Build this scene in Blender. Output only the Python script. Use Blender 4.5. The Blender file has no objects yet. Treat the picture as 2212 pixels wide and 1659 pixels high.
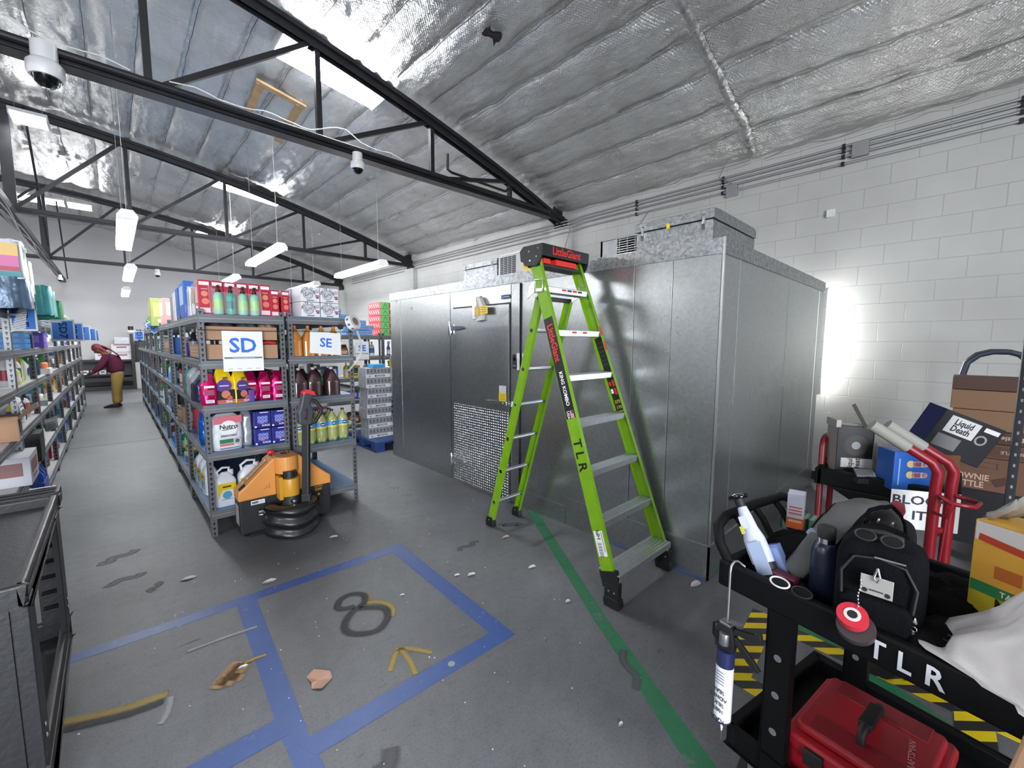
import bpy, bmesh, math, random
from mathutils import Matrix, Vector, Euler, noise
R = math.radians
PI = math.pi
sc = bpy.context.scene
COL = sc.collection
# ---------------------------------------------------------------- camera
cam_d = bpy.data.cameras.new('camera')
cam = bpy.data.objects.new('camera', cam_d)
COL.objects.link(cam)
cam_d.sensor_width = 36
cam_d.lens = 908.0 / 2212 * 36
cam_d.clip_start = 0.05
cam.matrix_world = (Matrix.Translation((0, 0, 1.6)) @ Matrix.Rotation(R(-43.4), 4, 'Z')
                    @ Matrix.Rotation(R(90 - 5.6), 4, 'X') @ Matrix.Rotation(R(0.2), 4, 'Z'))
sc.camera = cam
# ---------------------------------------------------------------- world, exposure
wd = bpy.data.worlds.new('world'); sc.world = wd; wd.use_nodes = True
wd.node_tree.nodes['Background'].inputs[0].default_value = (0.85, 0.9, 1.0, 1)
wd.node_tree.nodes['Background'].inputs[1].default_value = 1.5
sc.view_settings.view_transform = 'Standard'
sc.view_settings.look = 'None'
sc.view_settings.gamma = 1
sc.view_settings.use_curve_mapping = False
sc.view_settings.exposure = 1.0
# assumed daylight through an assumed, unseen loading door in the wall behind the camera
ld = bpy.data.lights.new('assumed_door_daylight', 'AREA')
ld.shape = 'RECTANGLE'; ld.size = 4.4; ld.size_y = 3.0; ld.energy = 480; ld.color = (0.90, 0.94, 1.0)
lo = bpy.data.objects.new('assumed_door_daylight', ld); COL.objects.link(lo)
lo.location = (-3.2, -4.75, 1.6); lo.rotation_euler = (R(90), 0, R(0))
FIX = 52.0     # emission of the tubes
try:
    sc.cycles.max_bounces = 6; sc.cycles.diffuse_bounces = 3; sc.cycles.glossy_bounces = 3
    sc.cycles.transparent_max_bounces = 8; sc.cycles.transmission_bounces = 4
    sc.cycles.caustics_reflective = False; sc.cycles.caustics_refractive = False
    sc.cycles.sample_clamp_indirect = 2.5
    sc.cycles.use_denoising = True
except Exception:
    pass

# ---------------------------------------------------------------- materials
def lin(c):
    if isinstance(c, str):
        c = [int(c[i:i + 2], 16) / 255 for i in (0, 2, 4)]
    return tuple((x / 12.92 if x <= 0.04045 else ((x + 0.055) / 1.055) ** 2.4) for x in c) + (1,)
MATS = {}
def new_mat(name):
    m = bpy.data.materials.new(name); m.use_nodes = True
    MATS[name] = m
    nt = m.node_tree
    return m, nt, nt.nodes['Principled BSDF']
def N(nt, kind, **kw):
    n = nt.nodes.new('ShaderNode' + kind)
    for k, v in kw.items():
        if k.startswith('i_'):
            key = k[2:]
            n.inputs[int(key) if key.isdigit() else key.replace('_', ' ')].default_value = v
        else:
            setattr(n, k, v)
    return n
def L(nt, a, ao, b, bi): nt.links.new(a.outputs[ao], b.inputs[bi])
def ramp(nt, pts):
    r = nt.nodes.new('ShaderNodeValToRGB')
    e = r.color_ramp.elements
    while len(e) < len(pts): e.new(0.5)
    for k, (p, c) in enumerate(pts):
        e[k].position = p; e[k].color = lin(c)
    return r
def mat(name, col, rough=0.5, metal=0.0, var=0.0, vs=8.0, bump=0.0, bs=40.0, emit=0.0, alpha=1.0, trans=0.0, coat=0.0):
    """plain principled material; var = brightness variation of the thing's own colour, bump = fine relief"""
    m, nt, b = new_mat(name)
    b.inputs['Base Color'].default_value = lin(col)
    b.inputs['Roughness'].default_value = rough
    b.inputs['Metallic'].default_value = metal
    if coat: b.inputs['Coat Weight'].default_value = coat
    if emit:
        b.inputs['Emission Color'].default_value = lin(col); b.inputs['Emission Strength'].default_value = emit
    if alpha < 1: b.inputs['Alpha'].default_value = alpha
    if trans: b.inputs['Transmission Weight'].default_value = trans
    tc = N(nt, 'TexCoord') if (var or bump) else None
    if var:
        n = N(nt, 'TexNoise', i_Scale=vs, i_Detail=4.0); L(nt, tc, 'Object', n, 'Vector')
        h = N(nt, 'HueSaturation'); h.inputs['Color'].default_value = lin(col)
        mr = N(nt, 'MapRange'); mr.inputs['From Min'].default_value = 0.3; mr.inputs['From Max'].default_value = 0.7
        mr.inputs['To Min'].default_value = 1 - var; mr.inputs['To Max'].default_value = 1 + var
        L(nt, n, 'Fac', mr, 'Value'); L(nt, mr, 'Result', h, 'Value'); L(nt, h, 'Color', b, 'Base Color')
    if bump:
        n = N(nt, 'TexNoise', i_Scale=bs, i_Detail=3.0); L(nt, tc, 'Object', n, 'Vector')
        bp = N(nt, 'Bump', i_Strength=bump, i_Distance=0.01); L(nt, n, 'Fac', bp, 'Height'); L(nt, bp, 'Normal', b, 'Normal')
    return m
def cm(hexcol, rough=0.45, metal=0.0):
    """material by colour code, made once"""
    k = 'colour_%s_%d_%d' % (hexcol, rough * 100, metal * 100)
    if k not in MATS: mat(k, hexcol, rough, metal)
    return k

# ---------------------------------------------------------------- mesh builder
FONTC = {}
def glyphs(s):
    if s not in FONTC:
        cu = bpy.data.curves.new('txt', 'FONT'); cu.body = s; cu.align_x = 'CENTER'; cu.align_y = 'CENTER'
        cu.resolution_u = 2; cu.offset = 0.022
        o = bpy.data.objects.new('txt', cu); COL.objects.link(o)
        dg = bpy.context.evaluated_depsgraph_get()
        me = o.evaluated_get(dg).to_mesh()
        vs = [v.co.copy() for v in me.vertices]; fs = [tuple(p.vertices) for p in me.polygons]
        o.evaluated_get(dg).to_mesh_clear()
        bpy.data.objects.remove(o); bpy.data.curves.remove(cu)
        FONTC[s] = (vs, fs)
    return FONTC[s]
class MB:
    def __init__(s, M=None):
        s.v = []; s.f = []; s.m = []; s.sm = []; s.mats = []; s.M = M or Matrix.Identity(4); s.attr = None
    def mi(s, m):
        if m not in s.mats: s.mats.append(m)
        return s.mats.index(m)
    def add(s, vs, fs, m, smooth=False):
        o = len(s.v); s.v += [s.M @ Vector(v) for v in vs]; k = s.mi(m)
        for f in fs:
            s.f.append(tuple(i + o for i in f)); s.m.append(k); s.sm.append(smooth)
        return s
    def box(s, x0, x1, y0, y1, z0, z1, m, rot=None):
        vs = [(x, y, z) for x in (x0, x1) for y in (y0, y1) for z in (z0, z1)]
        if rot is not None:
            c = Vector(((x0 + x1) / 2, (y0 + y1) / 2, (z0 + z1) / 2)); q = Euler(rot).to_matrix()
            vs = [c + q @ (Vector(v) - c) for v in vs]
        return s.add(vs, [(0, 1, 3, 2), (4, 6, 7, 5), (0, 4, 5, 1), (2, 3, 7, 6), (0, 2, 6, 4), (1, 5, 7, 3)], m)
    def bar(s, p0, p1, w, h, m, up=(0, 0, 1)):
        p0 = Vector(p0); p1 = Vector(p1); d = (p1 - p0).normalized(); u = Vector(up)
        a = d.cross(u)
        if a.length < 1e-4: a = d.cross(Vector((0, 1, 0)))
        a.normalize(); b = a.cross(d).normalized()
        vs = [p + a * (i * w / 2) + b * (j * h / 2) for p in (p0, p1) for i in (-1, 1) for j in (-1, 1)]
        return s.add(vs, [(0, 1, 3, 2), (4, 6, 7, 5), (0, 4, 5, 1), (2, 3, 7, 6), (0, 2, 6, 4), (1, 5, 7, 3)], m)
    def tube(s, pts, r, m, n=8, closed=False, smooth=True):
        pts = [Vector(p) for p in pts]; K = len(pts); vs = []; fs = []; a = None
        rs = r if isinstance(r, (list, tuple)) else [r] * K
        for i, p in enumerate(pts):
            if closed: d = pts[(i + 1) % K] - pts[i - 1]
            else: d = pts[min(i + 1, K - 1)] - pts[max(i - 1, 0)]
            d.normalize()
            if a is None:
                a = d.cross(Vector((0, 0, 1)))
                if a.length < 1e-3: a = d.cross(Vector((0, 1, 0)))
            a = (a - d * a.dot(d)).normalized(); b = d.cross(a)
            for k in range(n):
                t = 2 * PI * k / n; vs.append(p + (a * math.cos(t) + b * math.sin(t)) * rs[i])
        for i in range(K if closed else K - 1):
            j = (i + 1) % K
            for k in range(n):
                k2 = (k + 1) % n; fs.append((i * n + k, i * n + k2, j * n + k2, j * n + k))
        s.add(vs, fs, m, smooth)
        if not closed:
            s.add(vs[:n], [tuple(range(n))[::-1]], m); s.add(vs[-n:], [tuple(range(n))], m)
        return s
    def cyl(s, p0, p1, r, m, n=12, r2=None):
        return s.tube([p0, p1], [r, r if r2 is None else r2], m, n)
    def lathe(s, prof, m, n=14, o=(0, 0, 0), sx=1, sy=1, rot=0):
        vs = []; fs = []
        for (r, z) in prof:
            for k in range(n):
                t = 2 * PI * (k + .5) / n + rot; vs.append((o[0] + r * math.cos(t) * sx, o[1] + r * math.sin(t) * sy, o[2] + z))
        for i in range(len(prof) - 1):
            for k in range(n):
                k2 = (k + 1) % n; fs.append((i * n + k, i * n + k2, (i + 1) * n + k2, (i + 1) * n + k))
        s.add(vs, fs, m, True)
        s.add(vs[:n], [tuple(range(n))[::-1]], m); s.add(vs[-n:], [tuple(range(n))], m)
        return s
    def prism(s, poly, axis, a, b, m, smooth=False):
        """extrude a 2D outline along axis 'x','y' or 'z' from a to b"""
        def P(p, t): return {'x': (t, p[0], p[1]), 'y': (p[0], t, p[1]), 'z': (p[0], p[1], t)}[axis]
        n = len(poly); vs = [P(p, a) for p in poly] + [P(p, b) for p in poly]
        s.add(vs, [tuple(range(n))[::-1], tuple(range(n, 2 * n))], m)
        return s.add(vs, [(i, (i + 1) % n, (i + 1) % n + n, i + n) for i in range(n)], m, smooth)
    def grid(s, fn, nu, nv, m, smooth=True):
        vs = [fn(i / nu, j / nv) for i in range(nu + 1) for j in range(nv + 1)]
        fs = [(i * (nv + 1) + j, (i + 1) * (nv + 1) + j, (i + 1) * (nv + 1) + j + 1, i * (nv + 1) + j + 1) for i in range(nu) for j in range(nv)]
        return s.add(vs, fs, m, smooth)
    def poly(s, vs, m): return s.add(vs, [tuple(range(len(vs)))], m)
    def plate(s, o, u, v, w, h, m, lift=0.0):
        """flat rectangle centred on o, w along u and h along v, lifted along u x v"""
        o = Vector(o); u = Vector(u).normalized(); v = Vector(v).normalized(); n = u.cross(v) * lift
        return s.add([o + u * (i * w / 2) + v * (j * h / 2) + n for i, j in ((-1, -1), (1, -1), (1, 1), (-1, 1))], [(0, 1, 2, 3)], m)
    def text(s, t, o, u, v, size, m, lift=0.002, sx=1.0):
        vs, fs = glyphs(t); o = Vector(o); u = Vector(u).normalized(); v = Vector(v).normalized(); n = u.cross(v) * lift
        return s.add([o + u * (p.x * size * sx) + v * (p.y * size) + n for p in vs], fs, m)
    def disc(s, o, u, v, r, m, lift=0.0, n=20, r0=0.0):
        o = Vector(o); u = Vector(u).normalized(); v = Vector(v).normalized(); nn = u.cross(v) * lift
        ring = lambda q: [o + u * (q * math.cos(2 * PI * k / n)) + v * (q * math.sin(2 * PI * k / n)) + nn for k in range(n)]
        if r0:
            return s.add(ring(r0) + ring(r), [(k, k + n, (k + 1) % n + n, (k + 1) % n) for k in range(n)], m)
        return s.add(ring(r), [tuple(range(n))], m)
    def build(s, name, parent=None, bevel=0.0, seg=2, fix=True, sub=0):
        me = bpy.data.meshes.new(name); me.from_pydata([tuple(v) for v in s.v], [], s.f)
        for k in s.mats: me.materials.append(MATS[k])
        me.polygons.foreach_set('material_index', s.m); me.polygons.foreach_set('use_smooth', s.sm)
        if s.attr is not None:
            a = me.attributes.new('fade', 'FLOAT', 'POINT'); a.data.foreach_set('value', s.attr)
        me.update()
        o = bpy.data.objects.new(name, me); COL.objects.link(o)
        if parent is not None: o.parent = parent
        if bevel:
            bm = bmesh.new(); bm.from_mesh(me); bmesh.ops.remove_doubles(bm, verts=bm.verts, dist=1e-5); bm.to_mesh(me); bm.free()
            b = o.modifiers.new('bevel', 'BEVEL'); b.width = bevel; b.segments = seg; b.limit_method = 'ANGLE'; b.angle_limit = R(40)
        if sub:
            q = o.modifiers.new('subdivision', 'SUBSURF'); q.levels = sub; q.render_levels = sub
        return o
def thing(name, label, cat, loc=(0, 0, 0), rz=0.0, group=None, rot=None):
    o = bpy.data.objects.new(name, None); COL.objects.link(o); o.empty_display_size = 0.1
    o.location = loc; o.rotation_euler = rot if rot is not None else (0, 0, rz)
    o['label'] = label; o['category'] = cat
    if group: o['group'] = group
    return o
def tag(o, label, cat, group=None):
    o['label'] = label; o['category'] = cat
    if group: o['group'] = group
    return o
def struct(o): o['kind'] = 'structure'; return o
def dup(root, loc=None, rz=None, label=None, group=None, rot=None):
    r = root.copy(); COL.objects.link(r)
    if loc is not None: r.location = loc
    if rz is not None: r.rotation_euler = (0, 0, rz)
    if rot is not None: r.rotation_euler = rot
    if label: r['label'] = label
    if group: r['group'] = group
    for ch in list(root.children):
        c = ch.copy(); COL.objects.link(c); c.parent = r
        for g in list(ch.children):
            d = g.copy(); COL.objects.link(d); d.parent = c
    return r
def shape(o):
    """smooth a hand-made single body"""
    return o
X, Y, Z = Vector((1, 0, 0)), Vector((0, 1, 0)), Vector((0, 0, 1))
ORD = ['first', 'second', 'third', 'fourth', 'fifth', 'sixth', 'seventh', 'eighth', 'ninth', 'tenth', 'eleventh', 'twelfth']
def arc(c, u, v, r, a0, a1, n):
    c = Vector(c); u = Vector(u); v = Vector(v)
    return [c + u * (r * math.cos(a0 + (a1 - a0) * k / n)) + v * (r * math.sin(a0 + (a1 - a0) * k / n)) for k in range(n + 1)]
# ================================================================ THE SETTING
WX = 5.95; FY = 19.6; BY = -5.0; LX = -11.95
def roofz(x): return 5.47 - 0.0195 * (x + 3) ** 2
# --- concrete floor material: mottled, scuffed, sealed
m, nt, b = new_mat('concrete')
tc = N(nt, 'TexCoord')
n1 = N(nt, 'TexNoise', i_Scale=0.9, i_Detail=6.0, i_Roughness=0.62); L(nt, tc, 'Object', n1, 'Vector')
r1 = ramp(nt, [(0.3, '626468'), (0.5, '7d7f84'), (0.72, '94969a')]); L(nt, n1, 'Fac', r1, 'Fac')
n2 = N(nt, 'TexNoise', i_Scale=14.0, i_Detail=6.0, i_Roughness=0.7); L(nt, tc, 'Object', n2, 'Vector')
r2 = ramp(nt, [(0.28, '35363a'), (0.44, '808184'), (0.6, '97989b'), (0.8, 'b4b5b8')]); L(nt, n2, 'Fac', r2, 'Fac')
mx = N(nt, 'MixRGB', blend_type='MULTIPLY'); mx.inputs['Fac'].default_value = 0.62
L(nt, r1, 'Color', mx, 'Color1'); L(nt, r2, 'Color', mx, 'Color2')
n3 = N(nt, 'TexNoise', i_Scale=7.0, i_Detail=8.0, i_Roughness=0.8, i_Distortion=1.5); L(nt, tc, 'Object', n3, 'Vector')
r3 = ramp(nt, [(0.0, '3a3a3c'), (0.33, '3a3a3c'), (0.37, 'ffffff'), (1, 'ffffff')]); L(nt, n3, 'Fac', r3, 'Fac')
mx2 = N(nt, 'MixRGB', blend_type='MULTIPLY'); mx2.inputs['Fac'].default_value = 0.6
L(nt, mx, 'Color', mx2, 'Color1'); L(nt, r3, 'Color', mx2, 'Color2')
# fine pale scratches
mp = N(nt, 'Mapping'); mp.inputs['Scale'].default_value = (1.2, 22, 1); mp.inputs['Rotation'].default_value = (0, 0, R(35)); L(nt, tc, 'Object', mp, 'Vector')
n4 = N(nt, 'TexNoise', i_Scale=3.0, i_Detail=3.0, i_Distortion=0.4); L(nt, mp, 'Vector', n4, 'Vector')
r4 = ramp(nt, [(0.0, '000000'), (0.74, '000000'), (0.80, '888888'), (1, 'ffffff')]); L(nt, n4, 'Fac', r4, 'Fac')
mx3 = N(nt, 'MixRGB', blend_type='MIX'); L(nt, r4, 'Color', mx3, 'Fac'); L(nt, mx2, 'Color', mx3, 'Color1'); mx3.inputs['Color2'].default_value = lin('a2a3a6')
bc = N(nt, 'BrightContrast'); bc.inputs['Bright'].default_value = 0.035; L(nt, mx3, 'Color', bc, 'Color')
mp5 = N(nt, 'Mapping'); mp5.inputs['Scale'].default_value = (5, 17, 1); mp5.inputs['Rotation'].default_value = (0, 0, R(12)); L(nt, tc, 'Object', mp5, 'Vector')
n5 = N(nt, 'TexNoise', i_Scale=1.6, i_Detail=5.0, i_Roughness=0.65, i_Distortion=0.8); L(nt, mp5, 'Vector', n5, 'Vector')
r5 = ramp(nt, [(0.0, '303033'), (0.30, '303033'), (0.345, 'ffffff'), (1, 'ffffff')]); L(nt, n5, 'Fac', r5, 'Fac')
n6 = N(nt, 'TexNoise', i_Scale=0.55, i_Detail=3.0); L(nt, tc, 'Object', n6, 'Vector')
mr6 = N(nt, 'MapRange'); mr6.inputs['From Min'].default_value = .42; mr6.inputs['From Max'].default_value = .62; mr6.inputs['To Max'].default_value = .75; L(nt, n6, 'Fac', mr6, 'Value')
mx5 = N(nt, 'MixRGB', blend_type='MULTIPLY'); L(nt, mr6, 'Result', mx5, 'Fac'); L(nt, bc, 'Color', mx5, 'Color1'); L(nt, r5, 'Color', mx5, 'Color2')
n7 = N(nt, 'TexNoise', i_Scale=90.0, i_Detail=3.0, i_Roughness=0.8); L(nt, tc, 'Object', n7, 'Vector')
r7 = ramp(nt, [(0.25, '7a7a7c'), (0.5, 'ffffff'), (1, 'ffffff')]); L(nt, n7, 'Fac', r7, 'Fac')
mx7 = N(nt, 'MixRGB', blend_type='MULTIPLY'); mx7.inputs['Fac'].default_value = .6; L(nt, mx5, 'Color', mx7, 'Color1'); L(nt, r7, 'Color', mx7, 'Color2')
L(nt, mx7, 'Color', b, 'Base Color')
rr = N(nt, 'MapRange'); rr.inputs['To Min'].default_value = 0.38; rr.inputs['To Max'].default_value = 0.66; L(nt, n1, 'Fac', rr, 'Value'); L(nt, rr, 'Result', b, 'Roughness')
bp = N(nt, 'Bump', i_Strength=0.12, i_Distance=0.01); L(nt, n2, 'Fac', bp, 'Height'); L(nt, bp, 'Normal', b, 'Normal')
# --- painted block walls
def wall_mat(name, col, axis, mortar):
    m, nt, b = new_mat(name)
    tc = N(nt, 'TexCoord')
    mp = N(nt, 'Mapping')
    sx = N(nt, 'SeparateXYZ'); L(nt, tc, 'Object', sx, 'Vector')
    cx_ = N(nt, 'CombineXYZ'); L(nt, sx, axis, cx_, 'X'); L(nt, sx, 'Z', cx_, 'Y')
    br = N(nt, 'TexBrick', offset=0.5); L(nt, cx_, 'Vector', br, 'Vector')
    br.inputs['Scale'].default_value = 1.0; br.inputs['Brick Width'].default_value = 0.4064; br.inputs['Row Height'].default_value = 0.2032
    br.inputs['Mortar Size'].default_value = 0.004; br.inputs['Mortar Smooth'].default_value = 0.5
    n = N(nt, 'TexNoise', i_Scale=1.1, i_Detail=6.0); L(nt, tc, 'Object', n, 'Vector')
    rp = ramp(nt, [(0.3, col[0]), (0.7, col[1])]); L(nt, n, 'Fac', rp, 'Fac')
    mx = N(nt, 'MixRGB'); mx.inputs['Color2'].default_value = lin(mortar)
    fm = N(nt, 'Math', operation='MULTIPLY'); fm.inputs[1].default_value = 0.55
    L(nt, br, 'Fac', fm, 0); L(nt, fm, 'Value', mx, 'Fac'); L(nt, rp, 'Color', mx, 'Color1')
    L(nt, mx, 'Color', b, 'Base Color'); b.inputs['Roughness'].default_value = 0.55
    inv = N(nt, 'Math', operation='SUBTRACT'); inv.inputs[0].default_value = 1.0; L(nt, br, 'Fac', inv, 1)
    n2 = N(nt, 'TexNoise', i_Scale=60.0, i_Detail=4.0); L(nt, tc, 'Object', n2, 'Vector')
    ad = N(nt, 'Math', operation='MULTIPLY_ADD'); ad.inputs[1].default_value = 0.25; L(nt, n2, 'Fac', ad, 0); L(nt, inv, 'Value', ad, 2)
    bp = N(nt, 'Bump', i_Strength=0.55, i_Distance=0.004); L(nt, ad, 'Value', bp, 'Height'); L(nt, bp, 'Normal', b, 'Normal')
wall_mat('painted_block', ('b6b6b3', 'c6c6c3'), 'Y', '9a9a98')
mat('painted_plaster', 'c9c8ca', 0.6, var=0.05, vs=0.8, bump=0.15, bs=18)
mat('black_base', '1b1b1d', 0.6)
# --- foil insulation
m, nt, b = new_mat('foil')
tc = N(nt, 'TexCoord')
n1 = N(nt, 'TexNoise', i_Scale=1.6, i_Detail=6.0, i_Roughness=0.65); L(nt, tc, 'Object', n1, 'Vector')
r1 = ramp(nt, [(0.25, 'c9c6c4'), (0.55, 'e0e0df'), (0.8, 'f2f3f4')]); L(nt, n1, 'Fac', r1, 'Fac'); L(nt, r1, 'Color', b, 'Base Color')
b.inputs['Metallic'].default_value = 0.8
rr = N(nt, 'MapRange'); rr.inputs['To Min'].default_value = 0.20; rr.inputs['To Max'].default_value = 0.42; L(nt, n1, 'Fac', rr, 'Value'); L(nt, rr, 'Result', b, 'Roughness')
sp = N(nt, 'SeparateXYZ'); L(nt, tc, 'Object', sp, 'Vector')
def mm(op, a, c=0.0):
    n = N(nt, 'Math', operation=op)
    for i, q in enumerate((a, c)):
        if isinstance(q, (int, float)): n.inputs[i].default_value = q
        elif isinstance(q, str): L(nt, sp, q, n, i)
        else: L(nt, q, 0, n, i)
    return n
vo = mm('ABSOLUTE', mm('MULTIPLY', mm('SINE', mm('MULTIPLY', mm('ADD', 'X', 'Y'), 95.0)), mm('SINE', mm('MULTIPLY', mm('SUBTRACT', 'X', 'Y'), 95.0))))
nw = N(nt, 'TexNoise', i_Scale=11.0, i_Detail=7.0, i_Roughness=0.62, i_Distortion=0.6); L(nt, tc, 'Object', nw, 'Vector')
mpf = N(nt, 'Mapping'); mpf.inputs['Scale'].default_value = (9, 2.2, 2); L(nt, tc, 'Object', mpf, 'Vector')
nr = N(nt, 'TexNoise', i_Scale=1.6, i_Detail=5.0, i_Distortion=1.6); L(nt, mpf, 'Vector', nr, 'Vector')
b1 = N(nt, 'Bump', i_Strength=0.45, i_Distance=0.006); L(nt, vo, 0, b1, 'Height')
b2 = N(nt, 'Bump', i_Strength=0.55, i_Distance=0.04); L(nt, nw, 'Fac', b2, 'Height'); L(nt, b1, 'Normal', b2, 'Normal')
b3 = N(nt, 'Bump', i_Strength=0.25, i_Distance=0.04); L(nt, nr, 'Fac', b3, 'Height'); L(nt, b2, 'Normal', b3, 'Normal')
L(nt, b3, 'Normal', b, 'Normal')
mat('foil_tape', 'c2c2c2', 0.3, 0.7, var=0.25, vs=12, bump=1.0, bs=26)

mat('crease_shade', '3a3938', 0.6)  # dark colour for thin strips that draw fold shade beside the foil seams
# floor and walls
f = MB(); f.box(LX - .3, WX + .3, BY - 4, FY + .3, -0.2, 0, 'concrete'); struct(f.build('floor'))
w = MB(); w.box(WX, WX + .25, BY, FY + .25, 0, 4.05, 'painted_block'); struct(w.build('wall_right'))
w = MB()
xs = [LX + (WX - LX) * k / 24 for k in range(25)]
w.prism([(LX, 0), (WX, 0)] + [(x, roofz(x) + .12) for x in xs[::-1]], 'y', FY, FY + .25, 'painted_plaster'); struct(w.build('wall_far'))
w = MB(); w.box(LX - .25, LX, BY, FY, 0, 4.05, 'painted_plaster'); struct(w.build('wall_left'))
w = MB()   # wall behind the camera with an assumed loading door opening for daylight
w.box(LX, -5.6, BY - .25, BY, 0, 4.05, 'painted_plaster'); w.box(-0.8, WX, BY - .25, BY, 0, 4.05, 'painted_plaster')
w.box(-5.6, -0.8, BY - .25, BY, 3.4, 4.05, 'painted_plaster'); w.box(LX, WX, BY - .25, BY, 4.05, 5.6, 'painted_plaster')
struct(w.build('wall_back'))
w = MB(); w.box(WX - .012, WX - .001, BY, FY, 0, 0.1, 'black_base'); struct(w.build('baseboard_right'))
w = MB(); w.box(LX, WX - .02, FY - .012, FY - .001, 0, 0.1, 'black_base'); struct(w.build('baseboard_far'))
w = MB(); w.box(WX - .10, WX - .001, 4.78, 5.25, 0, 3.62, 'painted_block'); w.box(WX - .10, WX - .001, 9.98, 10.42, 0, 3.55, 'painted_block'); struct(w.build('trim_1'))
# ceiling: strips of foil faced insulation sagging between purlins
SEAMS = []
x = LX
while x < WX: SEAMS.append(x); x += 0.458
TR = [0.0 - 3.3, 1.86, 5.02, 7.5, 10.2, 12.5, 14.95, 17.3]
def ceil_z(x, y):
    z = roofz(x)
    t = ((x - LX) / 0.458) % 1.0
    k = int((x - LX) / 0.458)
    q = min(abs(y - ty) for ty in TR)
    sag = 0.11 * (max(0.0, math.sin(PI * t)) ** 0.32) * (0.65 + 0.6 * noise.noise(Vector((k * 3.7, y * 0.5, 1.3))))
    sag *= min(1.0, 0.35 + q / 0.5)
    wr = 0.018 * noise.noise(Vector((x * 5, y * 2.6, 0.0))) + 0.014 * noise.noise(Vector((x * 16, y * 7, 4.0)))
    ed = math.exp(-(min(t, 1 - t) / 0.12) ** 2); wr += 0.022 * ed * noise.noise(Vector((x * 3, y * 9, 8)))
    wr += 0.03 * math.exp(-(q / 0.45) ** 2) * noise.noise(Vector((x * 11, y * 1.5, 3)))
    e = math.exp(-(q / 0.10) ** 2) * 0.03
    return z - sag + wr - e + 0.02 * noise.noise(Vector((x * 0.7, y * 0.7, 9)))
c = MB()
NX, NY = 860, 420
c.grid(lambda u, v: (LX + (WX + .05 - LX) * (1 - (1 - u) ** 1.25), BY + (FY + .05 - BY) * (v ** 1.15), ceil_z(LX + (WX - LX) * (1 - (1 - u) ** 1.25), BY + (FY - BY) * (v ** 1.15))), NX, NY, 'foil')
struct(c.build('ceiling'))
# pale crinkled tape strips over the seams of the farther bays
def strip(mb, x, y0, y1, w=0.045, m='foil_tape', off=0.0):
    n = max(4, int((y1 - y0) / 0.12)); vs = []; fs = []
    for k in range(n + 1):
        y = y0 + (y1 - y0) * k / n; dx = 0.012 * noise.noise(Vector((x * 9, y * 4, 2)))
        ww = w * (0.8 + 0.5 * noise.noise(Vector((x, y * 6, 7))))
        for s_ in (-1, 1): vs.append((x + dx + s_ * ww, y, ceil_z(x + dx, y) - 0.022 - off))
    mb.add(vs, [(2 * k, 2 * k + 2, 2 * k + 3, 2 * k + 1) for k in range(n)], m, True)
t = MB()
random.seed(4)
for sx_ in SEAMS:
    if sx_ < -2.6: continue
    if sx_ < 2.8: strip(t, sx_, 10.5, 14.7)
    if sx_ < 2.0: strip(t, sx_, 15.3, 19.3, 0.04)
for sx_ in SEAMS:
    if sx_ < -2.6: continue
    for (a_, c_) in ((-.6, 1.8), (1.95, 4.9), (5.2, 10.0)):
        strip(t, sx_, a_, c_, 0.016, 'foil_tape', .008); strip(t, sx_ + .022, a_, c_, 0.004, 'crease_shade', .006)
struct(t.build('trim_2'))
# thin tape and painted crease shade on the seams of the near bays
t = MB()
for k in range(60):
    x_ = -1.2 + 7 * (k / 60); y_ = 1.86 + 0.07 * noise.noise(Vector((x_ * 2, 0, 0)))
    if x_ > 5.7: break
    z_ = ceil_z(x_, 1.86) - 0.03
    t.grid(lambda u, v, x_=x_, y_=y_, z_=z_: (x_ + 0.12 * u, y_ - .045 + .09 * v + 0.02 * noise.noise(Vector((x_ * 20 + u * 3, v * 3, 1))), roofz(x_ + .12 * u) - 0.055 - 0.02 * math.sin(PI * v) + 0.012 * noise.noise(Vector((x_ * 40 + u * 6, v * 5, 1)))), 3, 4, 'foil_tape')
struct(t.build('trim_3'))
# concrete joint lines in the floor
mat('joint', '47484b', 0.8)
t = MB(); t.box(LX, WX, 8.98, 9.0, -.01, 0.0008, 'joint'); t.box(LX, WX, 14.6, 14.62, -.01, 0.0008, 'joint'); struct(t.build('trim_4'))
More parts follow.
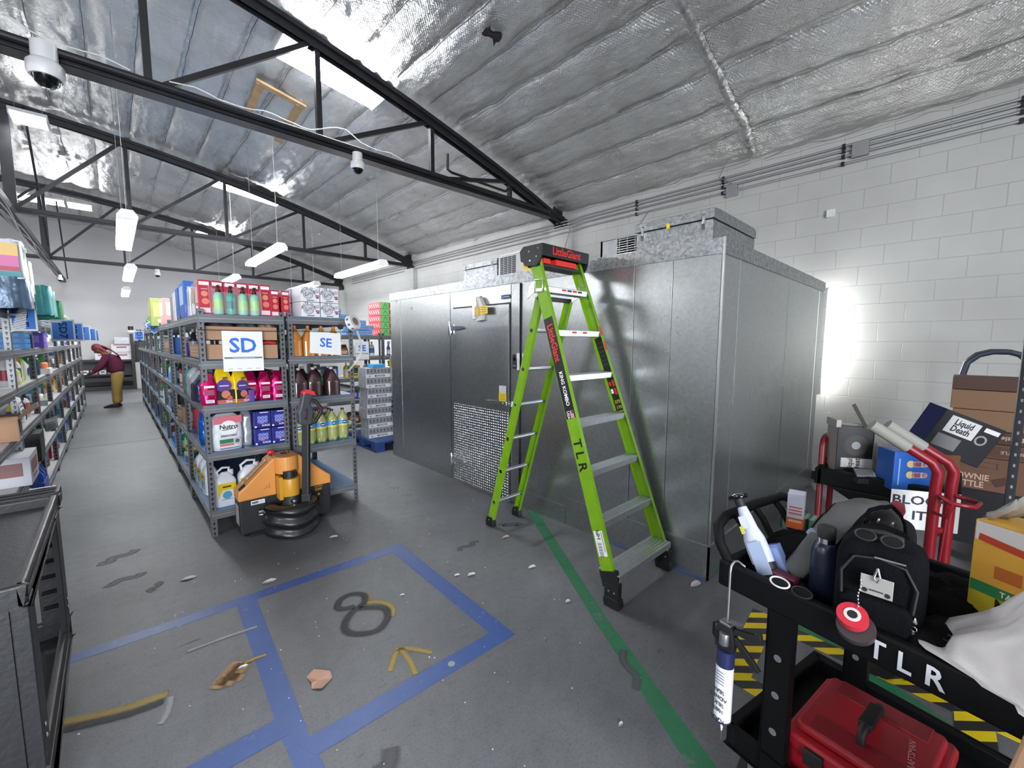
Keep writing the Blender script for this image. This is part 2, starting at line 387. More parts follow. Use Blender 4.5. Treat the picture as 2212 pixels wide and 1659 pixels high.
# ================================================================ STEEL ROOF TRUSSES
mat('black_steel', '232327', 0.45, 0.3, var=0.25, vs=6)
mat('conduit', '9c9d9f', 0.4, 0.4)
mat('grey_cable', '77787a', 0.5)
mat('white_plastic', 'e4e5e6', 0.4)
mat('dark_glass', '0c0d10', 0.06)
mat('galv_plain', '9fa1a3', 0.38, 0.85, var=0.08, vs=20)
def chordz(x, d): return roofz(x) - 0.17 - d
def truss(y, name_lab, zb, xl, drop):
    t = thing('roof_truss', name_lab, 'roof truss', (0, y, 0), group='black steel roof trusses')
    mb = MB(); n = 14
    xs = [xl + (5.93 - xl) * k / n for k in range(n + 1)]
    for a, b_ in zip(xs[:-1], xs[1:]):
        za, zb_ = chordz(a, drop), chordz(b_, drop)
        mb.bar((a, 0, za), (b_, 0, zb_), 0.16, 0.05, 'black_steel')
        mb.bar((a, 0.045, za - .05), (b_, 0.045, zb_ - .05), 0.012, 0.1, 'black_steel'); mb.bar((a, -0.045, za - .05), (b_, -0.045, zb_ - .05), 0.012, 0.1, 'black_steel')
    mb.build('top_chord', t)
    mb = MB(); mb.box(xl, 5.93, -0.07, 0.07, zb - .006, zb + .006, 'black_steel'); mb.box(xl, 5.93, -0.07, -0.058, zb, zb + .07, 'black_steel'); mb.box(xl, 5.93, .058, .07, zb, zb + .07, 'black_steel')
    mb.build('bottom_chord', t)
    px_ = [4.66, 3.24, 1.80, 0.37, -1.0, -2.6, -4.2]
    for k, x_ in enumerate(px_):
        w_ = 0.13 if k == 4 else 0.055
        mb = MB(); mb.box(x_ - w_ / 2, x_ + w_ / 2, -0.03, 0.03, zb, chordz(x_, drop) - .03, 'black_steel'); mb.build('post', t)
    for a, b_ in ((3.24, 4.66), (1.80, 3.24), (0.37, 1.80), (-1.0, 0.37), (-2.6, -1.0)):
        mb = MB(); mb.bar((a + .03, 0, zb + .05), (b_ - .06, 0, chordz(b_, drop) - .05), 0.05, 0.05, 'black_steel'); mb.build('diagonal', t)
    mb = MB(); mb.prism([(5.60, zb), (5.93, zb), (5.93, zb + .35), (5.75, zb + .28)], 'y', -.015, .015, 'black_steel'); mb.box(5.86, 5.945, -.12, .12, zb - .12, zb + .02, 'black_steel')
    mb.build('end_plate', t)
    return t
T1 = truss(5.0, 'nearest black steel roof truss, carrying two white dome cameras', 3.74, -4.5, 0.02)
T2 = truss(10.2, 'second black steel roof truss, behind the nearest one', 3.60, -4.5, 0.02)
T3 = truss(14.9, 'farthest black steel roof truss, close to the far white wall', 3.53, -5.0, 0.02)
# long tie beam running down the building at the foot of the king posts, with a bundle of cables
t = thing('tie_beam', 'long black steel beam running down the aisle under the king posts', 'beam')
mb = MB(); mb.bar((-1.0, -4.5, 3.66), (-1.0, 19.55, 3.50), 0.1, 0.1, 'black_steel'); mb.build('steel_bar', t)
mb = MB(); mb.bar((-1.42, 2.5, 3.62), (-1.02, 14.9, 3.62), 0.04, 0.04, 'black_steel'); mb.build('side_bar', t)
for k in range(4):
    c_ = MB(); c_.tube([(-1.0 + .05 * math.sin(k * 2 + y * .9), y, 3.50 - .035 * abs(math.sin(y * .7 + k)) - .03 * k) for y in [2 + i * .45 for i in range(39)]], 0.008, 'grey_cable', 5)
    tag(c_.build('cable'), ['uppermost', 'second', 'third', 'lowest hanging'][k] + ' grey cable drooping along the long black tie beam', 'cable', 'cables along the tie beam')
for (y0, z0, y1, z1) in ((9.9, 5.1, 14.0, 3.7), (14.75, 4.85, 19.3, 3.55)):
    b_ = MB(); b_.bar((-1.0 + .25, y0, z0), (-1.0 + .1, y1, z1), 0.03, 0.03, 'black_steel')
    tag(b_.build('brace_rod'), 'thin black brace rod slanting from the ' + ('second' if y0 < 12 else 'farthest') + ' truss down to the tie beam', 'rod')
# pipes strapped along the near truss bottom chord
p = MB(); p.tube([(-4.4, 4.90, 3.80), (5.5, 4.90, 3.80)], 0.030, 'black_steel', 8)
tag(p.build('pipe'), 'black pipe strapped along the front of the nearest roof truss', 'pipe')
p = MB(); p.tube([(3.40, 4.86, 4.10), (3.40, 4.86, 3.90), (3.46, 4.86, 3.88), (4.45, 4.86, 3.87), (4.5, 4.86, 3.91)], 0.018, 'black_steel', 7)
tag(p.build('pipe'), 'short bent black pipe above the right part of the nearest truss chord', 'pipe')
for k, x_ in enumerate((-0.6, 1.9)):
    c_ = MB(); c_.tube([(x_ - 1.4 + .09 * i, 4.86 + .012 * math.sin(i * 2.1), 3.84 + .02 * math.sin(i * .9) + (0.10 * math.exp(-((i - 17) / 2.5) ** 2))) for i in range(26)], 0.006, 'white_plastic', 5)
    tag(c_.build('cable'), 'thin white cable lying on the nearest truss beside the ' + ('left' if k == 0 else 'right') + ' dome camera', 'cable')
# dome cameras
def dome_camera(x, y, z, s, label):
    t = thing('dome_camera', label, 'security camera', (x, y, z)); 
    b_ = MB(); b_.cyl((0, 0, .07 * s), (0, 0, 0.16 * s), 0.055 * s, 'white_plastic', 16); b_.lathe([(0.06 * s, .07 * s), (0.078 * s, 0.05 * s), (0.078 * s, 0.0), (0.07 * s, -.018 * s)], 'white_plastic', 20); b_.build('housing', t)
    b_ = MB(); b_.lathe([(0.001, -.07 * s), (0.03 * s, -.064 * s), (.05 * s, -.045 * s), (0.060 * s, -.018 * s)], 'dark_glass', 18); b_.build('dome', t)
    return t
dome_camera(-0.235, 4.88, 3.60, 1.35, 'white dome camera hanging from the nearest truss, the one farther left')
dome_camera(2.17, 4.88, 3.59, 1.0, 'white dome camera hanging from the middle of the nearest truss')
dome_camera(0.98, 14.8, 3.37, 0.9, 'small white dome camera under the farthest truss above the aisle shelves')
dome_camera(-0.95, 17.2, 3.3, 0.8, 'small white dome camera on the tie beam near the far wall')
# ================================================================ LIGHTS OF THE ROOM
mat('tube_glow', 'fbfdff', 0.5, emit=FIX)
mat('panel_glow', 'fbfdff', 0.5, emit=FIX * 0.75)
mat('lamp_white', 'd8dadc', 0.45)
mat('lamp_wire', '9a9a9c', 0.5, 0.5)
def high_bay(x0, x1, y0, y1, z, label, n, slope=-0.13):
    cx_, cy_ = (x0 + x1) / 2, (y0 + y1) / 2
    t = thing('ceiling_light', label, 'ceiling light', (cx_, cy_, z), rot=(0, math.atan(-slope), 0), group='bright panels under the foil ceiling')
    w_, d_ = (x1 - x0) / 2, (y1 - y0) / 2
    b_ = MB(); b_.box(-w_, w_, -d_, d_, 0.02, 0.07, 'lamp_white'); b_.box(-w_, -w_ + .02, -d_, d_, -.03, 0.02, 'lamp_white'); b_.box(w_ - .02, w_, -d_, d_, -.03, .02, 'lamp_white'); b_.build('housing', t)
    if n > 1:
        for k in range(n):
            y_ = -d_ + (k + .5) * 2 * d_ / n
            q = MB(); q.cyl((-w_ + .02, y_, -.005), (w_ - .02, y_, -.005), d_ / n * .62, 'tube_glow', 10); q.build('lamp_tube', t)
    else:
        q = MB(); q.box(-w_ + .02, w_ - .02, -d_ + .01, d_ - .01, -.03, 0.02, 'panel_glow'); q.build('diffuser', t)
    for s_ in (-1, 1):
        q = MB(); q.cyl((s_ * w_ * .7, 0, .07), (s_ * w_ * .7, 0, roofz(cx_) - z - .02 + (s_ * w_ * .7) * 0), 0.003, 'lamp_wire', 5); q.build('hanger_wire', t)
    return t
high_bay(1.50, 2.75, 5.02 + .10, 5.02 + .62, 4.80, 'large bright six tube light just behind the nearest truss', 6)
high_bay(1.66, 2.88, 10.30, 10.72, 4.72, 'bright flat panel light right behind the middle of the second truss', 1)
high_bay(-0.90, -0.50, 9.72, 10.1, 4.93, 'short bright panel light at the left, in front of the second truss', 1, 0)
high_bay(-1.50, -1.05, 15.0, 15.4, 4.93, 'leftmost bright panel behind the farthest truss', 1, 0)
high_bay(-1.02, -0.62, 15.0, 15.4, 4.93, 'middle one of three bright panels behind the farthest truss', 1, 0)
high_bay(-0.60, -0.15, 15.0, 15.4, 4.92, 'right one of three bright panels at the left behind the farthest truss', 1, 0)
high_bay(1.92, 2.9, 15.1, 15.5, 4.70, 'bright panel seen between the lower chords above the shelves', 1)
def strip_light(x, y0, y1, z, label):
    t = thing('strip_light', label, 'strip light', (x, (y0 + y1) / 2, z), group='hanging twin tube strip lights')
    h = (y1 - y0) / 2
    b_ = MB(); b_.prism([(-.09, 0.0), (-.05, .06), (.05, .06), (.09, 0)], 'y', -h, h, 'lamp_white'); b_.box(-.085, .085, -h, -h + .03, -.045, 0, 'lamp_white'); b_.box(-.085, .085, h - .03, h, -.045, 0, 'lamp_white'); b_.build('housing', t)
    for s_ in (-1, 1):
        q = MB(); q.cyl((s_ * .045, -h + .03, -.025), (s_ * .045, h - .03, -.025), .02, 'tube_glow', 10); q.build('lamp_tube', t)
    for s_ in (-1, 1):
        q = MB(); q.cyl((0, s_ * h * .8, .05), (0, s_ * h * .8, roofz(x) - z - .03), .0035, 'lamp_wire', 5); q.build('hanger_wire', t)
    return t
strip_light(1.90, 6.98, 8.9, 3.0, 'hanging strip light over the near end of the middle shelves')
strip_light(3.58, 7.1, 9.2, 3.0, 'hanging strip light nearest the right wall')
strip_light(0.21, 6.45, 8.7, 3.0, 'nearest hanging strip light above the aisle')
strip_light(0.34, 10.8, 13.1, 3.0, 'farther hanging strip light above the aisle')
strip_light(2.03, 10.8, 13.0, 3.0, 'far strip light hanging behind the red boxes on the shelves')
strip_light(3.66, 10.7, 12.9, 3.0, 'far strip light hanging behind the white printed can boxes')
strip_light(0.36, 15.3, 17.6, 3.0, 'farthest hanging strip light, near the far wall')
for k, (x_, y_) in enumerate(((-3.4, 6.8), (-3.4, 11.5), (-6.8, 7.0), (-6.8, 12), (-3.4, 1.5), (-6.8, 1.5), (1.2, -2.6))):  # extra strip lights added out of view to even out the lighting
    strip_light(x_, y_ - 1.1, y_ + 1.1, 3.3, 'added unseen strip light over the ' + ['part left of the near shelves', 'part left of the far shelves', 'left half of the hall', 'far left half of the hall', 'floor left of the camera', 'floor far left of the camera', 'floor behind the camera'][k])
# assumed unseen tube light on the wall in the gap behind the cooler: added to make the bright strip on the blocks
def assumed_wall_tube(y, z0, z1, lab):
    t = thing('assumed_wall_light', lab, 'assumed wall light', (WX, y, 0))
    q = MB(); q.box(-.035, -.002, -.05, .05, z0, z1, 'lamp_white'); q.build('housing', t)
    q = MB(); q.cyl((-.055, 0, z0 + .03), (-.055, 0, z1 - .03), .02, 'assumed_gap_glow', 10); q.build('lamp_tube', t)
mat('assumed_gap_glow', 'fdfffb', 0.5, emit=120)  # emission of the assumed tube that brightens the gap
assumed_wall_tube(1.16, 1.05, 2.2, 'assumed unseen upright tube light in the gap between the cooler and the block wall')
# conduits along the right wall
def conduit(z, off, lab):
    p = MB(); p.tube([(WX - .03 - off, -4.9, z), (WX - .03 - off, 4.5, z), (WX - .13 - off, 4.7, z - .05), (WX - .13 - off, 5.32, z - .05), (WX - .03 - off, 5.5, z - .02), (WX - .03 - off, 14, z - .02)], 0.013, 'conduit', 7)
    for k in range(14): p.box(WX - .045 - off, WX - .002, -4 + k * 1.25, -3.97 + k * 1.25, z - .02, z + .02, 'black_steel') if k * 1.25 - 4 < 4.5 else None
    tag(p.build('conduit'), lab, 'conduit', 'metal conduits along the right wall')
conduit(3.74, 0, 'topmost grey metal conduit along the right block wall')
conduit(3.69, 0.0, 'second grey metal conduit from the top along the right wall')
conduit(3.63, 0.0, 'third grey metal conduit along the right wall')
conduit(3.555, 0.0, 'lowest grey metal conduit along the right block wall')
def jbox(y, z, s, lab, m='conduit'):
    q = MB(); q.box(WX - .06, WX - .001, y - s / 2, y + s / 2, z - s / 2, z + s / 2, m); tag(q.build('junction_box', bevel=.004), lab, 'box')
jbox(0.87, 3.66, .14, 'square metal junction box on the conduits, upper right of wall')
jbox(2.15, 3.55, .13, 'small metal junction box on the conduits above the cooler')
jbox(1.084, 3.05, .08, 'small white sensor box on the block wall above the cooler', 'white_plastic')
jbox(-0.2, 1.0, .09, 'grey outlet box low on the block wall', 'white_plastic')
def wire(pts, lab, r=.006, m='grey_cable'):
    q = MB(); q.tube(pts, r, m, 6); tag(q.build('cable'), lab, 'cable')
wire([(WX - .03, 2.12, 3.62), (WX - .08, 2.3, 3.75), (WX - .1, 2.2, 3.93), (WX - .06, 2.0, 3.98)], 'grey cable looping from the conduits up to the ceiling foil')
wire([(WX - .05, 3.3, 3.55), (WX - .12, 3.45, 3.3), (WX - .3, 3.45, 2.9), (4.9, 3.3, 2.4)], 'grey cable hanging from the conduits down behind the cooler housing')
wire([(WX - .12, 4.7, 3.6), (WX - .18, 4.8, 3.2), (WX - .2, 4.7, 2.6), (WX - .3, 4.65, 2.2)], 'grey cable hanging from the conduits at the wall pilaster')
wire([(WX - .05, 10.4, 3.5), (WX - .08, 10.1, 3.3), (WX - .08, 10.2, 2.9), (WX - .08, 10.4, 2.4)], 'grey cable bending down the wall under the second truss end')
wire([(5.8, 5.0, 3.9), (5.6, 5.05, 3.86), (5.55, 5.0, 3.78), (5.7, 4.9, 3.7), (5.85, 4.9, 3.62)], 'black cable coiled around the right end of the nearest truss', .012, 'black_steel')
# wood frame left on the ceiling foil
mat('raw_wood', 'a88a63', 0.7, var=0.2, vs=6, bump=.2)
t = thing('wood_frame', 'raw pine board frame fixed to the ceiling foil', 'wood frame', (0, 0, 0))
def cz(x_, y_, d=.1): return (x_, y_, roofz(x_) - d)
for k, (a, b_) in enumerate(((cz(1.62, 6.5), cz(1.68, 7.85)), (cz(2.10, 6.5), cz(2.16, 7.85)), (cz(1.56, 6.5), cz(2.16, 6.5)))):
    q = MB(); q.bar(a, b_, .10, .03, 'raw_wood'); q.build('board', t)
# torn hole with dark opening in the foil
mat('hole_dark', '2a2226', 0.9, bump=.6, bs=20)
q = MB(); q.grid(lambda u, v: (2.86 + .17 * u, 3.35 + .13 * v + .03 * math.sin(u * 7), roofz(2.86 + .17 * u) - .13 - .01 * math.sin(v*9+u*5)), 6, 6, 'hole_dark')
tag(q.build('insulation_tear'), 'dark torn opening in the ceiling foil above the nearest truss', 'tear')
# ================================================================ WALK-IN COOLER
def galv(name, c0, c1, rough, emboss, es):
    m, nt, b = new_mat(name)
    tc = N(nt, 'TexCoord')
    vo = N(nt, 'TexVoronoi', i_Scale=55.0); L(nt, tc, 'Object', vo, 'Vector')
    rp = ramp(nt, [(0.0, c0), (1.0, c1)]); L(nt, vo, 'Color', rp, 'Fac'); L(nt, rp, 'Color', b, 'Base Color')
    b.inputs['Metallic'].default_value = 0.9
    n = N(nt, 'TexNoise', i_Scale=1.3, i_Detail=4.0); L(nt, tc, 'Object', n, 'Vector')
    rr = N(nt, 'MapRange'); rr.inputs['To Min'].default_value = rough - .06; rr.inputs['To Max'].default_value = rough + .08; L(nt, n, 'Fac', rr, 'Value'); L(nt, rr, 'Result', b, 'Roughness')
    v2 = N(nt, 'TexVoronoi', i_Scale=es); L(nt, tc, 'Object', v2, 'Vector')
    n2 = N(nt, 'TexNoise', i_Scale=2.0, i_Detail=1.0); L(nt, tc, 'Object', n2, 'Vector')
    b1 = N(nt, 'Bump', i_Strength=0.10, i_Distance=0.02); L(nt, n2, 'Fac', b1, 'Height')
    if emboss > .1:
        b0 = N(nt, 'Bump', i_Strength=emboss, i_Distance=0.004); L(nt, v2, 'Distance', b0, 'Height'); L(nt, b0, 'Normal', b1, 'Normal'); L(nt, b1, 'Normal', b, 'Normal')
galv('galvanised', 'a0a4a5', 'b0b4b5', 0.28, 0.05, 95.0)
galv('spangle', '808386', 'b6b9bb', 0.40, 0.25, 70.0)
mat('seam_bright', 'd8dadc', 0.25, 0.95)
mat('rubber_black', '141416', 0.6)
mat('chrome', 'e6e8ea', 0.12, 1.0)
mat('cream_plastic', 'd9d5c8', 0.4)
# diamond tread plate
m, nt, b = new_mat('tread_plate')
tc = N(nt, 'TexCoord'); sp = N(nt, 'SeparateXYZ'); L(nt, tc, 'Object', sp, 'Vector')
def mth(op, a, bv, c=None):
    n = N(nt, 'Math', operation=op)
    for i, q in enumerate((a, bv, c)):
        if q is None: continue
        if isinstance(q, (int, float)): n.inputs[i].default_value = q
        else: L(nt, q[0], q[1], n, i)
    return (n, 'Value')
yy = mth('MULTIPLY', (sp, 'Y'), 2 * PI / 0.068); zz = mth('MULTIPLY', (sp, 'Z'), 2 * PI / 0.056)
s1 = mth('SINE', yy, 0); s2 = mth('SINE', zz, 0); pr = mth('MULTIPLY', s1, s2); ab = mth('ABSOLUTE', pr, 0); pw = mth('POWER', ab, 3.0)
bp = N(nt, 'Bump', i_Strength=1.0, i_Distance=0.012); L(nt, pw[0], 'Value', bp, 'Height'); L(nt, bp, 'Normal', b, 'Normal')
b.inputs['Base Color'].default_value = lin('c9cbcd'); b.inputs['Metallic'].default_value = 1; b.inputs['Roughness'].default_value = 0.2
CX, CY0, CY1, CXB = 2.83, 1.06, 5.45, 5.70
t = thing('walk_in_cooler', 'large galvanised steel walk-in cooler with a closed door beside the block wall', 'walk-in cooler', (CX, CY0, 0))
q = MB(); q.box(.003, CXB - CX - .003, .003, CY1 - CY0 - .003, 0, 2.2, 'galvanised'); q.build('cooler_body', t)
def fy(y): return y - CY0
q = MB()   # front panels with narrow folded edges
for a, b_ in ((1.06, 1.385), (1.385, 1.675), (1.675, 2.865), (3.995, 5.165), (5.165, 5.45)):
    q = MB(); q.box(-.006, .004, fy(a) + .004, fy(b_) - .004, .02, 2.18, 'galvanised'); q.build('front_panel', t, bevel=.003)
q = MB()
for a, b_ in ((0, .29), (.29, 1.51), (1.51, 2.66), (2.66, 2.87)): q.box(a + .003, b_ - .003, -.006, .004, .02, 2.18, 'galvanised'); q.build('side_panel', t, bevel=.003); q = MB()
q = MB()
for a, b_ in ((1.06, 2.1), (2.1, 3.2), (3.2, 4.33), (4.33, 5.45)): q.box(-.014, -.0, fy(a) + (0.0 if a > 1.1 else -.014), fy(b_) - .002, 2.165, 2.265, 'spangle')
for a, b_ in ((-.014, 1.4), (1.402, 2.87)): q.box(a, b_, -.014, 0, 2.165, 2.265, 'spangle')
q.box(-.01, 2.87, -.01, 4.39, 2.25, 2.262, 'galvanised')
q.build('top_trim', t)
q = MB()
q.box(-.013, 0, -.013, fy(2.28), 0, .24, 'galvanised'); q.box(-.013, 0, fy(2.285), fy(2.96), 0, .16, 'galvanised'); q.build('base_trim', t); q = MB(); q.box(-.013, 0, fy(3.99), fy(5.45), 0, .16, 'galvanised'); q.build('base_trim', t); q = MB()
q.box(-.013, 2.87, -.013, 0, 0, .24, 'galvanised')
q.build('base_trim', t)
q = MB()
for y in (1.385, 1.675, 5.165): q.box(-.009, .0, fy(y) - .002, fy(y) + .002, .24 if y < 3 else .16, 2.165, 'seam_bright'); q.build('seam_strip', t); q = MB()
q.box(-.016, -.002, -.016, -.002, .24, 2.265, 'seam_bright')
q.build('corner_strip', t)
for x_ in (.29, 1.51): q = MB(); q.box(x_ - .003, x_ + .003, -.0095, .0, .24, 2.165, 'galvanised'); q.build('seam_strip', t)
# door frame, door, kick plate, hinges, latch, closer
q = MB()
q.box(-.022, 0, fy(3.935), fy(3.995), .02, 2.155, 'galvanised'); q.box(-.022, 0, fy(2.865), fy(2.985), .02, 2.155, 'galvanised'); q.box(-.018, 0, fy(2.865), fy(3.995), 1.99, 2.16, 'galvanised')
q.box(-.03, .0, fy(2.985), fy(3.935), 0, .03, 'seam_bright')
q.build('door_frame', t)
for y in (2.865, 2.985, 3.995): q = MB(); q.box(-.0245, -.004, fy(y) - .002, fy(y) + .002, .03, 2.155, 'rubber_black'); q.build('frame_joint', t)
q = MB(); q.box(-.040, -.004, fy(2.998), fy(3.920), .038, 1.974, 'galvanised'); q.box(-.026, -.003, fy(2.985), fy(3.935), .03, 1.99, 'rubber_black')
d = q.build('cooler_door', t, bevel=.004)
q = MB(); q.box(-.044, -.039, fy(3.003), fy(3.915), .042, .915, 'tread_plate'); q.build('kick_plate', d)
for zc in (1.76, .26):
    q = MB(); q.box(-.05, -.02, fy(3.90), fy(4.0), zc - .06, zc + .04, 'chrome'); q.cyl((-.055, fy(3.955), zc - .09), (-.055, fy(3.955), zc + .07), .014, 'chrome', 10)
    q.prism([(fy(3.93), zc + .03), (fy(3.93), zc - .03), (fy(3.72), zc - .012), (fy(3.70), zc), (fy(3.72), zc + .02)], 'x', -.06, -.036, 'chrome'); q.build('hinge', d, bevel=.004)
q = MB(); q.box(-.06, -.036, fy(3.02), fy(3.30), .985, 1.02, 'chrome'); q.cyl((-.075, fy(3.06), 1.0), (-.04, fy(3.06), 1.0), .016, 'chrome'); q.box(-.05, -.02, fy(2.95), fy(3.03), .975, 1.03, 'chrome'); q.box(-.07, -.056, fy(3.0), fy(3.33), .995, 1.012, 'chrome'); q.build('latch_handle', d, bevel=.003)
q = MB()
q.prism([(fy(3.41), 2.06), (fy(3.48), 2.08), (fy(3.50), 1.86), (fy(3.46), 1.82), (fy(3.37), 1.83), (fy(3.35), 1.97)], 'x', -.075, -.02, 'cream_plastic'); q.box(-.09, -.075, fy(3.43), fy(3.47), 1.86, 2.02, 'chrome')
q.box(-.086, -.034, fy(3.45), fy(3.51), 1.84, 2.09, 'seam_bright')
q.build('door_closer', t, bevel=.004)
q = MB(); q.plate((-.090, fy(3.32), 1.93), (0, -1, 0), (0, 0, 1), .13, .08, cm('e2c23a')); q.plate((-.0905, fy(3.43), 1.92), (0, -1, 0), (0, 0, 1), .07, .09, cm('c8a742'))
for k in range(3): q.plate((-.0915, fy(3.32), 1.955 - k * .022), (0, -1, 0), (0, 0, 1), .09, .006, cm('806a20'))
q.build('closer_tag', t)
q = MB(); q.box(-.04, -.02, fy(2.885), fy(2.945), 1.35, 1.49, cm('2c2d30')); q.box(-.043, -.02, fy(2.875), fy(2.89), 1.34, 1.50, 'chrome'); q.box(-.042, -.02, fy(2.90), fy(2.935), 1.43, 1.47, 'dark_glass')
for k in range(3): q.box(-.042, -.03, fy(2.9) + k * .013, fy(2.908) + k * .013, 1.375, 1.385, cm('9a9b9d'))
q.build('thermometer', t)
q = MB(); q.plate((-.0235, fy(3.06), 2.045), (0, -1, 0), (0, 0, 1), .13, .04, cm('1f2a4a')); q.plate((-.0245, fy(3.10), 2.045), (0, -1, 0), (0, 0, 1), .025, .03, cm('3b66c4')); q.text('MASTER-BILT', (-.0245, fy(3.045), 2.045), (0, -1, 0), (0, 0, 1), .013, cm('d0d4dc'))
q.build('maker_plate', t)
q = MB(); q.plate((-.0415, fy(3.085), 1.14), (0, -1, 0), (0, 0, 1), .10, .07, cm('d8dade')); q.plate((-.0415, fy(3.085), 1.06), (0, -1, 0), (0, 0, 1), .11, .085, cm('e6cf2e'))
for k in range(4):
    q.plate((-.0425, fy(3.085), 1.165 - k * .015), (0, -1, 0), (0, 0, 1), .075, .003, cm('6a6c70')); q.plate((-.0425, fy(3.085), 1.085 - k * .017), (0, -1, 0), (0, 0, 1), .08, .004, cm('5c5214'))
q.build('warning_label', d)
# refrigeration housings on the roof of the cooler
def reefer(x, y, w_, d_, h, label, grille_side):
    t = thing('condenser_housing', label, 'condenser housing', (x, y, 2.266))
    q = MB(); q.box(0, w_, 0, d_, 0, h * .72, 'spangle'); q.build('housing', t, bevel=.003)
    q = MB(); q.prism([(-.008, h * .74), (w_ + .008, h * .74), (w_ + .008, h * .97), (w_ * .9, h), (w_ * .1, h), (-.008, h * .97)], 'y', -.008, d_ + .008, 'spangle'); q.build('lid', t, bevel=.003)
    for yy_ in (.06, d_ - .06):
        q = MB(); q.box(-.02, 0, yy_ - .012, yy_ + .012, h * .5, h * .86, 'chrome'); q.cyl((-.024, yy_, h * .62), (-.024, yy_, h * .82), .008, 'chrome', 8); q.build('latch', t)
    return t
big = reefer(3.15, 1.26, .88, .60, .30, 'large spangled steel housing on top of the cooler near its corner', 1)
q = MB(); q.plate((-.012, .33, .225), (0, -1, 0), (0, 0, 1), .028, .035, cm('e5c81e')); q.build('yellow_tag', big)
t = thing('condenser_unit', 'steel cage condenser unit with slotted grille behind the large cooler housing', 'condenser', (3.25, 1.90, 2.266))
q = MB(); q.box(0, .55, 0, .02, 0, .24, 'galv_plain'); q.box(0, .55, .36, .38, 0, .24, 'galv_plain'); q.box(0, .55, 0, .38, .235, .25, 'galv_plain'); q.box(.53, .55, 0, .38, 0, .25, 'galv_plain'); q.box(0, .012, .21, .38, 0, .24, 'galv_plain'); q.build('casing', t)
q = MB()
for k in range(11): q.box(-.002, .006, .02, .21, .02 + k * .02, .026 + k * .02, 'seam_bright')
for k in range(3): q.box(-.004, .004, .03 + k * .075, .036 + k * .075, .01, .235, 'galv_plain')
q.build('grille', t)
q = MB(); q.cyl((.25, .12, 0), (.25, .12, .2), .08, 'rubber_black', 14); q.build('compressor', t)
small = reefer(3.10, 3.52, .5, .60, .26, 'smaller spangled steel housing on top of the cooler above the door', 1)
t = thing('condenser_unit', 'boxy condenser with a slotted vent and yellow stickers on the cooler roof', 'condenser', (3.10, 2.93, 2.266))
q = MB(); q.box(0, .45, 0, .57, 0, .27, 'galv_plain'); q.build('casing', t, bevel=.003)
q = MB()
for i in range(4):
    for k in range(12): q.box(-.004, -.001, .30 + i * .062, .35 + i * .062, .03 + k * .018, .042 + k * .018, 'rubber_black')
q.build('vent', t)
q = MB(); q.plate((-.002, .13, .17), (0, -1, 0), (0, 0, 1), .13, .16, cm('e8b93a')); q.plate((-.003, .12, .06), (0, -1, 0), (0, 0, 1), .10, .06, cm('ead42c'))
for k in range(4): q.plate((-.004, .13, .215 - k * .03), (0, -1, 0), (0, 0, 1), .1, .01, cm('a8801c'))
q.build('sticker', t)
q = MB(); q.tube([(3.35, 2.1 + .1 * k, 2.285 + .006 * math.sin(k)) for k in range(9)], .012, 'grey_cable', 6); tag(q.build('pipe'), 'thin grey pipe lying across the cooler roof', 'pipe')
# ================================================================ GREEN FIBREGLASS LADDER
mat('ladder_green', '74a312', 0.42, var=0.10, vs=14, bump=.08, bs=60, coat=.2)
mat('ladder_olive', '7d9a1e', 0.42, var=0.10, vs=14, bump=.08, bs=60, coat=.2)
mat('alu', 'd6d9dc', 0.3, 0.9, var=.06, vs=30)
mat('ladder_black', '17181a', 0.45)
mat('ladder_red', 'd8322c', 0.4)
lad = thing('combination_ladder', 'bright green fibreglass step ladder with aluminium steps, standing open', 'ladder', (2.44, 2.02, 0))
LO = Vector((2.44, 2.02, 0))
def channel(p0, p1, inward, depth, t_=.004, fl=.028, m='ladder_green'):
    """C-section rail between p0 and p1, web outside, flanges towards 'inward'"""
    p0 = Vector(p0) - LO; p1 = Vector(p1) - LO; d = (p1 - p0).normalized()
    inn = (Vector(inward) - d * Vector(inward).dot(d)).normalized(); dep = d.cross(inn).normalized()
    q = MB()
    pts = [(0, -1), (fl, -1), (fl, -1 + .08), (t_, -1 + .08), (t_, 1 - .08), (fl, 1 - .08), (fl, 1), (0, 1)]
    vs = [p + inn * a + dep * (b_ * depth / 2) for p in (p0, p1) for a, b_ in pts]
    n = 8
    q.add(vs, [tuple(range(n))[::-1], tuple(range(n, 2 * n))], m)
    q.add(vs, [(i, (i + 1) % n, (i + 1) % n + n, i + n) for i in range(n)], m)
    return q
FL0, FL1 = Vector((2.105, 1.345, .12)), Vector((2.175, 2.085, 2.20))
FR0, FR1 = Vector((2.775, 1.345, .12)), Vector((2.655, 2.085, 2.20))
rl = channel(FL0, FL1, (1, 0, 0), .088).build('front_rail', lad); rr_ = channel(FR0, FR1, (-1, 0, 0), .088).build('front_rail', lad)
RL0, RL1 = Vector((2.300, 2.70, .07)), Vector((2.235, 2.09, 1.92)); RR0, RR1 = Vector((2.640, 2.70, .07)), Vector((2.590, 2.09, 1.92))
bl = channel(RL0, RL1, (1, 0, 0), .062, fl=.03).build('rear_rail', lad); br_ = channel(RR0, RR1, (-1, 0, 0), .062, fl=.03).build('rear_rail', lad)
def on(a, b_, z): return a + (b_ - a) * ((z - a.z) / (b_.z - a.z))
